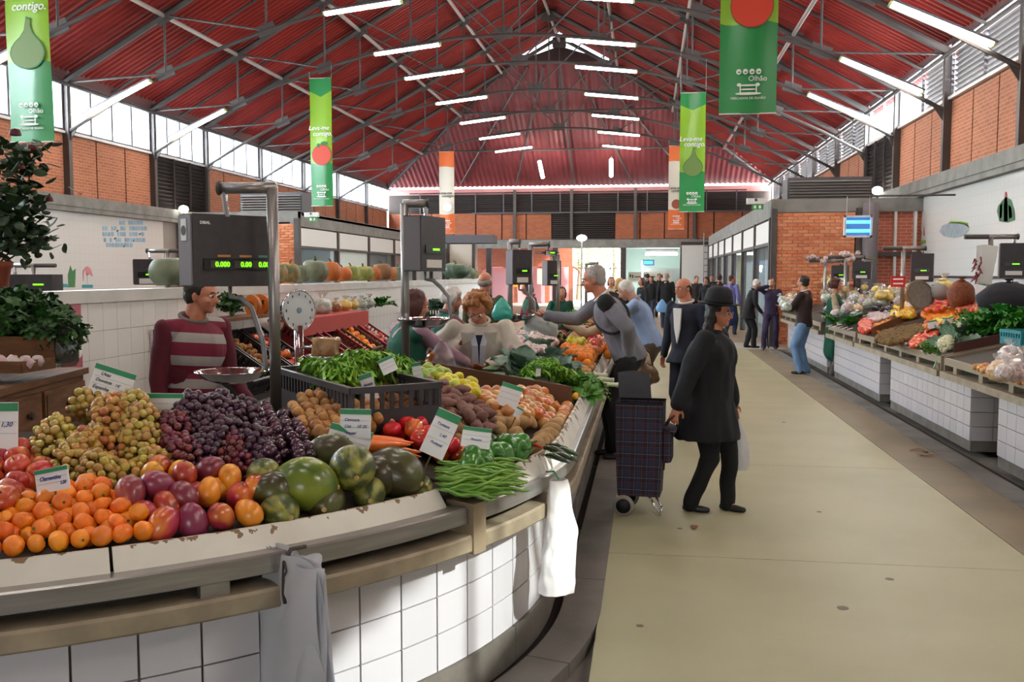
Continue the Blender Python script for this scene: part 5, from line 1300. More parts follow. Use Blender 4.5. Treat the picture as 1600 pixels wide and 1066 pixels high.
# price cards
CARD = mat('price_card', 'e9e8ea', .5); CGR = mat('card_green', '2f8a5c', .5); INKB = mat('ink_blue', '2b3f8c', .6)
def card(px, py, w, h, rz, lean, hh, label, lines=(), roll=0., ink=INKB, base=True):
    p = hitsurf(bed, px, py, hh); e = empty('price_card', p, label=label, cat='price card', group='price cards on the near stall'); e.rotation_euler = (lean, roll, rz)
    MB().box((0, 0, h/2), (w, .003, h)).build('card', CARD, e); MB().box((0, -.002, h*.9), (w, .003, h*.17)).build('green_band', CGR, e)
    for k, (s_, dx, dz, sz) in enumerate(lines):
        text_mesh(s_, sz*h, ink, 'handwriting', e, Matrix.Translation((dx*w, -.0026, dz*h)) @ Matrix.Rotation(PI/2, 4, 'X'), .0004, shear=.35, bold=.0003)
    for z in (.36, .6): MB().box((0, -.002, h*z), (w*.9, .001, .0012)).build('rule', mat('card_rule', '9aa09c', .6), e)
    MB().box((0, .006, -.03), (.006, .004, .1)).build('stick', STEM, e)
card(167, 622, .165, .12, .1, -.15, .18, 'white price card for grapes tilted above the pale grapes', (('Uvas', -.2, .66, .17), ('Dominga', -.2, .44, .15), ('1€', .15, .42, .14), ('Espanha', -.22, .2, .17)), .3, INKD)
card(256, 655, .16, .1, .05, -.1, .13, 'price card half hidden behind the red grapes')
card(84, 768, .14, .075, -.2, -.1, .11, 'white price card for clementines standing behind the orange pile', (('Clementina', -.05, .5, .26), ('1,20', .32, .25, .2)), -.22)
card(5, 705, .10, .17, .2, -.1, .1, 'price card cut by the left picture edge above the apples', (('1,30', .1, .5, .14),))
card(555, 685, .125, .115, 0, -.1, .14, 'upright white price card for carrots with three written lines', (('Cenoura', -.12, .58, .15), ('Lisa', -.25, .36, .15), ('1€ 20', .2, .36, .14), ('Portugal', -.2, .13, .14)))
card(673, 712, .10, .19, .1, -.25, .1, 'tall tilted white price card between tomatoes and green beans', (('Tomate', -.05, .66, .09), ('1,40', .1, .45, .09), ('Portugal', 0, .25, .08)), .42)
card(535, 722, .17, .14, .1, -.35, .05, 'dark shaded price card tucked between the melons', (('Melão', -.2, .6, .18), ('1,50', .1, .3, .16)), .25, INKD)
card(583, 625, .06, .125, .2, -.1, .14, 'narrow leaning price card between small potatoes and lettuce', (('Batata', 0, .55, .13),), -.32)
card(655, 598, .045, .10, .3, -.1, .19, 'small price card stuck in the sweet potatoes', (), -.15)
card(790, 636, .11, .12, 0, -.35, .13, 'blank looking white price card tilted over the onions', (), .3)
card(742, 700, .12, .085, .1, -.3, .12, 'white price card behind the green peppers', (('Pimento', 0, .35, .16),), .12)
card(806, 652, .035, .05, .3, -.2, .13, 'tiny price card lying between onions and large potatoes', (), .5)
card(611, 582, .07, .07, .4, -.2, .3, 'price card poking out behind the lettuce crate', (), -.4)
card(841, 588, .03, .06, 0, -.1, .15, 'small price card stuck in the curly lettuce', (), 0)
# ================================================================== people
SKIN = mat('skin', 'c08a6c', .5, col2='b67c60', scale=20, sub=.1); SKIN2 = mat('skin_ruddy', 'c88468', .5, col2='b87458', scale=20, sub=.1)
EYEW = mat('eye_white', 'e8e4de', .3); EYED = mat('eye_dark', '2a1c14', .2); LIPM = mat('lips', '9a4f48', .5)
def cloth(name, c, c2=None, rough=.85, b=.5): return mat(name, c, rough, col2=c2 or c, scale=5, bump=b, bscale=9, detail=3)
def lerp(a, b, t): return a+(b-a)*t
def ik(a, t, l1, l2, hint):
    d = t-a; L = min(d.length, (l1+l2)*.999); d = d.normalized()
    x = (l1*l1-l2*l2+L*L)/(2*L); h = math.sqrt(max(0, l1*l1-x*x)); hv = (hint-d*hint.dot(d)).normalized()
    return a+d*x+hv*h, a+d*L
def cone(mb, a, ra, b, rb, n=12):
    d = b-a; L = d.length
    if L < 1e-6: return mb.ball(a, ra, n, 8)
    pts = []; rs = []
    u = d/L
    for k in range(5): an = PI/2*(1-k/4); pts.append(a-u*ra*math.sin(an)); rs.append(max(1e-4, ra*math.cos(an)))
    for k in range(5): an = PI/2*k/4; pts.append(b+u*rb*math.sin(an)); rs.append(max(1e-4, rb*math.cos(an)))
    return mb.tube(pts, rs, n)
def remesh(mb, name, m, parent, vox, smooth=4, disp=0., dsc=10.):
    o = bpy.data.objects.new(name, mb.mesh(name, m)); me0 = o.data; TS.collection.objects.link(o)
    md = o.modifiers.new('r', 'REMESH'); md.mode = 'VOXEL'; md.voxel_size = vox
    if smooth: ms = o.modifiers.new('s', 'SMOOTH'); ms.iterations = smooth; ms.factor = .5
    with bpy.context.temp_override(scene=TS, view_layer=TS.view_layers[0]):
        dg = bpy.context.evaluated_depsgraph_get(); me = bpy.data.meshes.new_from_object(o.evaluated_get(dg))
    o.modifiers.clear(); o.data = me; me.name = name; TS.collection.objects.unlink(o); COL.objects.link(o); o.parent = parent
    if not me.materials: me.materials.append(m)
    if disp:
        co = np.empty(len(me.vertices)*3, dtype=np.float32); me.vertices.foreach_get('co', co); co = co.reshape(-1, 3)
        no = np.array([v.normal[:] for v in me.vertices], dtype=np.float32)
        k = np.array([noise.noise(Vector((c[0]*dsc, c[1]*dsc, c[2]*dsc*.6))) for c in co.tolist()], dtype=np.float32)
        co = co+no*(k*disp)[:, None]; me.vertices.foreach_set('co', co.ravel())
    me.polygons.foreach_set('use_smooth', [True]*len(me.polygons)); me.update(); bpy.data.meshes.remove(me0)
    return o
TS = bpy.data.scenes.new('workbench')
def hand(mb, w, d, side, curl, Rr, s=1.0):
    """palm and five fingers from wrist w along d; side = direction the thumb leaves"""
    d = d.normalized(); sd = (side-d*side.dot(d)).normalized(); nrm = d.cross(sd).normalized()*Rr
    def P(a, b, c): return w+d*a*s+sd*b*s+nrm*c*s
    for b in (-.026, -.009, .009, .026): cone(mb, P(.012, b*.7, 0), .0145*s, P(.082, b, 0), .0125*s, 8)
    for i, (b, L) in enumerate(((-.030, .055), (-.010, .068), (.010, .073), (.030, .066))):
        a0 = P(.085, b, 0); c1 = curl*.9
        k1 = a0+(d*math.cos(c1)+nrm*math.sin(c1))*L*.5*s+sd*b*.25*s; k2 = k1+(d*math.cos(c1*2)+nrm*math.sin(c1*2))*L*.5*s
        cone(mb, a0, .0098*s, k1, .009*s, 8); cone(mb, k1, .009*s, k2, .0075*s, 8)
    t0 = P(.022, .026, 0); t1 = P(.055, .058, .012); t2 = P(.085, .062, .03)
    cone(mb, t0, .0125*s, t1, .0105*s, 8); cone(mb, t1, .0105*s, t2, .009*s, 8)
def person(x, y, yaw, H, label, skin=SKIN, lean=0., hpitch=0., hyaw=0., hl=None, hr=None, el=None, er=None, fl=None, fr=None, top=None, topm=None, leg=None, shoe=None, hair=None, hairm=None,
           coat=0., bulk=1.0, vox=.009, apron=None, skirt=None, collar=None, z0=0., sleeves=None, hands=(1, 1), curl=(.45, .45), foot_rot=(0, 0), face=True, puff=.010):
    t = empty('person', (x, y, z0), math.radians(yaw), label=label, cat='person'); h = H
    up = Vector((0, 0, 1)); F = Vector((0, -1, 0)); X = Vector((1, 0, 0))
    lean = math.radians(lean); sd = Vector((0, -math.sin(lean), math.cos(lean))); sf = Vector((0, -math.cos(lean), -math.sin(lean)))
    pel = Vector((0, .0, .52*h)); 
    if lean > .2: pel += Vector((0, .12*h*math.sin(lean), 0))
    waist = pel+sd*.10*h; chest = pel+sd*.215*h; nb = pel+sd*.325*h
    sh = {s: pel+sd*.297*h+X*s*.108*h*min(bulk, 1.12) for s in (-1, 1)}
    # head frame
    hp = math.radians(hpitch)+lean*.45; hy = math.radians(hyaw)
    HF = Vector((math.sin(hy)*math.cos(hp), -math.cos(hy)*math.cos(hp), -math.sin(hp))); HX = Vector((math.cos(hy), math.sin(hy), 0)); HU = HX.cross(HF)*-1
    if HU.z < 0: HU = -HU
    hc = nb+sd*.018*h+HU*.070*h+HF*.022*h; q = h/1.7
    def hd(a, b, c): return hc+HX*a*q+HF*b*q+HU*c*q
    B3 = Matrix((HX, HF, HU)).transposed()
    def torso(mb, g, arms=True, armg=None, slv=1.0, lowz=None):
        armg = g if armg is None else armg
        T3 = Matrix((X, -sf, sd)).transposed()
        mb.ball(pel, 1, 16, 12, ((.088*h)*bulk+g, .064*h*bulk+g, .075*h+g*.5), T3)
        mb.ball(waist, 1, 16, 12, ((.080*h)*bulk+g, .062*h*bulk+g, .085*h), T3)
        mb.ball(chest+sf*.004*h, 1, 18, 12, ((.094*h)*bulk+g, .064*h*bulk+g, .105*h+g*.4), T3)
        cone(mb, sh[-1]-sd*.016*h+X*.012*h, .026*h+g, sh[1]-sd*.016*h-X*.012*h, .026*h+g)
        if g > 0:
            def ell(c, a, b): return [c+X*a*math.cos(t_)+sf*b*math.sin(t_) for t_ in np.linspace(0, 2*PI, 17)[:-1]]
            R0, R1, R2 = ell(chest+sd*.02*h, .088*h*bulk+g, .062*h*bulk+g), ell(waist, .086*h*bulk+g, .063*h*bulk+g), ell(pel-sd*.035*h, .090*h*bulk+g, .068*h*bulk+g)
            mb.add(R0+R1+R2, [(i, (i+1) % 16, (i+1) % 16+16, i+16) for i in range(16)]+[(i+16, (i+1) % 16+16, (i+1) % 16+32, i+32) for i in range(16)]+[tuple(range(15, -1, -1)), tuple(range(32, 48))])
        cone(mb, nb-sd*.03*h, .042*h+g*.6, nb-sd*.005*h, .034*h+g*.6)
        if arms:
            for s in (-1, 1):
                S, E, W = arm[s]
                cone(mb, S, .027*h+armg, lerp(S, E, .5), .0265*h+armg); cone(mb, lerp(S, E, .4), .0285*h+armg, E, .025*h+armg)
                cone(mb, E, .025*h+armg, lerp(E, W, slv), .019*h+armg*.9)
    # arms
    arm = {}
    for s, tg, hint in ((-1, hr, er), (1, hl, el)):
        if tg is None: tg = Vector((s*.15*h, -.03*h, .50*h))
        E, W = ik(sh[s], Vector(tg), .172*h, .152*h, Vector(hint) if hint else Vector((s*.35, .9, -.3)))
        arm[s] = (sh[s], E, W)
    # legs
    legs = {}
    for s, tg in ((-1, fr), (1, fl)):
        hip = pel+X*s*.052*h+Vector((0, 0, -.02*h)); tg = Vector(tg) if tg else Vector((s*.07*h, 0.02*s, 0)); an = Vector((tg.x, tg.y, tg.z+.05*h))
        K, A = ik(hip, an, .235*h, .235*h, Vector((s*.08, -1, .1))); legs[s] = (hip, K, A, tg)
    # ---- body: one continuous mesh
    mb = MB(); torso(mb, -.008)
    for s in (-1, 1):
        hip, K, A, tg = legs[s]; cone(mb, hip, .05*h, K, .032*h); cone(mb, K, .032*h, A, .02*h); cone(mb, A, .020*h, A+Vector((0, -.03*h, -.028*h)), .012*h)
        S, E, W = arm[s]; d = (W-E).normalized()
        if hands[0 if s < 0 else 1]: hand(mb, W, d, Vector((0, -1, .25)) if abs(d.y) < .7 else Vector((-s, 0, .3)), curl[0 if s < 0 else 1], s if abs(d.y) < .7 else -s, q)
    cone(mb, nb-sd*.02*h, .040*h, hc-HU*.03*h-HF*.010*h, .034*h)
    mb.ball(hd(0, -.012, .028), q, 20, 14, (.074, .092, .083), B3); mb.ball(hd(0, .022, -.03), q, 18, 12, (.060, .068, .074), B3)
    mb.ball(hd(0, .062, -.078), q, 12, 8, (.028, .024, .022), B3); cone(mb, hd(0, .078, .012), .009*q, hd(0, .104, -.022), .0135*q, 8)
    mb.ball(hd(0, .072, .024), q, 12, 8, (.05, .016, .012), B3)
    mb.ball(hd(.036, .058, -.025), q, 10, 8, (.022, .024, .02), B3); mb.ball(hd(-.036, .058, -.025), q, 10, 8, (.022, .024, .02), B3)
    mb.ball(hd(0, .074, -.052), q, 10, 6, (.026, .014, .012), B3)
    for s in (-1, 1): mb.ball(hd(s*.073, -.004, -.008), q, 10, 8, (.011, .02, .033), B3)
    remesh(mb, 'body', skin, t, min(vox, .0085) if face else vox, 2)
    if face:
        for s in (-1, 1):
            MB().ball(hd(s*.030, .0735, .006), .0125*q, 10, 8, (1.2, .8, .8), B3).build('eye', EYEW, t, True); MB().ball(hd(s*.030, .0835, .005), .006*q, 8, 6).build('iris', EYED, t, True)
            MB().tube([hd(s*.014, .088, .026), hd(s*.03, .087, .032), hd(s*.048, .077, .027)], .0035*q, 5).build('eyebrow', hairm or EYED, t)
        MB().tube([hd(-.022, .081, -.052), hd(0, .089, -.050), hd(.022, .081, -.052)], [.002*q, .0045*q, .002*q], 6).build('mouth', LIPM, t)
    # ---- hair
    rr = random.Random(int(abs(x*97+y*31)))
    if hair:
        mb = MB()
        if hair in ('short', 'thin', 'bob', 'long'):
            mb.ball(hd(0, -.026, .038), q, 20, 14, (.081, .09, .083), B3); mb.ball(hd(0, -.045, -.01), q, 16, 10, (.074, .062, .07), B3)
            for s in (-1, 1): mb.ball(hd(s*.066, -.012, .03), q, 10, 8, (.016, .045, .04), B3)
            if hair in ('bob', 'long'):
                mb.ball(hd(0, -.045, -.03), q, 16, 10, (.094, .066, .1), B3)
                for s in (-1, 1): mb.ball(hd(s*.072, -.035 if hair == 'long' else -.015, -.03), q, 12, 8, (.026, .045, .08), B3)
            if hair == 'long': mb.ball(hd(0, -.06, -.13), q, 16, 10, (.10, .05, .09), B3); [mb.ball(hd(s*.075, -.045, -.12), q, 12, 8, (.035, .045, .08), B3) for s in (-1, 1)]
            for k in range(60):
                a, b = rr.uniform(0, 6.28), rr.uniform(.2, 1.4); v = Vector((math.cos(a)*math.sin(b), math.sin(a)*math.sin(b), math.cos(b)))
                if v.y > .55 and v.z < .7: continue
                mb.ball(hd(v.x*.078, -.026+v.y*.088, .038+v.z*.08), .012*q, 6, 5)
        elif hair == 'bald':
            mb.ball(hd(0, -.055, -.005), q, 16, 10, (.074, .052, .05), B3)
            for s in (-1, 1): mb.ball(hd(s*.068, -.02, .012), q, 10, 8, (.014, .045, .03), B3)
        elif hair == 'curly':
            mb.ball(hd(0, -.03, .03), q, 16, 10, (.085, .09, .085), B3)
            for k in range(170):
                v = Vector((rr.gauss(0, 1), rr.gauss(0, 1), rr.gauss(0, 1))).normalized()
                if v.y > .45 and v.z < .5: continue
                if v.z < -.75: continue
                mb.ball(hd(v.x*.098, -.03+v.y*.10, .028+v.z*.098), rr.uniform(.018, .03)*q, 7, 5)
        remesh(mb, 'hair', hairm, t, .0075 if vox < .01 else .012, 1, .006 if hair != 'bald' else .002, 60)
    # ---- clothes
    g = .012
    if top:
        mb = MB(); torso(mb, g, True, puff, .97)
        if coat:
            zb = coat*h
            def ell2(c, a, b): return [c+X*a*math.cos(t_)+Vector((0, -1, 0))*b*math.sin(t_) for t_ in np.linspace(0, 2*PI, 21)[:-1]]
            R0, R1 = ell2(pel+sd*.03*h, .088*h*bulk+g, .064*h*bulk+g), ell2(Vector((0, pel.y*.5, zb)), .100*h*bulk+g+.02, .085*h*bulk+g+.02)
            mb.add(R0+R1, [(i, (i+1) % 20, (i+1) % 20+20, i+20) for i in range(20)]+[tuple(range(19, -1, -1)), tuple(range(20, 40))])
        remesh(mb, topm or 'shirt', top, t, vox, 3, .016, 11)
        cm = collar or top
        ring = [nb+sd*.004*h+X*math.cos(a)*.046*h-sf*-1*math.sin(a)*.044*h*1+sd*(-.012*h*math.sin(a)) for a in np.linspace(0, 2*PI, 17)]
        MB().tube(ring, .012*q, 8, False).build('collar', cm, t, True)
    if apron is not None:
        mb = MB(); torso(mb, g+.012, False); cone(mb, pel, .08*h*bulk, Vector((0, 0, .33*h)), .095*h*bulk)
        remesh(mb, 'apron', apron, t, vox*1.1, 3, .012, 8)
    if skirt is not None:
        mb = MB(); cone(mb, pel+Vector((0, 0, -.0)), .085*h*bulk, Vector((0, 0, .24*h)), .10*h*bulk); remesh(mb, 'skirt', skirt, t, vox*1.2, 3, .01, 8)
    if leg is not None:
        mb = MB(); mb.ball(pel+Vector((0, 0, -.01*h)), 1, 16, 10, (.09*h*bulk+.01, .066*h*bulk+.01, .075*h))
        for s in (-1, 1):
            hip, K, A, tg = legs[s]; cone(mb, hip, .054*h*bulk, K, .043*h); cone(mb, K, .043*h, A+Vector((0, 0, -.014*h)), .036*h)
        remesh(mb, 'trousers', leg, t, vox, 2, .014, 11)
    for s in (-1, 1):
        hip, K, A, tg = legs[s]; mb = MB(); fr_ = Matrix.Rotation(math.radians(foot_rot[0 if s < 0 else 1]), 3, 'Z')
        for (a, r0, b, r1) in (((0, .035, .03), .030, (0, -.06, .028), .03), ((0, -.06, .026), .032, (0, -.135, .022), .024), ((0, .02, .05), .034, (0, -.0, .075), .033)):
            cone(mb, Vector((tg.x, tg.y, tg.z))+fr_ @ Vector(a)*q, r0*q, Vector((tg.x, tg.y, tg.z))+fr_ @ Vector(b)*q, r1*q, 10)
        remesh(mb, 'shoe', shoe or mat('black_shoe', '1c1a1a', .4), t, .009 if vox < .01 else .012, 2)
    t_info = dict(arm=arm, nb=nb, hd=hd, pel=pel, B3=B3, q=q, sd=sd, sf=sf, sh=sh, chest=chest, hc=hc, h=h)
    return t, t_info
def loc(t, p):
    """world point -> person's local frame"""
    return Matrix.Rotation(-t[2], 3, 'Z') @ (Vector(p)-Vector((t[0], t[1], 0)))
def L(x, y, yaw, p): return loc((x, y, math.radians(yaw)), p)
BLACKC = cloth('black_cloth', '0d0d10', '121216'); NAVY = cloth('navy_coat', '171d30', '121726'); GREYJ = cloth('grey_jacket', '7c7d86', '6d6e78'); JEAN = cloth('blue_jeans', '6f8fb5', '5c7ba3')
DJEAN = cloth('dark_jeans', '2c3548', '242b3a'); BEIGEJ = cloth('pale_beige_jacket', 'cfc8bb', 'bdb6aa', b=.8); GREENA = cloth('green_apron', '1f5f4b', '1a5242'); LBLUE = cloth('light_blue_shirt', '8fa5c8', '7f95ba')
BROWNT = cloth('brown_trousers', '4f4038', '44362f'); OLIVE = cloth('olive_shirt', '4d5236', '43482f'); MAROON = cloth('maroon_top', '7a1f30', '6b1a2a'); PURP = cloth('purple_top', '372a4c', '2d223f')
LILAC = cloth('lilac_shirt', '7e7bb8', '6f6cab'); DKBR = cloth('dark_brown_sweater', '33211f', '291a19'); WHITEC = cloth('white_shirt', 'd9d7d5', 'cfcdcb', b=.3); TAUPE = cloth('beige_knit', 'b9a68c', 'a8957b')
HB = mat('hair_dark', '1d1512', .6); HW = mat('hair_white', 'd2cdc6', .7); HG = mat('hair_grey', '9c9690', .7); HA = mat('hair_auburn', '8a4f26', .55, col2='a9703a', scale=25); HR = mat('hair_dark_red', '4a1f17', .5); HBL = mat('hair_blond', 'b8925a', .6)

# 1 woman in the black hat with the trolley
px_, py_ = .445, 6.66; yw_ = 72
hr_w = aty(1052, 650, 6.35); hl_w = aty(1148, 655, 6.85)
wt, wi = person(px_, py_, yw_, 1.53, 'older person in black felt hat and long black coat walking right with a white bag', SKIN2, lean=3, hpitch=4, hyaw=-6, hr=L(px_, py_, yw_, hr_w), hl=L(px_, py_, yw_, hl_w),
    er=(-.3, .9, -.1), fl=(.07, -.13, 0), fr=(-.07, .10, 0), top=cloth('black_coat', '0f1119', '0b0c12'), topm='coat', leg=BLACKC, hair='long', hairm=HB, coat=.35, bulk=1.6, puff=.034, vox=.009, foot_rot=(8, -5))
hd = wi['hd']; B3 = wi['B3']
HATM = mat('black_felt', '15161c', .8, bump=.2, bscale=60)
MB().lathe([(.0, .19), (.055, .188), (.085, .165), (.097, .12), (.1, .075), (.102, .066), (.125, .06), (.145, .068), (.146, .073), (.125, .066), (.1, .072)], 28, hd(0, -.015, -.0), B3).build('hat', HATM, wt, True)
MB().lathe([(.102, .075), (.1035, .076), (.1035, .098), (.101, .099)], 28, hd(0, -.015, 0), B3).build('hat_band', BLACKC, wt, True)
GM = mat('glasses_metal', 'b8b0a0', .3, metal=1)
def glasses(t, hd):
    for s in (-1, 1):
        MB().tube([hd(s*(.031+.021*math.cos(a)), .096, .004+.016*math.sin(a)) for a in np.linspace(0, 2*PI, 13)], .0016, 5, False).build('glasses_rim', GM, t)
        MB().tube([hd(s*.052, .094, .008), hd(s*.074, .0, .006)], .0014, 4).build('glasses_arm', GM, t)
    MB().tube([hd(-.01, .098, .006), hd(.01, .098, .006)], .0016, 4).build('glasses_bridge', GM, t)
glasses(wt, hd)
BAGW = clear_mat('thin_white_plastic', 'd8dce4', .12, .3, .72)
def plastic_bag(loc_, w, h, label, m=BAGW, d=.08, seed=1, knot=True, cat='plastic bag'):
    mb = MB()
    def f(u, v):
        a = 2*PI*u; z = -h*v; s = (.12+.88*math.sin(min(1, v*1.35)*PI/2)) if knot else 1.; s *= 1-.25*max(0, v-.85)/.15
        n_ = 1+.16*noise.noise(Vector((math.cos(a)*2, math.sin(a)*2, v*5+seed)))+.08*noise.noise(Vector((math.cos(a)*6, math.sin(a)*6, v*14+seed)))
        return (math.cos(a)*w/2*s*n_, math.sin(a)*d/2*s*n_, z)
    mb.grid(f, 28, 18); o = mb.build('plastic_bag', m, None, True); o.location = loc_; return tag(o, label, cat)
plastic_bag(hl_w+Vector((.03, .02, -.02)), .17, .36, 'thin white carrier bag held at the side of the black coat', d=.10, seed=4)
# 2 trolley
PLAID = mat('plaid_fabric', '2a2638', .8)
n = PLAID.node_tree.nodes; Lk = PLAID.node_tree.links; tc = n.new('ShaderNodeTexCoord'); sp = n.new('ShaderNodeSeparateXYZ'); Lk.new(tc.outputs['Object'], sp.inputs[0])
prev = None
def line_mask(ax, period, width, off):
    a = n.new('ShaderNodeMath'); a.operation = 'ADD'; a.inputs[1].default_value = 10+off
    if ax == 'xy':
        s2 = n.new('ShaderNodeMath'); s2.operation = 'ADD'; Lk.new(sp.outputs[0], s2.inputs[0]); Lk.new(sp.outputs[1], s2.inputs[1]); Lk.new(s2.outputs[0], a.inputs[0])
    else: Lk.new(sp.outputs[2], a.inputs[0])
    m = n.new('ShaderNodeMath'); m.operation = 'MODULO'; m.inputs[1].default_value = period; Lk.new(a.outputs[0], m.inputs[0])
    c = n.new('ShaderNodeMath'); c.operation = 'LESS_THAN'; c.inputs[1].default_value = width; Lk.new(m.outputs[0], c.inputs[0]); return c
col = (lin('1f1c2c')); cur = None
for ax, per, wd, off, c, f in (('xy', .085, .03, 0, '2f3552', .5), ('z', .085, .03, 0, '2f3552', .5), ('xy', .085, .006, .05, '6e3238', .6), ('z', .085, .006, .05, '6e3238', .6), ('z', .085, .004, .015, '8f8a90', .45), ('xy', .085, .004, .015, '7c7a84', .35)):
    mk = line_mask(ax, per, wd, off); ml = n.new('ShaderNodeMath'); ml.operation = 'MULTIPLY'; ml.inputs[1].default_value = f; Lk.new(mk.outputs[0], ml.inputs[0])
    mx = n.new('ShaderNodeMixRGB'); Lk.new(ml.outputs[0], mx.inputs[0]); mx.inputs[2].default_value = lin(c)
    if cur is None: mx.inputs[1].default_value = col
    else: Lk.new(cur, mx.inputs[1])
    cur = mx.outputs[0]
Lk.new(cur, n['Principled BSDF'].inputs['Base Color'])
tb = atz(1000, 800, .0); tr_ = empty('shopping_trolley', (tb.x-.0, tb.y, 0), math.radians(-6), label='dark plaid two-wheeled shopping trolley bag standing beside the island', cat='trolley')
mb = MB(); W_, D_ = .155, .125
prof = [(.14, .95), (.3, 1.0), (.55, 1.04), (.80, 1.06)]
vs = []
for z, s in prof: vs += [(-W_*s, -D_*s, z), (W_*s, -D_*s, z), (W_*s, D_*s, z), (-W_*s, D_*s, z)]
fs = [(3, 2, 1, 0)]+[(i*4+k, i*4+(k+1) % 4, i*4+4+(k+1) % 4, i*4+4+k) for i in range(3) for k in range(4)]
mb.add(vs, fs); mb.build('bag', PLAID, tr_)
MB().tube([Vector((sx*W_*1.06, sy*D_*1.06, .80)) for sx, sy in ((-1, -1), (1, -1), (1, 1), (-1, 1), (-1, -1))], .006, 5).build('piping', BLACKC, tr_)
MB().b2((-W_*.98, -D_*.98, .74), (W_*.98, D_*.98, .745)).build('lining', BLACKC, tr_)
# open flap standing up at the back-left, grey inside
fl = MB()
for o_ in (0, .01): fl.grid(lambda u, v: (-W_*1.12+(W_*1.5)*u-.02*v, D_*1.06+.05*v+o_, .80+.18*v+.015*math.sin(u*PI)*v), 8, 6)
fl.build('flap', cloth('trolley_lining_grey', '4a4b52', '414249'), tr_, True)
mb = MB(); mb.box((W_+.035, -.01, .50), (.07, .2, .24)); remesh(mb, 'front_pocket', PLAID, tr_, .014, 4)
mb = MB(); mb.box((W_+.045, -.01, .625), (.12, .23, .02), Matrix.Rotation(.35, 3, 'Y')); remesh(mb, 'pocket_flap', PLAID, tr_, .01, 2)
for sy in (-1, 1):
    wl_ = Matrix.Rotation(PI/2, 3, 'X'); cx = Vector((-.10, sy*.15, .075))
    mb = MB().lathe([(.052, -.014), (.072, -.014), (.076, -.006), (.076, .006), (.072, .014), (.052, .014)], 24, cx, wl_); mb.build('tyre', mat('tyre_pale', '8d8680', .7), tr_, True)
    w2 = MB().lathe([(0, -.01), (.055, -.008), (.055, .008), (0, .01)], 20, cx, wl_).build('wheel_disc', mat('wheel_black', '121214', .5), tr_, True)
MB().tube([(-.10, -.15, .075), (-.10, .15, .075)], .006, 6).build('axle', CHROME, tr_)
MB().tube([(.06, -.1, .16), (.14, -.1, .03), (.15, -.09, .012), (.15, .09, .012), (.14, .1, .03), (.06, .1, .16)], .009, 8).build('stand', CHROME, tr_, True)
hw = tr_.location; hl_ = Matrix.Rotation(math.radians(6), 3, 'Z') @ (Vector(hr_w)-Vector(tr_.location))
MB().tube([(W_, .06, .30), Vector((W_+.02, .05, .62)), hl_-Vector((.03, 0, .03)), hl_+Vector((.03, 0, .02))], .011, 8).build('handle', mat('handle_brown', '4a2620', .5), tr_, True)

# 3 grey jacket man
x, y, yw_ = -.24, 8.5, -86
hrt = aty(856, 494, 8.75); hlt = aty(984, 552, 8.35)
t, inf = person(x, y, yw_, 1.84, 'white haired man in grey zip jacket with black strap, leaning to hand over a bag', SKIN2, lean=25, hpitch=2, hr=L(x, y, yw_, hrt), hl=L(x, y, yw_, hlt), er=(0, .1, -1), el=(.3, .5, -.5), puff=.022,
    fl=(.10, .02, 0), fr=(-.10, -.05, 0), top=GREYJ, topm='jacket', leg=BLACKC, hair='short', hairm=HG, bulk=1.14, collar=WHITEC, curl=(.35, .6))
# shoulder panels and strap
for s in (-1, 1): 
    mb = MB(); cone(mb, inf['sh'][s]-inf['sd']*.01, .083, lerp(inf['sh'][s], inf['arm'][s][1], .16), .078); remesh(mb, 'shoulder_panel', BLACKC, t, .012, 2)
c_ = inf['chest']; 
pts = []
for a in np.linspace(0, 2*PI, 25): pts.append(c_+Vector((1, 0, 0))*.205*math.cos(a)+inf['sf']*.158*math.sin(a)+inf['sd']*(.0-.15*math.cos(a)))
MB().tube(pts, .013, 6, False).build('strap', BLACKC, t, True)
plastic_bag(aty(846, 488, 8.95)+Vector((0, 0, .02)), .34, .27, 'thin see-through bag being handed across the stall by the grey jacket', clear_mat('film_bag', 'f2f4f8', .05, .3, .34), .12, 9)
e = MB(); 
# 4 woman in beige with handbag
x, y, yw_ = -.18, 9.3, -90
t, inf = person(x, y, yw_, 1.58, 'person in beige knit behind the grey jacket, with a bronze handbag on the arm', lean=38, hpitch=15, hr=L(x, y, yw_, aty(885, 505, 9.5)), hl=L(x, y, yw_, aty(1000, 560, 9.25)), er=(0, .1, -1),
    top=TAUPE, topm='cardigan', leg=cloth('taupe_trousers', '7a6a5c', '6e5f52'), hair='bob', hairm=HB, vox=.012, bulk=1.05)
p = aty(1006, 583, 9.15); e = empty('handbag', (p.x, p.y, p.z-.12), .5, label='shiny bronze handbag hanging at the elbow behind the grey jacket', cat='handbag'); BRZ = mat('bronze_leather', '5c4424', .3, metal=.35, col2='4a361c', scale=10, bump=.4, bscale=20)
mb = MB(); mb.ball((0, 0, .1), 1, 20, 12, (.17, .07, .12), None); mb.ball((0, 0, .06), 1, 20, 12, (.18, .08, .07), None); remesh(mb, 'body', BRZ, e, .012, 2, .012, 16)
MB().tube([(-.1, 0, .19), (-.06, .0, .33), (0, 0, .38), (.06, 0, .33), (.1, 0, .19)], .009, 7).build('strap', BRZ, e, True); MB().box((0, -.085, .1), (.05, .012, .035)).build('buckle', mat('brass', 'c8a24a', .3, metal=1), e)
# 5 blue shirt
x, y, yw_ = .0, 11.0, -95
person(x, y, yw_, 1.70, 'white haired man in light blue shirt and brown trousers bending over the stall', lean=22, hpitch=25, hr=L(x, y, yw_, (-.7, 11.3, 1.05)), hl=L(x, y, yw_, (-.62, 11.0, 1.0)), top=LBLUE, topm='shirt', leg=BROWNT, hair='short', hairm=HW, vox=.012, bulk=1.1)
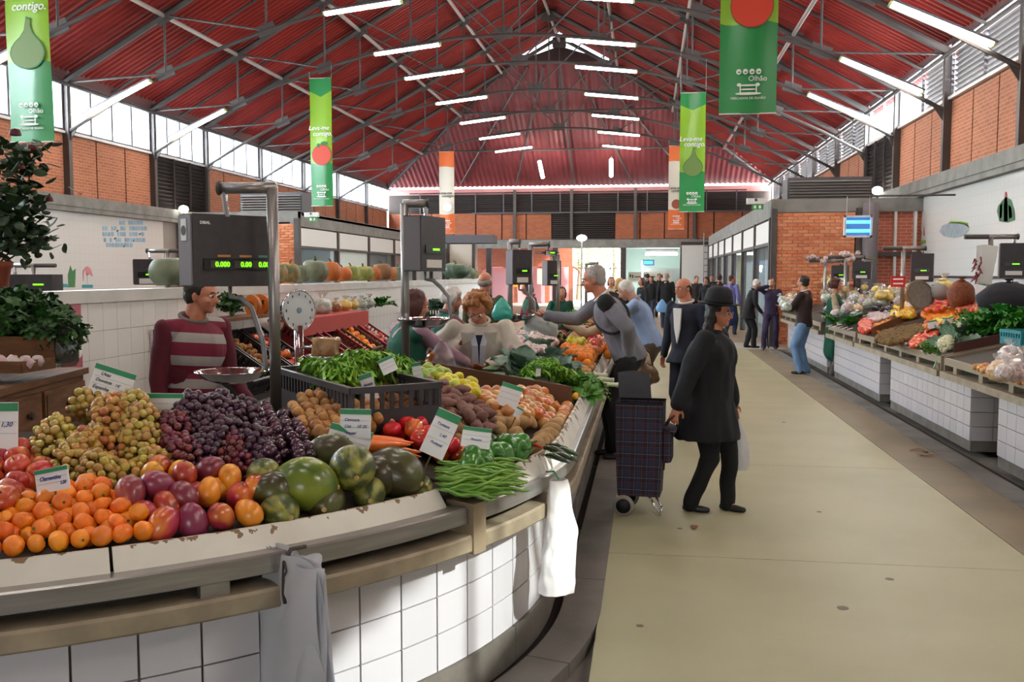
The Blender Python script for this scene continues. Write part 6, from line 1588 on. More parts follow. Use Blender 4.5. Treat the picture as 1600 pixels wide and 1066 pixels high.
# 6 suit man
x, y, yw_ = .42, 9.9, -38
t, inf = person(x, y, yw_, 1.66, 'balding man in navy jacket and open white shirt behind the black hat', SKIN2, hpitch=6, hyaw=-12, fl=(.08, -.1, 0), fr=(-.08, .1, 0), top=NAVY, topm='jacket', leg=DJEAN, hair='bald', hairm=HB, vox=.01, bulk=1.1, coat=.46, collar=WHITEC)
mb = MB(); mb.prism([(-.05, .09), (.05, .09), (.035, -.12), (0, -.28), (-.035, -.12)], .02, Matrix(((1, 0, 0), (0, 0, -1), (0, 1, 0))), inf['chest']+Vector((0, -.142, .03))); mb.build('shirt_front', WHITEC, t)
# 7 curly woman in pale jacket
x, y, yw_ = -1.24, 6.85, 8
t, inf = person(x, y, yw_, 1.60, 'curly auburn haired woman in pale beige jacket looking down at the vegetables', SKIN2, lean=9, hpitch=34, hyaw=-8, hr=L(x, y, yw_, aty(716, 540, 6.7)), hl=L(x, y, yw_, aty(765, 572, 6.5)), er=(-.9, .3, -.5), el=(.9, .3, -.5),
    top=BEIGEJ, topm='jacket', leg=DJEAN, hair='curly', hairm=HA, bulk=1.3, vox=.0085, collar=BEIGEJ, puff=.022)
c_ = inf['chest']; sf, sd_ = inf['sf'], inf['sd']
def strip(t, pts, w, m, nm, th=.008):
    mb = MB(); n_ = len(pts); vs = []
    for p, wd in zip(pts, w): vs += [p+Vector((-wd/2, 0, 0)), p+Vector((wd/2, 0, 0)), p+Vector((wd/2, -th, 0)), p+Vector((-wd/2, -th, 0))]
    fs = [(i*4+k, i*4+(k+1) % 4, i*4+4+(k+1) % 4, i*4+4+k) for i in range(n_-1) for k in range(4)]+[(0, 1, 2, 3), (n_*4-1, n_*4-2, n_*4-3, n_*4-4)]
    return mb.add(vs, fs).build(nm, m, t)
fr0 = lambda dx, dz, o=.128: (lambda o:  c_+Vector((dx, 0, 0))+sd_*dz+sf*o)(o+.034)
strip(t, [fr0(0, .10, .09), fr0(0, .02, .125), fr0(0, -.1, .13), fr0(0, -.2, .13)], [.10, .09, .07, .06], cloth('navy_cardigan', '1c2340', '161b33'), 'cardigan')
for s in (-1, 1): strip(t, [fr0(s*.05, .12, .08), fr0(s*.03, .03, .137), fr0(s*.025, -.1, .143), fr0(s*.03, -.22, .143)], [.035, .045, .045, .05], cloth('silver_scarf', 'b4b8c4', '9da1b0'), 'scarf')
for s in (-1, 1):
    mb = MB(); mb.prism([(0, 0), (s*.10, .01), (s*.085, -.085), (s*.02, -.05)], .012, Matrix(((1, 0, 0), (0, -.3, -1), (0, 1, .2))), fr0(s*.035, .115, .115)); mb.build('collar_flap', BEIGEJ, t)
glasses(t, inf['hd'])
# 8 vendor in green apron
x, y, yw_ = -1.72, 6.35, 128
person(x, y, yw_, 1.60, 'vendor with dark red bobbed hair in a green apron seen from behind at second pole', SKIN2, lean=6, hpitch=12, hr=L(x, y, yw_, (-1.3, 6.6, 1.05)), hl=L(x, y, yw_, (-1.45, 6.85, 1.1)), top=cloth('flowered_blouse', 'c9a9b0', '9a7690'), topm='blouse', apron=GREENA, leg=DJEAN, hair='bob', hairm=HR, bulk=1.12, vox=.01)
# 9 white haired vendor
x, y, yw_ = -1.95, 8.6, 120
person(x, y, yw_, 1.57, 'white haired vendor in green apron behind the curly haired woman', SKIN2, lean=8, hpitch=10, hr=L(x, y, yw_, (-1.5, 8.8, 1.0)), hl=L(x, y, yw_, (-1.5, 8.95, 1.0)), top=cloth('pink_blouse', '8c6468', '7c565a'), topm='blouse', apron=GREENA, leg=DJEAN, hair='curly', hairm=HW, bulk=1.1, vox=.012)
# 10 bald man olive
person(-1.78, 10.1, 170, 1.72, 'balding man in olive shirt standing with his back to us between the poles', SKIN2, top=OLIVE, topm='shirt', leg=BROWNT, hair='bald', hairm=HG, vox=.013, hl=(.12, -.25, 1.1))
# 11 striped man
x, y, yw_ = -2.70, 5.15, 66
t, inf = person(x, y, yw_, 1.70, 'man in maroon jumper with grey stripes, head half hidden by the large scale', SKIN2, lean=5, hpitch=8, hyaw=22, hr=(-.26, -.06, .82), hl=(.18, -.3, .95), er=(-.7, .6, 0), top=cloth('maroon_sleeve', '5e1226', '520f20'), topm='sleeves', leg=DJEAN, hair='short', hairm=HB, bulk=1.2, vox=.009, collar=cloth('grey_collar', '77706c', '6b6460'))
st = mat('striped_knit', '7a1a34', .85, bump=.4, bscale=10); n = st.node_tree.nodes; Lk = st.node_tree.links; tc = n.new('ShaderNodeTexCoord'); sp2 = n.new('ShaderNodeSeparateXYZ'); Lk.new(tc.outputs['Object'], sp2.inputs[0])
m1 = n.new('ShaderNodeMath'); m1.operation = 'MULTIPLY_ADD'; m1.inputs[1].default_value = .10; Lk.new(sp2.outputs[0], m1.inputs[0]); Lk.new(sp2.outputs[2], m1.inputs[2])
m2 = n.new('ShaderNodeMath'); m2.operation = 'MODULO'; m2.inputs[1].default_value = .135; Lk.new(m1.outputs[0], m2.inputs[0]); m3 = n.new('ShaderNodeMath'); m3.operation = 'GREATER_THAN'; m3.inputs[1].default_value = .078; Lk.new(m2.outputs[0], m3.inputs[0])
mx = n.new('ShaderNodeMixRGB'); mx.inputs[1].default_value = lin('741a33'); mx.inputs[2].default_value = lin('a09a97'); Lk.new(m3.outputs[0], mx.inputs[0]); Lk.new(mx.outputs[0], n['Principled BSDF'].inputs['Base Color'])
mb = MB(); T3 = Matrix((Vector((1, 0, 0)), -inf['sf'], inf['sd'])).transposed(); h = 1.70; c_ = inf['chest']
mb.ball(c_+inf['sf']*.008, 1, 18, 12, (.094*h*1.2+.024, .064*h*1.2+.028, .105*h+.014), T3); mb.ball(inf['pel']+inf['sd']*.1*h, 1, 18, 12, (.084*h*1.2+.026, .064*h*1.2+.028, .1*h), T3); mb.ball(inf['pel'], 1, 18, 12, (.09*h*1.2+.016, .066*h*1.2+.016, .08*h), T3)
cone(mb, inf['sh'][-1]+Vector((.03, 0, -.01)), .064, inf['sh'][1]-Vector((.03, 0, .01)), .064)
remesh(mb, 'jumper', st, t, .009, 3, .008, 9)
# 12,13 vendors further back
person(-1.72, 14.1, -70, 1.60, 'vendor in maroon sleeves and green apron beyond the third pole', SKIN2, hpitch=8, lean=5, hr=(-.1, -.35, 1.0), hl=(.1, -.35, 1.0), top=MAROON, topm='blouse', apron=GREENA, leg=DJEAN, hair='bob', hairm=HB, vox=.014, face=False)
person(-1.45, 15.6, 20, 1.5, 'dark haired vendor bending over far crates beside the maroon sleeved one', lean=15, top=GREENA, topm='tunic', leg=DJEAN, hair='bob', hairm=HB, vox=.015, face=False)
# 15 jeans shopper
x, y, yw_ = 2.66, 16.2, -118
person(x, y, yw_, 1.66, 'dark haired shopper in brown sweater and light blue jeans, arms crossed', hyaw=-5, hr=(.08, -.24, 1.12), hl=(-.08, -.26, 1.08), er=(-.8, -.1, -.6), el=(.8, -.1, -.6), fl=(.09, -.02, 0), fr=(-.05, .05, 0), top=DKBR, topm='sweater', leg=JEAN, hair='short', hairm=HB, vox=.012, bulk=1.08, collar=WHITEC)
# 16 frizzy woman in gap
x, y, yw_ = 3.12, 16.06, 75
person(x, y, yw_, 1.62, 'vendor with frizzy brown hair and green apron in the gap between the counters', hyaw=10, hr=(-.15, -.3, 1.05), hl=(.12, -.32, 1.08), top=TAUPE, topm='blouse', apron=GREENA, leg=cloth('grey_tights', '5c5450', '504844'), skirt=GREENA, hair='curly', hairm=HR, vox=.012, bulk=.98, shoe=mat('tan_shoe', '9a8468', .6))
# 17 purple phone
x, y, yw_ = 2.78, 21.3, -5
t, inf = person(x, y, yw_, 1.60, 'person in dark purple top holding a phone to the face by the brick wall', hr=(-.08, -.14, 1.42), er=(-1, 0, -.4), hl=(.15, -.25, 1.0), fr=(-.16, -.05, 0), top=PURP, topm='top', leg=PURP, hair='short', hairm=HR, vox=.014, face=True, hands=(1, 1))
MB().box((-.06, -.15, 1.50), (.05, .015, .12)).build('phone', WHITEP, t)
# 18 old man with cane
x, y, yw_ = 2.36, 21.75, 100
hc_ = aty(1190, 488, 21.6)
person(x, y, yw_, 1.60, 'old man in black suit with white hair leaning on a walking cane', lean=16, hpitch=5, hr=L(x, y, yw_, hc_), hl=(.15, -.1, .8), fl=(.07, .05, 0), fr=(-.07, -.08, 0), top=BLACKC, topm='jacket', leg=BLACKC, hair='short', hairm=HW, vox=.014, coat=.42, bulk=1.1)
e = empty('walking_cane', (hc_.x+.08, hc_.y-.05, 0), label='thin dark walking cane held by the old man in black', cat='cane'); MB().tube([(.08, 0, 0), (0, 0, hc_.z-.03)], .012, 7).build('shaft', BLACKC, e); MB().tube([(0, 0, hc_.z-.03), (-.04, 0, hc_.z), (-.1, 0, hc_.z-.03)], .013, 7).build('crook', BLACKC, e)
# 19.. far figures
person(2.35, 26.5, 150, 1.66, 'person in lilac shirt and long blue skirt further down by the shop windows', SKIN2, hyaw=-60, top=LILAC, topm='shirt', skirt=cloth('blue_skirt', '2c3f7c', '26376e'), leg=DJEAN, hair='short', hairm=HR, vox=.015, face=False, hl=(.2, -.2, 1.05))
fars = [(1041, 29.0, 175, 1.72, 'man in black jacket and dark jeans standing with a blue bag in the far aisle', BLACKC, DJEAN, 'short', HG), (1088, 33, 20, 1.62, 'far person in brown coat in front of the white enclosure', cloth('brown_coat', '3a2c2a', '30241f'), BLACKC, 'short', HB),
    (1104, 31, -30, 1.58, 'far short woman in black with dark curly hair', BLACKC, BLACKC, 'curly', HB), (1124, 29.5, 160, 1.68, 'far man in dark maroon coat near the shop windows', cloth('plum_coat', '3c2228', '301b20'), BLACKC, 'short', HR),
    (1018, 33, -20, 1.6, 'far woman in black with light hair walking this way', BLACKC, DJEAN, 'bob', HB), (1030, 36, 10, 1.7, 'far man in dark jacket under the menu board', BLACKC, BLACKC, 'short', HB), (1004, 24, -60, 1.6, 'far woman in dark cardigan by the long bed', BLACKC, BLACKC, 'bob', HR),
    (968, 17.5, 200, 1.62, 'blond woman in dark coat beside the receding bed', cloth('dark_coat', '2c2626', '241f1f'), BLACKC, 'bob', HBL), (1012, 38, 180, 1.7, 'farthest dark haired man in front of the serving kiosk', NAVY, BLACKC, 'short', HB), (1112, 36, 0, 1.66, 'far person in black between the ladder and shop windows', BLACKC, BLACKC, 'short', HB),
    (955, 22, 0, 1.62, 'far brown haired woman behind the blue shirt', TAUPE, BROWNT, 'bob', HR)]
for (px, y, yw_, H_, lab, tm_, lm, hs, hm_) in fars:
    p = aty(px, 430, y); person(p.x, y, yw_, H_, lab, top=tm_, topm='coat', leg=lm, hair=hs, hairm=hm_, vox=.018, face=False, coat=.45 if 'coat' in lab else 0, fl=(.1, -.06, 0), fr=(-.08, .08, 0), bulk=1.08)
p = aty(1037, 480, 28.7); plastic_bag((p.x-.05, 28.75, .92), .36, .4, 'light blue plastic bag carried in the far aisle', mat('blue_bag', '6f9fd0', .4), .14, 3)
# ================================================================== right-hand stalls: produce
def rpile(protos, poly, r, h, label, cat, group, **k): k.setdefault('under', False); k.setdefault('cap', 170); return pile(protos, poly, r, h, fn=rb_, label=label, cat=cat, group=group, **k)
M_RTOM = toma; redpep = [fruit('red_pepper', mat('red_pepper_skin', 'c4241c', .2, coat=.5, val=.12), .035, 14, 9, (1, 1, 1), pepf)]
peach = [fruit('nectarine', mat('nectarine_skin', 'd9602c', .35, col2='e39a3c', scale=8, hue=.02, val=.1), .036, 12, 8, (1, 1, .93))]
rpile(kiwi, [(1368, 532), (1384, 508), (1410, 492), (1432, 488), (1448, 498), (1444, 518), (1420, 532), (1390, 538)], .037, .09, 'brown potato in the small heap beside the cardboard divider on the right', 'potato', 'brown potatoes on the right stall', sc=(1.2, 1.35))
rpile(garl, [(1395, 534), (1420, 528), (1448, 512), (1462, 512), (1440, 530), (1415, 540)], .03, .04, 'garlic bulb in front of the brown potatoes on the right stall', 'garlic', 'garlic on the right stall front')
rpile([toma[0]], [(1420, 536), (1430, 524), (1450, 514), (1466, 518), (1462, 528), (1440, 538), (1425, 542)], .03, .07, 'small red tomato in the front heap left of the cauliflower', 'tomato', 'small red tomatoes left of the cauliflower', sc=(.65, .75))
rpile(ypep, [(1395, 492), (1402, 476), (1412, 470), (1424, 480), (1430, 492), (1412, 496)], .042, .14, 'yellow pepper in the bright cluster on the right stall', 'pepper', 'yellow peppers on the right stall', sc=(.8, 1))
rpile(toma, [(1430, 476), (1440, 460), (1460, 452), (1482, 458), (1490, 472), (1475, 484), (1450, 486)], .042, .24, 'orange-red tomato in the high heap in the middle of the right stall', 'tomato', 'tomatoes in the middle of the right stall', sc=(.85, 1))
rpile(appl, [(1490, 478), (1500, 466), (1520, 460), (1542, 464), (1545, 478), (1525, 486), (1500, 486)], .042, .22, 'red apple in the heap left of the white bagged scale pole', 'apple', 'red apples on the right stall', sc=(.85, 1))
rpile(orng, [(1440, 492), (1450, 484), (1478, 480), (1500, 484), (1510, 490), (1480, 496), (1455, 500)], .038, .14, 'orange in the row below the tomatoes on the right stall', 'orange', 'oranges on the right stall', sc=(.85, 1))
rpile(peach, [(1500, 492), (1520, 484), (1540, 488), (1545, 496), (1520, 500)], .036, .14, 'orange-red nectarine in front of the apples on the right stall', 'nectarine', 'nectarines on the right stall')
rpile(lemo, [(1458, 500), (1475, 490), (1498, 490), (1490, 498), (1470, 504)], .026, .12, 'yellow chilli-like lemon in the strip before the oranges', 'lemon', 'yellow fruits on the right stall')
rpile(orng, [(1518, 497), (1530, 490), (1556, 488), (1560, 494), (1535, 500)], .034, .1, 'small orange behind the leafy greens on the right stall', 'orange', 'small oranges behind the greens')
rpile(toma, [(1343, 516), (1344, 502), (1352, 496), (1362, 502), (1360, 516), (1350, 520)], .03, .1, 'bright red tomato in the bunch beside the cardboard divider', 'tomato', 'bright red tomato bunch', sc=(.75, .85))
rpile(onio, [(1510, 572), (1535, 561), (1600, 556), (1660, 560), (1660, 625), (1600, 600), (1550, 584)], .036, .05, 'golden onion on the nearest right-hand tray', 'onion', 'golden onions on the nearest right tray', sc=(.8, .95))
rpile(peach, [(1445, 512), (1448, 498), (1510, 492), (1522, 502), (1500, 510), (1475, 514)], .036, .10, 'nectarine in the low strip behind the small tomatoes on the right stall', 'nectarine', 'nectarines in the low strip')
rpile(peach, [(1352, 522), (1362, 504), (1378, 496), (1398, 493), (1390, 506), (1372, 520)], .036, .05, 'round red fruit behind the brown cardboard divider on the right stall', 'fruit', 'red fruits behind the cardboard divider', sc=(.7, .85))
rpile(garl, [(1348, 498), (1362, 487), (1392, 485), (1392, 495), (1366, 503)], .03, .1, 'garlic bulb in front of the aubergines on the right stall', 'garlic', 'garlic before the aubergines')
rpile(lime, [(1500, 506), (1515, 500), (1530, 500), (1525, 510)], .03, .08, 'green fruit between nectarines and lettuce on the right stall', 'fruit', 'green fruits on the right stall')
M_AUB = mat('aubergine_skin', '2a1830', .2, coat=.5, val=.2)
aub = [fruit('aubergine', M_AUB, .045, 12, 9, (1, 1, 1.9), None, [('stem', stemb(0, .08, .02, .008), CALYX)])]
for k, (px, py) in enumerate(((1374, 478), (1382, 474), (1390, 472), (1378, 484), (1388, 482), (1368, 482))):
    put(aub[0], hitsurf(rb_, px, py, .14), 'dark purple aubergine left of the yellow peppers', 'aubergine', 'aubergines on the right stall', (1.4, 0, k*.9), .9)
for k, (px, py) in enumerate(((1398, 490), (1402, 484), (1394, 486))):
    put(zucc[0], hitsurf(rb_, px, py, .12), 'green cucumber between aubergines and yellow peppers', 'cucumber', 'cucumbers on the right stall', (1.5, 0, k*.5), 1.1)
for k, (px, py) in enumerate(((1432, 541), (1436, 537), (1440, 542), (1428, 538))):
    put(carr[0], hitsurf(rb_, px, py, .05), 'short orange carrot at the front rim of the right stall', 'carrot', 'carrots at the right stall rim', (0, 0, 1.2+k*.1), .7)
# leafy greens
for k, (px, py, h, s) in enumerate(((1530, 510, .14, 1.3), (1555, 505, .16, 1.3), (1580, 500, .18, 1.4), (1600, 505, .16, 1.3), (1565, 518, .06, 1.2), (1590, 520, .06, 1.2), (1520, 500, .14, 1.0), (1545, 520, .05, 1.1))):
    put(dark, hitsurf(rb_, px, py, h), 'bushy green lettuce heaped at the near end of the right stall', 'lettuce', 'green lettuces on the right stall', (.2, .1, k*1.3), s)
for k, (px, py, s) in enumerate(((1458, 540, .7), (1452, 548, .6), (1468, 532, .6))):
    put(cele, hitsurf(rb_, px, py, .05), 'small bunch of dark green turnip tops at the right stall rim', 'greens', 'turnip tops at the right stall rim', (.4, 0, k*2), s)
for k, (px, py, s) in enumerate(((1305, 500, 1.0), (1318, 502, 1.0), (1330, 506, .9), (1340, 500, .8), (1312, 494, .9), (1295, 496, .9))):
    put([dark, cabb][k % 2], hitsurf(rb_, px, py, .08), ['leafy green bunch', 'pale cabbage'][k % 2]+' in the vegetable row left of the red tomato bunch', 'greens', 'green vegetables in the middle right stall', (.2, 0, k*1.7), s)
for k, (px, py, s) in enumerate(((1234, 478, 1.1), (1242, 474, 1.1), (1238, 486, 1.0), (1225, 470, 1.0))):
    put(dark, hitsurf(rb_, px, py, .1), 'fresh green lettuce at the far end of the right row', 'lettuce', 'lettuces at the far end of the right row', (.2, 0, k), s)
# cauliflower with big leaves
CAUW = mat('cauliflower_curd', 'ddd6b8', .7, col2='cfc6a0', scale=20, bump=.5, bscale=120); CAUL = mat('cauliflower_leaf', '44604c', .5, col2='6b8a70', scale=6); RIBM = mat('leaf_rib', 'a9c08a', .5)
def cauliflower(p, s, label, rot=(0, 0, 0), group=None, hang=False):
    e = empty('cauliflower', p, label=label, cat='cauliflower', group=group); e.rotation_euler = rot; e.scale = (s, s, s)
    mb = MB(); rr = random.Random(5)
    for k in range(70):
        v = Vector((rr.gauss(0, 1), rr.gauss(0, 1), abs(rr.gauss(0, .8)))).normalized(); mb.ball((v.x*.085, v.y*.085, .03+v.z*.06), rr.uniform(.016, .026), 7, 5)
    mb.ball((0, 0, .02), .08, 12, 8); mb.build('curd', CAUW, e, True)
    lm = MB().grid(ruffled(.24, .15, .012, 4, curl=-.5, cup=.2), 8, 6).mesh('leaf', CAUL, True)
    for k in range(7):
        o = newobj('leaf', lm, e); o.matrix_local = Matrix.Rotation(k*.9, 4, 'Z') @ Matrix.Translation((0, .05, -.05)) @ Matrix.Rotation(.3+.15*(k % 3), 4, 'X')
        MB().tube([(0, 0, .003), (0, .1, .01), (0, .19, .05)], [.008, .005, .002], 6).build('midrib', RIBM, o)
    if hang:
        for a, b in ((2.9, -.5), (3.3, -.7), (3.7, -.4)):
            o = newobj('leaf', lm, e); o.matrix_local = Matrix.Rotation(a, 4, 'Z') @ Matrix.Translation((0, .09, -.04)) @ Matrix.Rotation(b, 4, 'X') @ Matrix.Scale(1.1, 4)
    return e
cauliflower(hitsurf(rb_, 1508, 515, .10), 1.25, 'large white cauliflower with dark leaves at the near end of the right stall', (-.2, -.3, .4))
cauliflower(hitsurf(rb_, 1482, 540, .05), 1.0, 'cauliflower with dark blue-green leaves drooping over the rim of the right stall', (.2, -1.1, .2), None, True)
e = empty('hanging_leaf', aty(1464, 560, 10.0), label='long dark leaf hanging down over the stone edge of the right counter', cat='leaf')
MB().grid(lambda u, v: (.05*math.sin(u*4)-.03, (v-.5)*.12*math.sin(PI*min(1, u+.15)), .16-.32*u), 8, 4).build('blade', CAUL, e, True); MB().tube([(-.02, 0, .16), (.0, 0, 0), (-.04, 0, -.14)], [.009, .006, .002], 6).build('midrib', RIBM, e)
# dividers, trays, crates
CARDB = mat('cardboard_brown', '8a5c3c', .75, col2='7e5335', scale=4)
def slab(pxa, pya, pxb, pyb, ha, hb, height, label, m=CARDB, name='divider_board', fn=rb_, cat='board'):
    a, b = hitsurf(fn, pxa, pya, ha), hitsurf(fn, pxb, pyb, hb); d = b-a; n = Vector((-d.y, d.x, 0)).normalized()*.012
    e = empty(name, a, label=label, cat=cat); z = Vector((0, 0, height)); vs = [Vector((0, 0, 0)), d, d+z, z]; vs += [v+n for v in vs]
    MB().add(vs, [(0, 1, 2, 3), (7, 6, 5, 4), (3, 2, 6, 7), (0, 3, 7, 4), (1, 5, 6, 2), (0, 4, 5, 1)]).build('panel', m, e); return e
slab(1362, 525, 1432, 496, .0, .02, .11, 'brown cardboard divider left of the brown potatoes on the right stall')
slab(1490, 552, 1600, 530, .02, .02, .1, 'dark red-brown board in front of the lettuces at the near end', mat('dark_red_board', '4a231c', .7))
slab(1448, 527, 1480, 512, .02, .04, .07, 'short dark board between tomatoes and cauliflower', mat('dark_red_board', '4a231c', .7))
TEALP = mat('teal_plastic', '1f7f86', .4)
p = hitsurf(rb_, 1600, 548, .0); crate('plastic_crate', (p.x+.25, p.y+.1, p.z+.05), .1, .7, .4, .14, TEALP, 'teal plastic crate at the right picture edge behind the onions')
# bags of garlic, onions, nuts
def lumpy(name, m, seed, tuft=True):
    mb = MB(); mb.ball((0, 0, 0), .09, 16, 11, (1, 1, .85), None, lambda v: v*(1+.16*noise.noise(v*2.6+Vector((seed, 0, 0)))+.1*noise.noise(v*6+Vector((0, seed, 0)))))
    o = mb.build(name, m, None, True)
    if tuft:
        mb = MB(); mb.grid(lambda u, v: ((.008+.04*v)*math.cos(u*2*PI)*(1+.3*math.sin(u*25)), (.008+.04*v)*math.sin(u*2*PI)*(1+.3*math.cos(u*19)), .07+.06*v), 16, 4); mb.build('tied_top', clear_mat('clear_film', 'f4f4f4', .25, .15, .25), o, True)
    return proto(o)
GB = mat('garlic_in_film', 'd8cfc6', .3, col2='a98c90', scale=30, thr=(.4, .62), bump=.8, bscale=36, val=.12, coat=.5); OB = mat('onions_in_film', 'b98a52', .3, col2='d9c3a0', scale=26, bump=.8, bscale=34, val=.15, coat=.5)
YB = mat('yellow_in_film', 'd9b02a', .35, col2='e0d49a', scale=20, bump=.6, bscale=30, val=.1, coat=.4); NB = mat('nuts_in_film', '8a5a36', .35, col2='c8a070', scale=30, bump=.8, bscale=40, val=.15, coat=.4); WB = mat('pale_in_film', 'c9ccc8', .3, col2='8f9a88', scale=22, bump=.8, bscale=30, val=.1, coat=.5)
bags = [(lumpy('garlic_bag', GB, 1), 'clear bag of garlic', 'bag'), (lumpy('onion_bag', OB, 2), 'clear bag of small onions', 'bag'), (lumpy('fruit_bag', YB, 3), 'clear bag of yellow fruit', 'bag'), (lumpy('nut_bag', NB, 4), 'clear bag of nuts', 'bag'), (lumpy('vegetable_bag', WB, 5), 'clear bag of pale vegetables', 'bag')]
def bagfill(poly, n, hmax, where, kinds, s0=1.0, fn=rb_):
    k = 0; xs_ = [q[0] for q in poly]; ys_ = [q[1] for q in poly]; tries = 0; done = []
    while k < n and tries < n*40:
        tries += 1; px, py = R.uniform(min(xs_), max(xs_)), R.uniform(min(ys_), max(ys_))
        if not inpoly(px, py, poly): continue
        h = hmax*(.35+.65*R.random()); p = hitsurf(fn, px, py, h)
        if any((p-q).length < .12*s0 for q in done): continue
        done.append(p); b = bags[R.choice(kinds)]; s = s0*R.uniform(.85, 1.25)
        put(b[0], p, b[1]+' '+where, 'bag', b[1]+' '+where, (R.uniform(-.5, .5), R.uniform(-.5, .5), R.uniform(0, 6)), s); k += 1
bagfill([(1300, 470), (1320, 452), (1350, 446), (1395, 448), (1420, 455), (1410, 470), (1370, 480), (1330, 488), (1300, 492)], 60, .25, 'heaped between the frizzy haired vendor and the yellow peppers', [0, 1, 2, 3, 4])
bagfill([(1288, 492), (1300, 478), (1335, 480), (1345, 492), (1320, 498), (1296, 500)], 26, .14, 'low at the rim right of the jeans shopper', [0, 0, 4], .8)
bagfill([(1214, 470), (1222, 452), (1236, 442), (1244, 450), (1244, 476), (1232, 486)], 34, .3, 'piled left of the jeans shopper', [0, 4, 4, 1])
bagfill([(1280, 450), (1290, 428), (1320, 424), (1350, 432), (1352, 450), (1320, 462), (1290, 468)], 34, .5, 'stacked high beside the round pillar', [0, 1, 3, 2, 4])
bagfill([(1348, 456), (1360, 444), (1400, 440), (1425, 446), (1420, 462), (1380, 466)], 20, .35, 'behind the aubergines near the doorway', [2, 4, 1])
bagfill([(1550, 578), (1560, 560), (1585, 552), (1620, 560), (1620, 580), (1580, 590)], 9, .13, 'lying on the onions of the nearest right tray', [0, 1], .95)
NET = mat('orange_net', '8a4a28', .7, col2='6b341c', scale=30, bump=.8, bscale=60)
def sack(p, s, m, name, label, cat='sack'):
    mb = MB(); mb.ball((0, 0, 0), 1, 20, 14, s, None, lambda v: v*(1+.10*noise.noise(v*2+Vector((p[0], 0, 0))))); o = mb.build(name, m, None, True); o.location = p
    MB().lathe([(.0, s[2]*.9), (.05, s[2]*.96), (.02, s[2]*1.05), (.06, s[2]*1.2)], 10).build('tied_neck', m, o, True); return tag(o, label, cat)
sack(hitsurf(rb_, 1502, 462, .34), (.17, .14, .2), NET, 'net_sack', 'brown-red net sack behind the apples on the right stall')
sack(hitsurf(rb_, 1470, 455, .40), (.12, .12, .13), mat('grey_sack', '8f8a86', .7, bump=.6, bscale=30), 'cloth_sack', 'grey bundle behind the tomatoes on the right stall')
sack(hitsurf(rb_, 1575, 468, .3), (.34, .22, .2), mat('dark_blanket', '26242a', .9, bump=.6, bscale=14), 'dark_bundle', 'large dark bundle on the right stall beside the scale pole', 'bundle')
p = hitsurf(rb_, 1436, 462, .4); e = empty('round_basket', p, label='grey round basket lid leaning behind the tomatoes', cat='basket'); e.rotation_euler = (1.25, 0, .3)
MB().lathe([(0, 0), (.16, .0), (.2, .02), (.205, .035), (.16, .015), (0, .012)], 26).build('lid', mat('wicker_grey', '7d786c', .8, col2='6a655a', scale=30, bump=.5, bscale=90), e, True); MB().lathe([(.198, .02), (.212, .028), (.198, .036)], 26).build('rim', mat('wicker_tan', '9a8458', .8), e)
for (px, py, lab) in ((1475, 448, 'orange and green melon half behind the grey round basket'),): put(bags[2][0], hitsurf(rb_, px, py, .45), lab, 'fruit', None, (0, 0, 0), 1.4)
# price cards of the right stalls
for k, (px, py, h, w_, rz, lab) in enumerate(((1459, 513, .10, .12, .2, 'white price card above the garlic on the right stall'), (1478, 506, .12, .09, .5, 'narrow price card left of the cauliflower'), (1489, 504, .12, .09, .6, 'second narrow price card touching the cauliflower'), (1422, 478, .2, .09, 0, 'price card behind the yellow peppers'),
        (1386, 466, .24, .1, .4, 'pale violet shining price card on the aubergines'), (1462, 453, .3, .12, .6, 'price card standing behind the tomatoes'), (1476, 456, .3, .12, -.2, 'tilted price card beside the grey bundle'), (1535, 458, .3, .17, -.1, 'wide white price card above the apples'), (1312, 508, .05, .07, .2, 'small price card on the green vegetables'))):
    p = hitsurf(rb_, px, py, h); e = empty('price_card', p, label=lab, cat='price card', group='price cards on the right stalls'); e.rotation_euler = (-.3, R.uniform(-.3, .3), rz)
    MB().box((0, 0, w_*.4), (w_, .003, w_*.8)).build('card', CARD, e); MB().box((0, -.002, w_*.72), (w_, .003, w_*.14)).build('green_band', CGR, e); MB().box((0, .006, -.06), (.006, .004, .14)).build('stick', STEM, e)
for k, px in enumerate((1296, 1304, 1312, 1320, 1328)):
    p = hitsurf(rb_, px, 512+(px-1296)*.16, .03); o = MB().box((0, 0, 0), (.05, .16, .012)).build('white_tray', white_tray, None, loc=p+Vector((0, 0, .03))); o.rotation_euler = (0, -.3, -.4); tag(o, 'small white packet in the slanted row at the rim below the green vegetables', 'packet', 'white packets at the rim')
p = aty(1403, 440, 14.3); e = empty('red_sign', p, label='red sign board with white lines under the scale by the doorway', cat='sign'); MB().box((0, 0, 0), (.2, .02, .16)).build('board', mat('sign_red', 'c8262a', .5), e)
for z in (.035, -.03): MB().box((0, -.012, z), (.14, .004, .022)).build('print', INKW, e)
p = aty(1537, 398, 11.8); e = empty('paper_bags', p, label='bundle of white paper bags hanging on the right-hand scale pole', cat='bag')
for k in range(4): MB().box((k*.012, -.01*k, -.12), (.17, .006, .46), Matrix.Rotation(.05*k, 3, 'Y')).build('sheet', WHITEP, e)
p = aty(1528, 415, 11.7); e = empty('chilli_string', p, label='string of dried red chillies left of the white paper bags', cat='chillies')
for k in range(14): MB().tube([(R.uniform(-.04, .04), R.uniform(-.02, .02), .1-.02*k), (R.uniform(-.08, .08), R.uniform(-.04, .04), .04-.02*k)], [.014, .004], 6).build('chilli', mat('dried_chilli', '7a1c24', .4, val=.2), e, True)
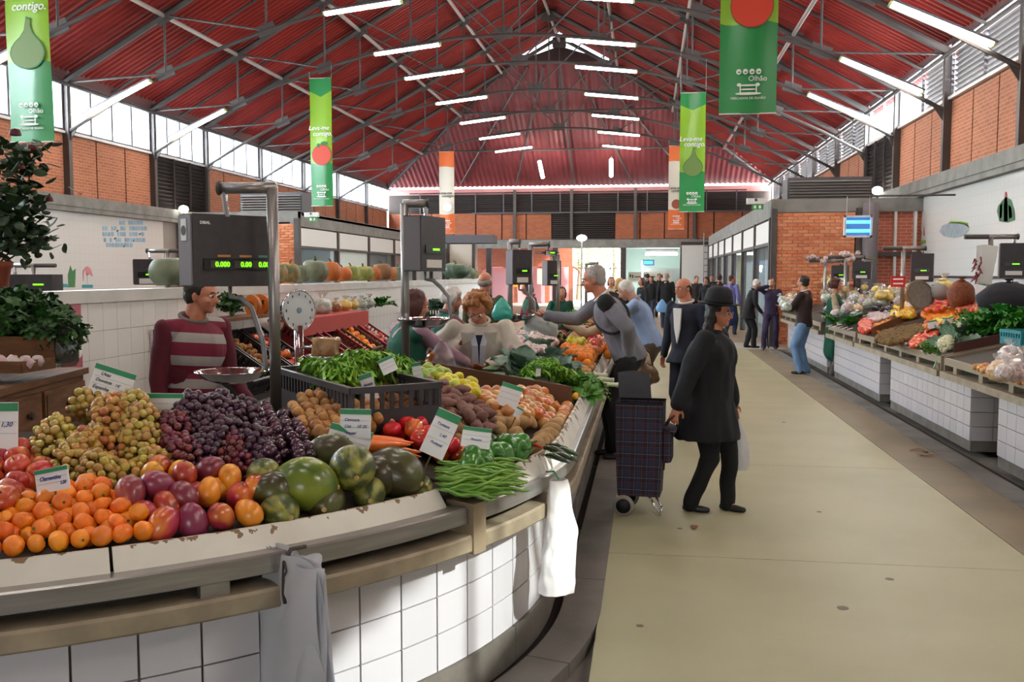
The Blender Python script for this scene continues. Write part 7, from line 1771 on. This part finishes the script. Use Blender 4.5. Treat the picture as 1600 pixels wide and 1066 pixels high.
for (px, py, y, lab) in ((1280, 405, 18.0, 'herb and garlic bundle tied on top of the far right scale'), (1325, 402, 16.8, 'garlic string draped over the scale by the round pillar')):
    p = aty(px, py, y); e = empty('garlic_string', p, label=lab, cat='garlic string')
    for k in range(12): o = newobj('bulb', garl[0].data, e, (R.uniform(-.25, .25), R.uniform(-.06, .06), R.uniform(-.06, .08)), rr3(), 1.8)
    MB().tube([(-.25, 0, 0), (0, 0, .04), (.3, 0, -.02), (.45, 0, -.04)], .02, 6).build('stalks', mat('dry_stalk', '7d7a55', .8), e)

# ================================================================== on and before the middle wall
ZC = 1.585
def pumpkin(px, w, hgt, m, label, ribs=12, amp=.08, stem=True, py=441, x=SX-.06):
    p = atx(px, py, x); s = w*p.y*1.0/FPX/2; r = s; hz = hgt/w
    def f(v):
        a = math.atan2(v.y, v.x); k = 1-amp*abs(math.sin(a*ribs/2))*(1-abs(v.z)**3) if ribs else 1
        return Vector((v.x*k, v.y*k, v.z*(1-.22*(1-abs(v.x))*(1 if abs(v.z) > .8 else 0))))
    o = MB().ball((0, 0, 0), r, 36, 14, (1, 1, hz), None, f).build('pumpkin', m, None, True); o.location = (x, p.y, ZC+r*hz*.97); o.rotation_euler = (R.uniform(-.1, .1), R.uniform(-.1, .1), R.uniform(0, 6))
    if stem: MB().tube([(0, 0, r*hz*.8), (r*.05, 0, r*hz*1.0), (r*.2, .0, r*hz*1.12)], [r*.12, r*.07, r*.08], 7).build('stem', STEM, o)
    tag(o, label, 'pumpkin', 'pumpkins on the middle wall'); return o
PG = mat('pumpkin_grey_green', '66715c', .55, col2='7f8870', scale=8, bump=.15, bscale=30); PD = mat('pumpkin_dark_green', '2c4434', .45, col2='48604a', scale=9); PO = mat('pumpkin_orange', 'c8712c', .5, col2='b8642a', scale=6); PY = mat('pumpkin_yellow_green', 'a8a552', .5, col2='7a8644', scale=10, thr=(.4, .6)); PN = mat('pumpkin_netted', 'a08a5a', .6, col2='6e7450', scale=16, thr=(.45, .55)); PB = mat('pumpkin_brown', '9a6f48', .6, col2='7c5a3c', scale=12)
pumpkin(262, 60, 56, PG, 'big grey-green pumpkin just left of the large charcoal scale', 0, 0, False)
for a in ((436, 30, 38, PN, 'netted pumpkin right of the large scale pole'), (453, 34, 38, PN, 'second netted pumpkin from the large scale pole'), (472, 26, 34, PG, 'dull green pumpkin before the biggest one in the row'), (492, 46, 42, PG, 'largest ribbed grey-green pumpkin in the row'),
          (517, 34, 38, PO, 'smooth orange pumpkin right of the largest green one'), (536, 30, 28, PO, 'low orange pumpkin touching the yellow-green one'), (549, 30, 30, PY, 'yellow-green mottled round pumpkin'), (568, 36, 28, PY, 'oval netted melon pumpkin with pale lines'),
          (584, 24, 26, PO, 'pale orange pumpkin end behind the netted one'), (597, 34, 32, PB, 'brown warty pumpkin in the row'), (610, 20, 26, PO, 'narrow orange pumpkin before the second pole'), (622, 20, 26, PG, 'dull green pumpkin beside the second pole'),
          (712, 44, 28, PD, 'dark green deeply ribbed pumpkin at the far end of the wall'), (733, 22, 20, PG, 'small pale squash beside the dark ribbed pumpkin'), (742, 16, 16, PN, 'smallest round squash at the end of the wall')): pumpkin(*a, py=442 if a[0] > 600 else 443)
# terracotta pot with rose bush
p = atx(-6, 452, SX-.07); e = empty('potted_rose', (SX-.07, p.y, ZC), label='rose bush with dark red flowers in a terracotta pot on the middle wall', cat='potted plant')
MB().lathe([(0, 0), (.062, 0), (.085, .15), (.095, .152), (.098, .19), (.086, .19), (.08, .15), (0, .15)], 22).build('pot', mat('terracotta', '9c5038', .8, col2='8c4630', scale=8), e, True)
rr = random.Random(3); RL = leafmat('rose_leaf', '24401f', '1a2f18'); rlm = [MB().grid(lambda u, v, c=c: ((v-.5)*.042*math.sin(PI*min(1, .08+u*.92))**.7, u*.065, c*u*u-.15*abs(v-.5)*.06), 5, 3).mesh('leaf', RL, True) for c in (.01, -.015, .02)]
for sx, sz, lean_, n_ in ((.05, .62, .12, 34), (.14, .80, .30, 44), (-.02, .55, .1, 30), (.1, .45, .4, 34), (.03, .70, -.05, 34), (.16, .35, .5, 26), (.0, .72, .18, 40)):
    base = Vector((.0, 0, .15)); tip = Vector((lean_*.6, sx, sz)); mid = (base+tip)/2+Vector((.03, sx*.2, .05))
    # spread along the wall (y) and into the aisle (x)
    pts = [base, mid, tip]; MB().tube([base, lerp(base, mid, .5), mid, lerp(mid, tip, .5), tip], [.006, .0055, .005, .004, .003], 6).build('stem', mat('rose_stem', '2f3a20', .7), e)
    for k in range(n_):
        t_ = rr.uniform(.25, 1); q_ = (base*(1-t_)**2+mid*2*t_*(1-t_)+tip*t_**2)+Vector((rr.gauss(0, .05), rr.gauss(0, .05), rr.gauss(0, .04)))
        newobj('leaf', rr.choice(rlm), e, q_, (rr.uniform(-.9, .9), rr.uniform(-.9, .9), rr.uniform(0, 6.28)), rr.uniform(.7, 1.15))
def rose(px, py, r):
    q_ = atx(px, py, SX+.12)-e.location; mb = MB(); r2 = random.Random(px)
    for k in range(16):
        a = k*2.4; f = k/16; mb.grid(lambda u, v, a=a, f=f: (math.cos(a+(u-.5)*1.6)*r*(.2+.8*f)*(1-.25*v), math.sin(a+(u-.5)*1.6)*r*(.2+.8*f)*(1-.25*v), (v-.4)*r*1.1*(1-.3*f)), 5, 3)
    o = mb.build('rose_bloom', mat('rose_red', '6a1024', .6, col2='4c0c1a', scale=30), e, True); o.location = q_
for a in ((24, 208, .04), (50, 232, .035), (77, 312, .03), (34, 262, .025)): rose(*a)
for k in range(330):
    q_ = atx(rr.gauss(26, 24), rr.uniform(222, 395), SX+rr.uniform(-.05, .2))-e.location
    newobj('leaf', rr.choice(rlm), e, q_, (rr.uniform(-.9, .9), rr.uniform(-.9, .9), rr.uniform(0, 6.28)), rr.uniform(.9, 1.5))
# pink poster with white ovals
a = atx(92, 463, SX+.01); b = atx(129, 583, SX+.01); e = empty('pink_poster', (SX+.012, (a.y+b.y)/2, b.z), label='dusty pink poster with white ovals on the tiled middle wall', cat='poster')
wv, hv = b.y-a.y, a.z-b.z; PINK = mat('poster_pink', 'b8606c', .4, col2='a8525f', scale=4); MB().box((0, 0, hv/2), (.004, wv, hv)).build('sheet', PINK, e)
for fy, fz, ry, rz_ in ((.28, .66, .17, .13), (.82, .33, .16, .13)):
    MB().prism([(ry*wv*1.2*math.cos(t), rz_*hv*math.sin(t)) for t in np.linspace(0, 2*PI, 25)[:-1]], .003, Matrix(((0, 0, 1), (1, 0, 0), (0, 1, 0))), (.002, (fy-.5)*wv, fz*hv)).build('white_oval', INKW, e)
MB().box((.003, -.28*wv, .92*hv), (.003, .14*wv, .12*hv)).build('white_patch', INKW, e)
# wooden drawer cabinet on the inner edge of the bed
WOOD = mat('stained_wood', '7c5232', .8, col2='5e3c22', scale=5, stretch=(1, 6, 6), bump=.1, bscale=30); WOODD = mat('dark_wood', '4a2e1c', .5, col2='3c2416', scale=5, stretch=(1, 6, 6))
A = atz(-60, 634, 1.2); B = atz(130, 584, 1.2); d = (B-A); Lc = Vector((d.x, d.y, 0)).length; an = math.atan2(d.y, d.x)
e = empty('drawer_cabinet', (A.x, A.y, .80), an, label='brown wooden drawer cabinet at the left behind the apples', cat='cabinet')
MB().b2((0, 0, 0), (Lc, .38, .40)).build('body', WOOD, e); MB().b2((-.02, -.02, .40), (Lc+.02, .40, .43)).build('top', WOOD, e)
for k, (x0, x1) in enumerate(((.02, .30), (.33, .62), (.65, Lc-.03))):
    for z0, z1 in ((.20, .37), (.02, .18)):
        if x1-x0 < .08: continue
        o = MB().b2((x0, -.02, z0), (x1, .0, z1)).build('drawer', WOOD, e); MB().b2((x0+.02, -.024, z0+.02), (x1-.02, -.02, z1-.02)).build('panel', WOOD, o)
        MB().lathe([(0, .0), (.016, .0), (.018, .012), (.010, .02), (.009, .028), (0, .028)], 12, ((x0+x1)/2, -.05, (z0+z1)/2), Matrix.Rotation(-PI/2, 3, 'X')).build('knob', WOODD, o)
MB().b2((Lc*.2, .42, -.3), (Lc+.04, .62, .47)).build('rear_shelf', WOODD, e)
# herbs in a glass vase, garlic tray on the cabinet
PAR = mat('parsley_leaf', '2c5a20', .55, col2='1e4218', scale=20)
def herb(p, r, hgt, n, label, m=PAR, seed=1, lf=.02):
    e = empty('parsley_bunch', p, label=label, cat='herbs'); rr = random.Random(seed); mb = MB(); st = MB()
    for k in range(n):
        v = Vector((rr.gauss(0, .5), rr.gauss(0, .5), 0)); v = v/max(1, v.length) if v.length > 1 else v; t_ = rr.uniform(.35, 1)
        c_ = Vector((v.x*r*(.4+t_), v.y*r*(.4+t_), hgt*t_*(1-.35*v.length**2)))
        M_ = Euler((rr.uniform(-1, 1), rr.uniform(-1, 1), rr.uniform(0, 6))).to_matrix(); s = lf*rr.uniform(.6, 1.3)
        for a in (-.9, 0, .9):
            ca, sa = math.cos(a), math.sin(a); mb.add([c_+M_ @ Vector((x_*ca-y_*sa, x_*sa+y_*ca, z_))*s for x_, y_, z_ in ((0, 0, 0), (.45, .5, .1), (.2, 1.2, -.1), (-.2, 1.2, -.1), (-.45, .5, .1))], [(0, 1, 2, 3, 4)])
        if k % 12 == 0: st.tube([(v.x*r*.2, v.y*r*.2, 0), c_], .0022, 4)
    mb.build('leaves', m, e)['kind'] = 'stuff'; st.build('stems', mat('herb_stem', '5a8a34', .6), e)['kind'] = 'stuff'; return e
pc = atz(48, 572, 1.28)
herb(pc+Vector((-.17, .1, .02)), .19, .34, 2100, 'dark green parsley bunch filling the left side above the wooden cabinet', seed=4, lf=.026)
pv = atz(80, 574, 1.28); e = empty('glass_vase', pv+Vector((0, .06, .0)), label='clear glass vase holding parsley stems on the wooden cabinet', cat='vase')
MB().lathe([(0, 0), (.07, 0), (.082, .02), (.088, .2), (.085, .2), (.078, .02), (0, .012)], 24).build('glass', clear_mat('vase_glass', 'b8c4b4', .12, .05, .05), e, True)
herb(pv+Vector((.0, .06, .02)), .10, .24, 500, 'parsley stems and leaves inside the glass vase', seed=9, lf=.024)
pt = atz(20, 580, 1.28); e = empty('garlic_tray', pt+Vector((-.1, 0, 0)), label='shallow wooden tray of garlic at the left picture edge', cat='tray')
MB().b2((-.2, -.08, 0), (.2, .14, .012)).build('base', WOOD, e)
for c_, d_ in (((0, -.08, .025), (.4, .01, .05)), ((.2, .03, .025), (.01, .22, .05)), ((0, .14, .07), (.4, .01, .14))): MB().box(c_, d_).build('side', WOOD, e)
for k in range(12): put(garl[0], pt+Vector((-.22+.06*(k % 6)+.01, -.03+.07*(k//6), .04)), 'white garlic bulb in the wooden tray at the left edge', 'garlic', 'garlic bulbs in the wooden tray', rr3(), 1.1)
# racks with slanting crates before the middle wall
rk = empty('produce_rack', (-3.32, 8.6, 0), label='stepped rack along the middle wall holding slanting crates', cat='rack')
for yy in (-1.9, -1.0, 0, 1.2, 2.4):
    MB().b2((-.28, yy-.02, 0), (-.24, yy+.02, 1.12)).build('post', DARKST, rk); MB().b2((.26, yy-.02, 0), (.30, yy+.02, .72)).build('post', DARKST, rk)
for x0, z0 in ((-.26, 1.10), (.28, .72)): MB().b2((x0-.02, -1.95, z0-.02), (x0+.02, 2.45, z0+.02)).build('rail', DARKST, rk)
MB().b2((-.40, -1.6, 1.30), (-.12, .1, 1.325)).build('shelf_board', WOOD, rk); MB().b2((-.40, .1, 1.22), (-.05, 2.3, 1.25)).build('shelf_board', mat('red_cloth', 'b84a44', .8), rk)
MB().b2((-.05, .1, 1.08), (-.04, 2.3, 1.24)).build('cloth_front', _M['red_cloth'], rk)
REDP = mat('red_plastic', '8a1f28', .4); GRNP = mat('green_plastic_crate', '1f4a38', .45)
def rack_crate(y, col, m, fill, r, lab, flab, cat):
    e = empty('plastic_crate', (-3.36, y, .90), label=lab, cat='crate', group='slanting crates on the rack'); e.rotation_euler = (0, .58, 0)
    Lx, Ly, Hh, t_ = .62, .42, .17, .012
    MB().box((0, 0, t_/2), (Lx, Ly, t_)).build('base', m, e)
    for (c_, d_, ax) in (((0, -Ly/2, 0), (Lx, t_), 0), ((0, Ly/2, 0), (Lx, t_), 0), ((-Lx/2, 0, 0), (t_, Ly), 1), ((Lx/2, 0, 0), (t_, Ly), 1)):
        mb = MB(); c_ = Vector(c_); n_ = int((Lx if ax == 0 else Ly)/.05); mb.box(c_+Vector((0, 0, .04)), (d_[0], d_[1], .08)); mb.box(c_+Vector((0, 0, Hh-.012)), (d_[0]+.01, d_[1]+.01, .024))
        for i in range(n_+1): s_ = -.5+i/n_; mb.box(c_+Vector((s_*Lx*.98 if ax == 0 else 0, s_*Ly*.98 if ax else 0, Hh*.65)), (.016 if ax == 0 else t_, t_ if ax == 0 else .016, Hh*.5))
        mb.build('side', m, e)
    M_ = Matrix.Translation(e.location) @ Matrix.Rotation(.58, 4, 'Y')
    if fill:
        for i in range(int((Lx-.05)/(2*r))):
            for j in range(int((Ly-.04)/(2*r))):
                o = copy_tree(R.choice(fill)); o.location = M_ @ Vector((-Lx/2+.03+r+i*2*r, -Ly/2+.025+r+j*2*r, .05+r+R.uniform(0, .04))); o.rotation_euler = rr3(); tag(o, flab, cat, flab)
rack_crate(6.95, 'black', BLK, None, .03, 'black empty slanting crate behind the striped jumper', '', '')
rack_crate(7.42, 'black', BLK, spot, .03, 'black slanting crate of small potatoes right of the striped jumper', 'small potato in the black slanting crate by the striped jumper', 'potato')
rack_crate(7.9, 'black', BLK, toma, .05, 'black slanting crate of red tomatoes below the dial scale', 'red tomato in the slanting crate below the dial scale', 'tomato')
rack_crate(8.9, 'red', REDP, kiwi, .03, 'dark red slanting crate of kiwis left of the red one with cards', 'kiwi in the dark red slanting crate', 'kiwi')
rack_crate(9.5, 'red', REDP, None, .03, 'empty dark red slanting crate on the rack', '', '')
rack_crate(10.1, 'brown', mat('cardboard_crate', '5c4636', .8), orng, .04, 'brown slanting box of oranges beside the green apron', 'orange in the brown slanting box on the rack', 'orange')
rack_crate(10.7, 'red', REDP, appl, .043, 'last dark red slanting crate with apples on the rack', 'apple in the last slanting crate on the rack', 'apple')
M_PK = mat('pumpkin_flesh', 'e8801c', .5, col2='d8701a', scale=12)
for k, (px, py) in enumerate(((392, 478), (406, 474))):
    p = atx(px, py, -3.6); e = empty('cut_pumpkin', (p.x, p.y, 1.41), label='cut pumpkin half showing orange flesh on the wooden shelf, %s one' % ('left' if k == 0 else 'right'), cat='pumpkin'); e.rotation_euler = (0, .3, -.5+k*.2)
    mb = MB(); mb.ball((0, 0, 0), .10, 20, 12, (1, 1, 1), None, lambda v: Vector((v.x, max(v.y, 0), v.z))); mb.build('rind', PO, e, True)
    MB().lathe([(0, -.004), (.09, -.004), (.095, .0), (0, .001)], 24, (0, -.003, 0), Matrix.Rotation(PI/2, 3, 'X')).build('flesh', M_PK, e); MB().lathe([(0, -.004), (.04, -.003), (.042, 0), (0, .001)], 16, (0, -.008, 0), Matrix.Rotation(PI/2, 3, 'X')).build('seed_hollow', mat('seed_hollow', 'b8541a', .8), e)
for k, (px, py, r_, hh) in enumerate(((360, 470, .10, .2), (412, 465, .1, .14))):
    p = atx(px, py, -3.6); herb((p.x, p.y, 1.33), r_, hh, 260, ['sprig of herbs above the collar of the striped jumper', 'green herbs on the shelf beside the cut pumpkin'][k], seed=20+k, lf=.03)
# yellow packs, greens and bags on the red shelf
for k, (px, lab, pr, s) in enumerate(((503, 'white and green carrier bag standing on the red shelf', 4, 1.3), (525, 'small pack of nuts on the red shelf', 3, .8), (540, 'yellow pasta-like pack on the red shelf', 2, .9), (552, 'second yellow pack on the red shelf', 2, .8), (565, 'silvery pack on the red shelf', 4, .8), (577, 'green-white pack at the right end of the red shelf', 4, .9))):
    p = atx(px, 470, -3.62); put(bags[pr][0], (p.x, p.y, 1.30+.02*s), lab, 'bag', None, (0, 0, k), s)
p = atx(592, 474, -3.6); put(dark, (p.x, p.y, 1.26), 'dark leafy greens at the right end of the red shelf', 'greens', None, (0, 0, 0), 1.2)
# dial scale with pan and a wrapped loaf
p = aty(466, 485, 6.9); bx, by = p.x, 6.9
e = empty('dial_scale', (bx, by, 0), label='chrome dial scale with white face and pan, on a post before the middle wall', cat='scale'); zc = p.z
MB().tube([(0, 0, 0), (0, 0, zc-.12)], .035, 14).build('post', CHROME, e, True); MB().lathe([(0, 0), (.16, 0), (.16, .02), (.05, .04)], 20, (0, 0, 0)).build('foot', STEEL, e)
fm_ = Matrix.Rotation(math.radians(60), 3, 'Z') @ Matrix.Rotation(PI/2, 3, 'X')
MB().lathe([(0, -.10), (.09, -.095), (.14, -.05), (.158, 0), (.165, .012), (.158, .02), (.15, .012)], 30, (0, 0, zc), fm_).build('housing', CHROME, e, True)
MB().lathe([(0, .012), (.15, .012), (.15, .009), (0, .009)], 30, (0, 0, zc), fm_).build('dial_face', mat('dial_white', 'd8e0e2', .3), e)
MB().lathe([(0, .02), (.022, .018), (.024, .012)], 14, (0, 0, zc), fm_).build('hub', mat('dial_blue', '7fa8b8', .4), e)
for k in range(12):
    a_ = k*PI/6; MB().box(Vector((0, 0, zc))+fm_ @ Vector((.125*math.cos(a_), .125*math.sin(a_), .014)), (.006, .006, .02)).build('tick', INKD, e)
MB().tube([(0, 0, zc-.30), (.12, -.05, zc-.28), (.24, -.08, zc-.33)], .012, 8).build('pan_arm', CHROME, e, True)
pp = Vector((.27, -.08, zc-.35)); MB().lathe([(0, -.05), (.08, -.047), (.15, -.02), (.175, .01), (.17, .012), (.14, -.012), (.075, -.04), (0, -.043)], 30, pp).build('pan', CHROME, e, True)
q_ = e.location+pp+Vector((-.02, 0, .07)); o = MB().box((0, 0, 0), (.19, .14, .15)); o = remesh(o, 'wrapped_loaf', mat('loaf_in_film', '9a6a3e', .25, col2='b89468', scale=12, bump=.5, bscale=40, coat=.6), None, .012, 6, .012, 20); o.location = q_; tag(o, 'brown loaf wrapped in shiny film lying in the dial scale pan', 'bread')
# crates behind the white haired vendor
p = atx(690, 505, -3.3); crate('plastic_crate', (-3.35, p.y, .9), PI/2, .8, .5, .25, GRNP, 'dark green crate of pale vegetables behind the white haired vendor')
for k in range(5): put(cabb, (-3.35+.1*(k % 2), p.y-.25+.13*k, 1.15), 'pale cabbage in the dark green crate behind the white haired vendor', 'cabbage', 'cabbages in the dark green crate', (0, 0, k), 1.0)
crate_stand = empty('crate_stand', (-3.35, p.y, 0), label='low dark stand under the green crate by the middle wall', cat='stand'); MB().b2((-.28, -.42, 0), (.28, .42, .88)).build('body', DARKST, crate_stand)
# pink plastic bag of vegetables under the second scale pan
p = aty(690, 545, 5.75); o = plastic_bag((p.x, p.y, p.z+.05), .17, .19, 'thin pinkish plastic bag of vegetables below the second scale pan', clear_mat('pink_film', 'e0c8d6', .06, .3, .2), .18, 7)
for k in range(9): put(swpt[0] if k % 2 else onio[0], (p.x+R.uniform(-.08, .08), p.y+R.uniform(-.05, .05), p.z-.12+R.uniform(0, .09)), 'small pinkish root inside the thin plastic bag', 'root', 'roots in the pinkish bag', rr3(), .8)
p = hitsurf(bed, 690, 580, .05)
# teal bag
p = aty(785, 478, 8.8); plastic_bag((p.x, 8.8, p.z+.08), .2, .22, 'teal plastic bag held up right of the curly haired woman', mat('teal_bag', '3fae9c', .35), .12, 11)

# ================================================================== bags hanging on the near counter
p = rp(2.02, .03, .78)
e = empty('bag_roll', p, math.radians(-38), label='thick bundle of clear plastic bags hung on the rim with black string', cat='bags')
FILM = clear_mat('bag_film_front', 'eceef4', .25, .14, .7)
for k in range(4):
    w_ = .40+.012*k; off = .02-.012*k
    mb = MB(); sd_ = k*3.1
    mb.grid(lambda u, v: ((u-.5)*w_*(1+.14*v)+.012*math.sin(v*6+sd_)+off, -.035-.008*k-.03*noise.noise(Vector((u*2.2+sd_, v*2.5, 0)))-.006*math.sin(u*14+v*5+sd_), .02-.62*v-.012*math.sin(u*7+sd_)), 22, 26)
    mb.build('film_sheet', FILM, e, True)
MB().grid(lambda u, v: ((u-.5)*.26+.03, -.03-.02*math.sin(u*12)*v, .0+.05*v*(.6+.4*math.sin(u*9))), 18, 3).build('crumpled_top', FILM, e, True)
MB().tube([(-.02, .03, .03), (-.01, -.03, .035), (.0, -.06, .0), (.006, -.066, -.05), (.0, -.064, -.10), (.012, -.066, -.13)], .007, 6).build('string', INKD, e, True)
MB().tube([(.006, -.066, -.02), (.02, -.07, .01), (.03, -.07, -.02), (.01, -.068, -.04)], .003, 6).build('string_bow', INKD, e, True)
p = rp(.62, .02, .80); CLB = mat('white_bag_cloth', 'f0eef0', .6, bump=.3, bscale=20)
e = empty('white_bag', p, math.radians(50), label='crumpled white bag tied to the curved rim with green string', cat='bag')
mb = MB()
def wb(u, v):
    a = 2*PI*u; s = .045+.03*math.sin(min(1, v*1.2)*PI*.6)+.012*v; n_ = 1+.25*noise.noise(Vector((math.cos(a)*1.6, math.sin(a)*1.6, v*3)))+.12*noise.noise(Vector((math.cos(a)*4, math.sin(a)*4, v*8)))
    return (math.cos(a)*s*n_*1.05+.012*math.sin(v*4), -.05+math.sin(a)*s*.7*n_, .0-.50*v)
mb.grid(wb, 26, 26); mb.build('body', CLB, e, True)
MB().tube([(0, .03, .02), (0, -.02, .03), (0, -.05, .0)], .004, 6).build('string', mat('green_string', '2f8a5a', .6), e)
# scraps on the floor
for k, (px, py) in enumerate(((928, 730), (936, 733), (922, 727), (916, 836), (910, 830), (925, 860), (916, 858), (943, 800))):
    p = atz(px, py, .012); o = MB().grid(lambda u, v: ((u-.5)*.09, (v-.5)*.02*math.sin(PI*u), .004+.006*math.sin(u*5+k)), 5, 2).build('leaf_scrap', greenbit, None, True); o.location = p; o.rotation_euler = (0, 0, k*1.1); tag(o, 'scrap of green leaf on the kerb beside the island', 'leaf scrap', 'green leaf scraps on the kerb')
for k, (px, py) in enumerate(((1438, 703), (1446, 706), (1432, 709), (1452, 702), (1440, 712), (1428, 704), (1085, 824), (1450, 712))):
    p = atz(px, py, .003); o = MB().grid(lambda u, v: ((u-.5)*.11, (v-.5)*.05*math.sin(PI*min(1, u+.1)), .004+.01*math.sin(u*4+k)), 5, 2).build('dry_leaf', leafm, None, True); o.location = p; o.rotation_euler = (0, 0, k*1.3); tag(o, 'dry brown leaf on the floor near the right kerb', 'leaf', 'dry leaves on the floor')
# ---- tile murals
def mural(x, pxs, label, shapes, side):
    e = None
    for (nm, m, poly) in shapes:
        pts = [atx(px, py, x) for px, py in poly]
        if e is None:
            c_ = sum(pts, Vector())/len(pts); e = empty('tile_mural', (x, c_.y, c_.z), label=label, cat='mural')
        vs = [q-e.location for q in pts]; n_ = len(vs); off = Vector((-side*.006, 0, 0))
        MB().add([v+off for v in vs]+vs, [tuple(range(n_)), tuple(reversed(range(n_, 2*n_)))]+[(i, (i+1) % n_, (i+1) % n_+n_, i+n_) for i in range(n_)]).build(nm, m, e)
    return e
BLT = mat('mural_blue', '9fc3d4', .3, col2='7fa9c4', scale=3); MGR = mat('mural_green', '4a8a5c', .4); MPK = mat('mural_pink', 'd48a94', .4); MTL = mat('mural_teal', '3f9aa0', .4); MGY = mat('mural_grey_blue', '8fa0aa', .4, col2='a9b4b8', scale=8); MLM = mat('mural_lime', '7fa83a', .4); MRD = mat('mural_red', 'a8383f', .4); MDK = mat('mural_dark_green', '3a6a48', .4)
sq = []
for r_, (y0, a_, b_) in enumerate(((348, 182, 222), (357, 160, 226), (366, 160, 226), (375, 162, 224), (383, 166, 208))):
    px = a_
    while px < b_:
        if R.random() > .12: sq.append(('blue_tile', BLT, [(px, y0-3.2), (px+3.6, y0-2.9), (px+3.6, y0+3.4), (px, y0+3.1)]))
        px += 4.7
for (px, py) in ((182, 360), (178, 372), (207, 375), (217, 365), (192, 384)): sq.append(('bird', INKD, [(px, py), (px+4, py-1), (px+1, py+3)]))
mural(XL+.004, None, 'pale blue tile picture of a shoal on the far left white wall', sq, -1)
mural(XL+.004, None, 'green cactus tile picture above the middle wall at the left', [('leaf_shape', MGR, [(107, 449), (106, 430), (110, 415), (113, 424), (118, 420), (117, 449)]), ('leaf_shape', MLM, [(82, 449), (83, 439), (87, 438), (88, 449)]), ('sea_shape', MTL, [(90, 449), (94, 443), (105, 444), (107, 449)])], -1)
mural(XL+.004, None, 'pink flamingo tile picture above the middle wall at the left', [('bird_body', MPK, [(134, 424), (133, 418), (137, 416), (142, 421), (145, 432), (140, 428), (135, 431)]), ('bird_neck', MPK, [(130, 440), (129, 424), (134, 417), (131, 426)]), ('legs', WHITEP, [(136, 428), (137, 444), (138, 428)]), ('water', MTL, [(128, 450), (128, 445), (145, 445), (145, 450)])], -1)
mural(XR-.004, None, 'grey-blue fruit dish tile picture on the right white wall', [('dish', MGY, [(1468, 362), (1472, 353), (1485, 348), (1500, 348), (1512, 351), (1514, 360), (1506, 368), (1490, 372), (1475, 369)]), ('rim', MLM, [(1482, 349), (1486, 345), (1500, 346), (1512, 348), (1514, 356), (1508, 351), (1495, 349)])], 1)
mural(XR-.004, None, 'red and green vase tile picture at the upper right wall', [('foliage', MDK, [(1558, 330), (1560, 322), (1566, 314), (1572, 308), (1580, 312), (1585, 328), (1586, 344), (1575, 348), (1562, 346)]), ('stripe', MRD, [(1562, 342), (1563, 320), (1567, 318), (1566, 340)]), ('stripe', MLM, [(1569, 346), (1569, 318), (1575, 318), (1575, 346)]), ('stripe', MRD, [(1577, 342), (1576, 320), (1581, 324), (1582, 340)]), ('spout', MRD, [(1569, 318), (1571, 300), (1573, 300), (1575, 318)])], 1)
mural(XR-.004, None, 'small hanging plant tile picture on the right wall', [('plant', MDK, [(1436, 372), (1437, 360), (1440, 362), (1439, 374)]), ('plant', MRD, [(1444, 354), (1445, 368), (1443, 368)]), ('leaf_shape', MLM, [(1434, 378), (1446, 375), (1447, 379), (1436, 382)]), ('leaf_shape', MLM, [(1430, 398), (1440, 397), (1440, 401), (1431, 402)])], 1)

# ------------------------------------------------------------------ clear the master copies
for o in PROTO:
    for c in list(o.children_recursive): bpy.data.objects.remove(c)
    bpy.data.objects.remove(o)
bpy.data.scenes.remove(TS)
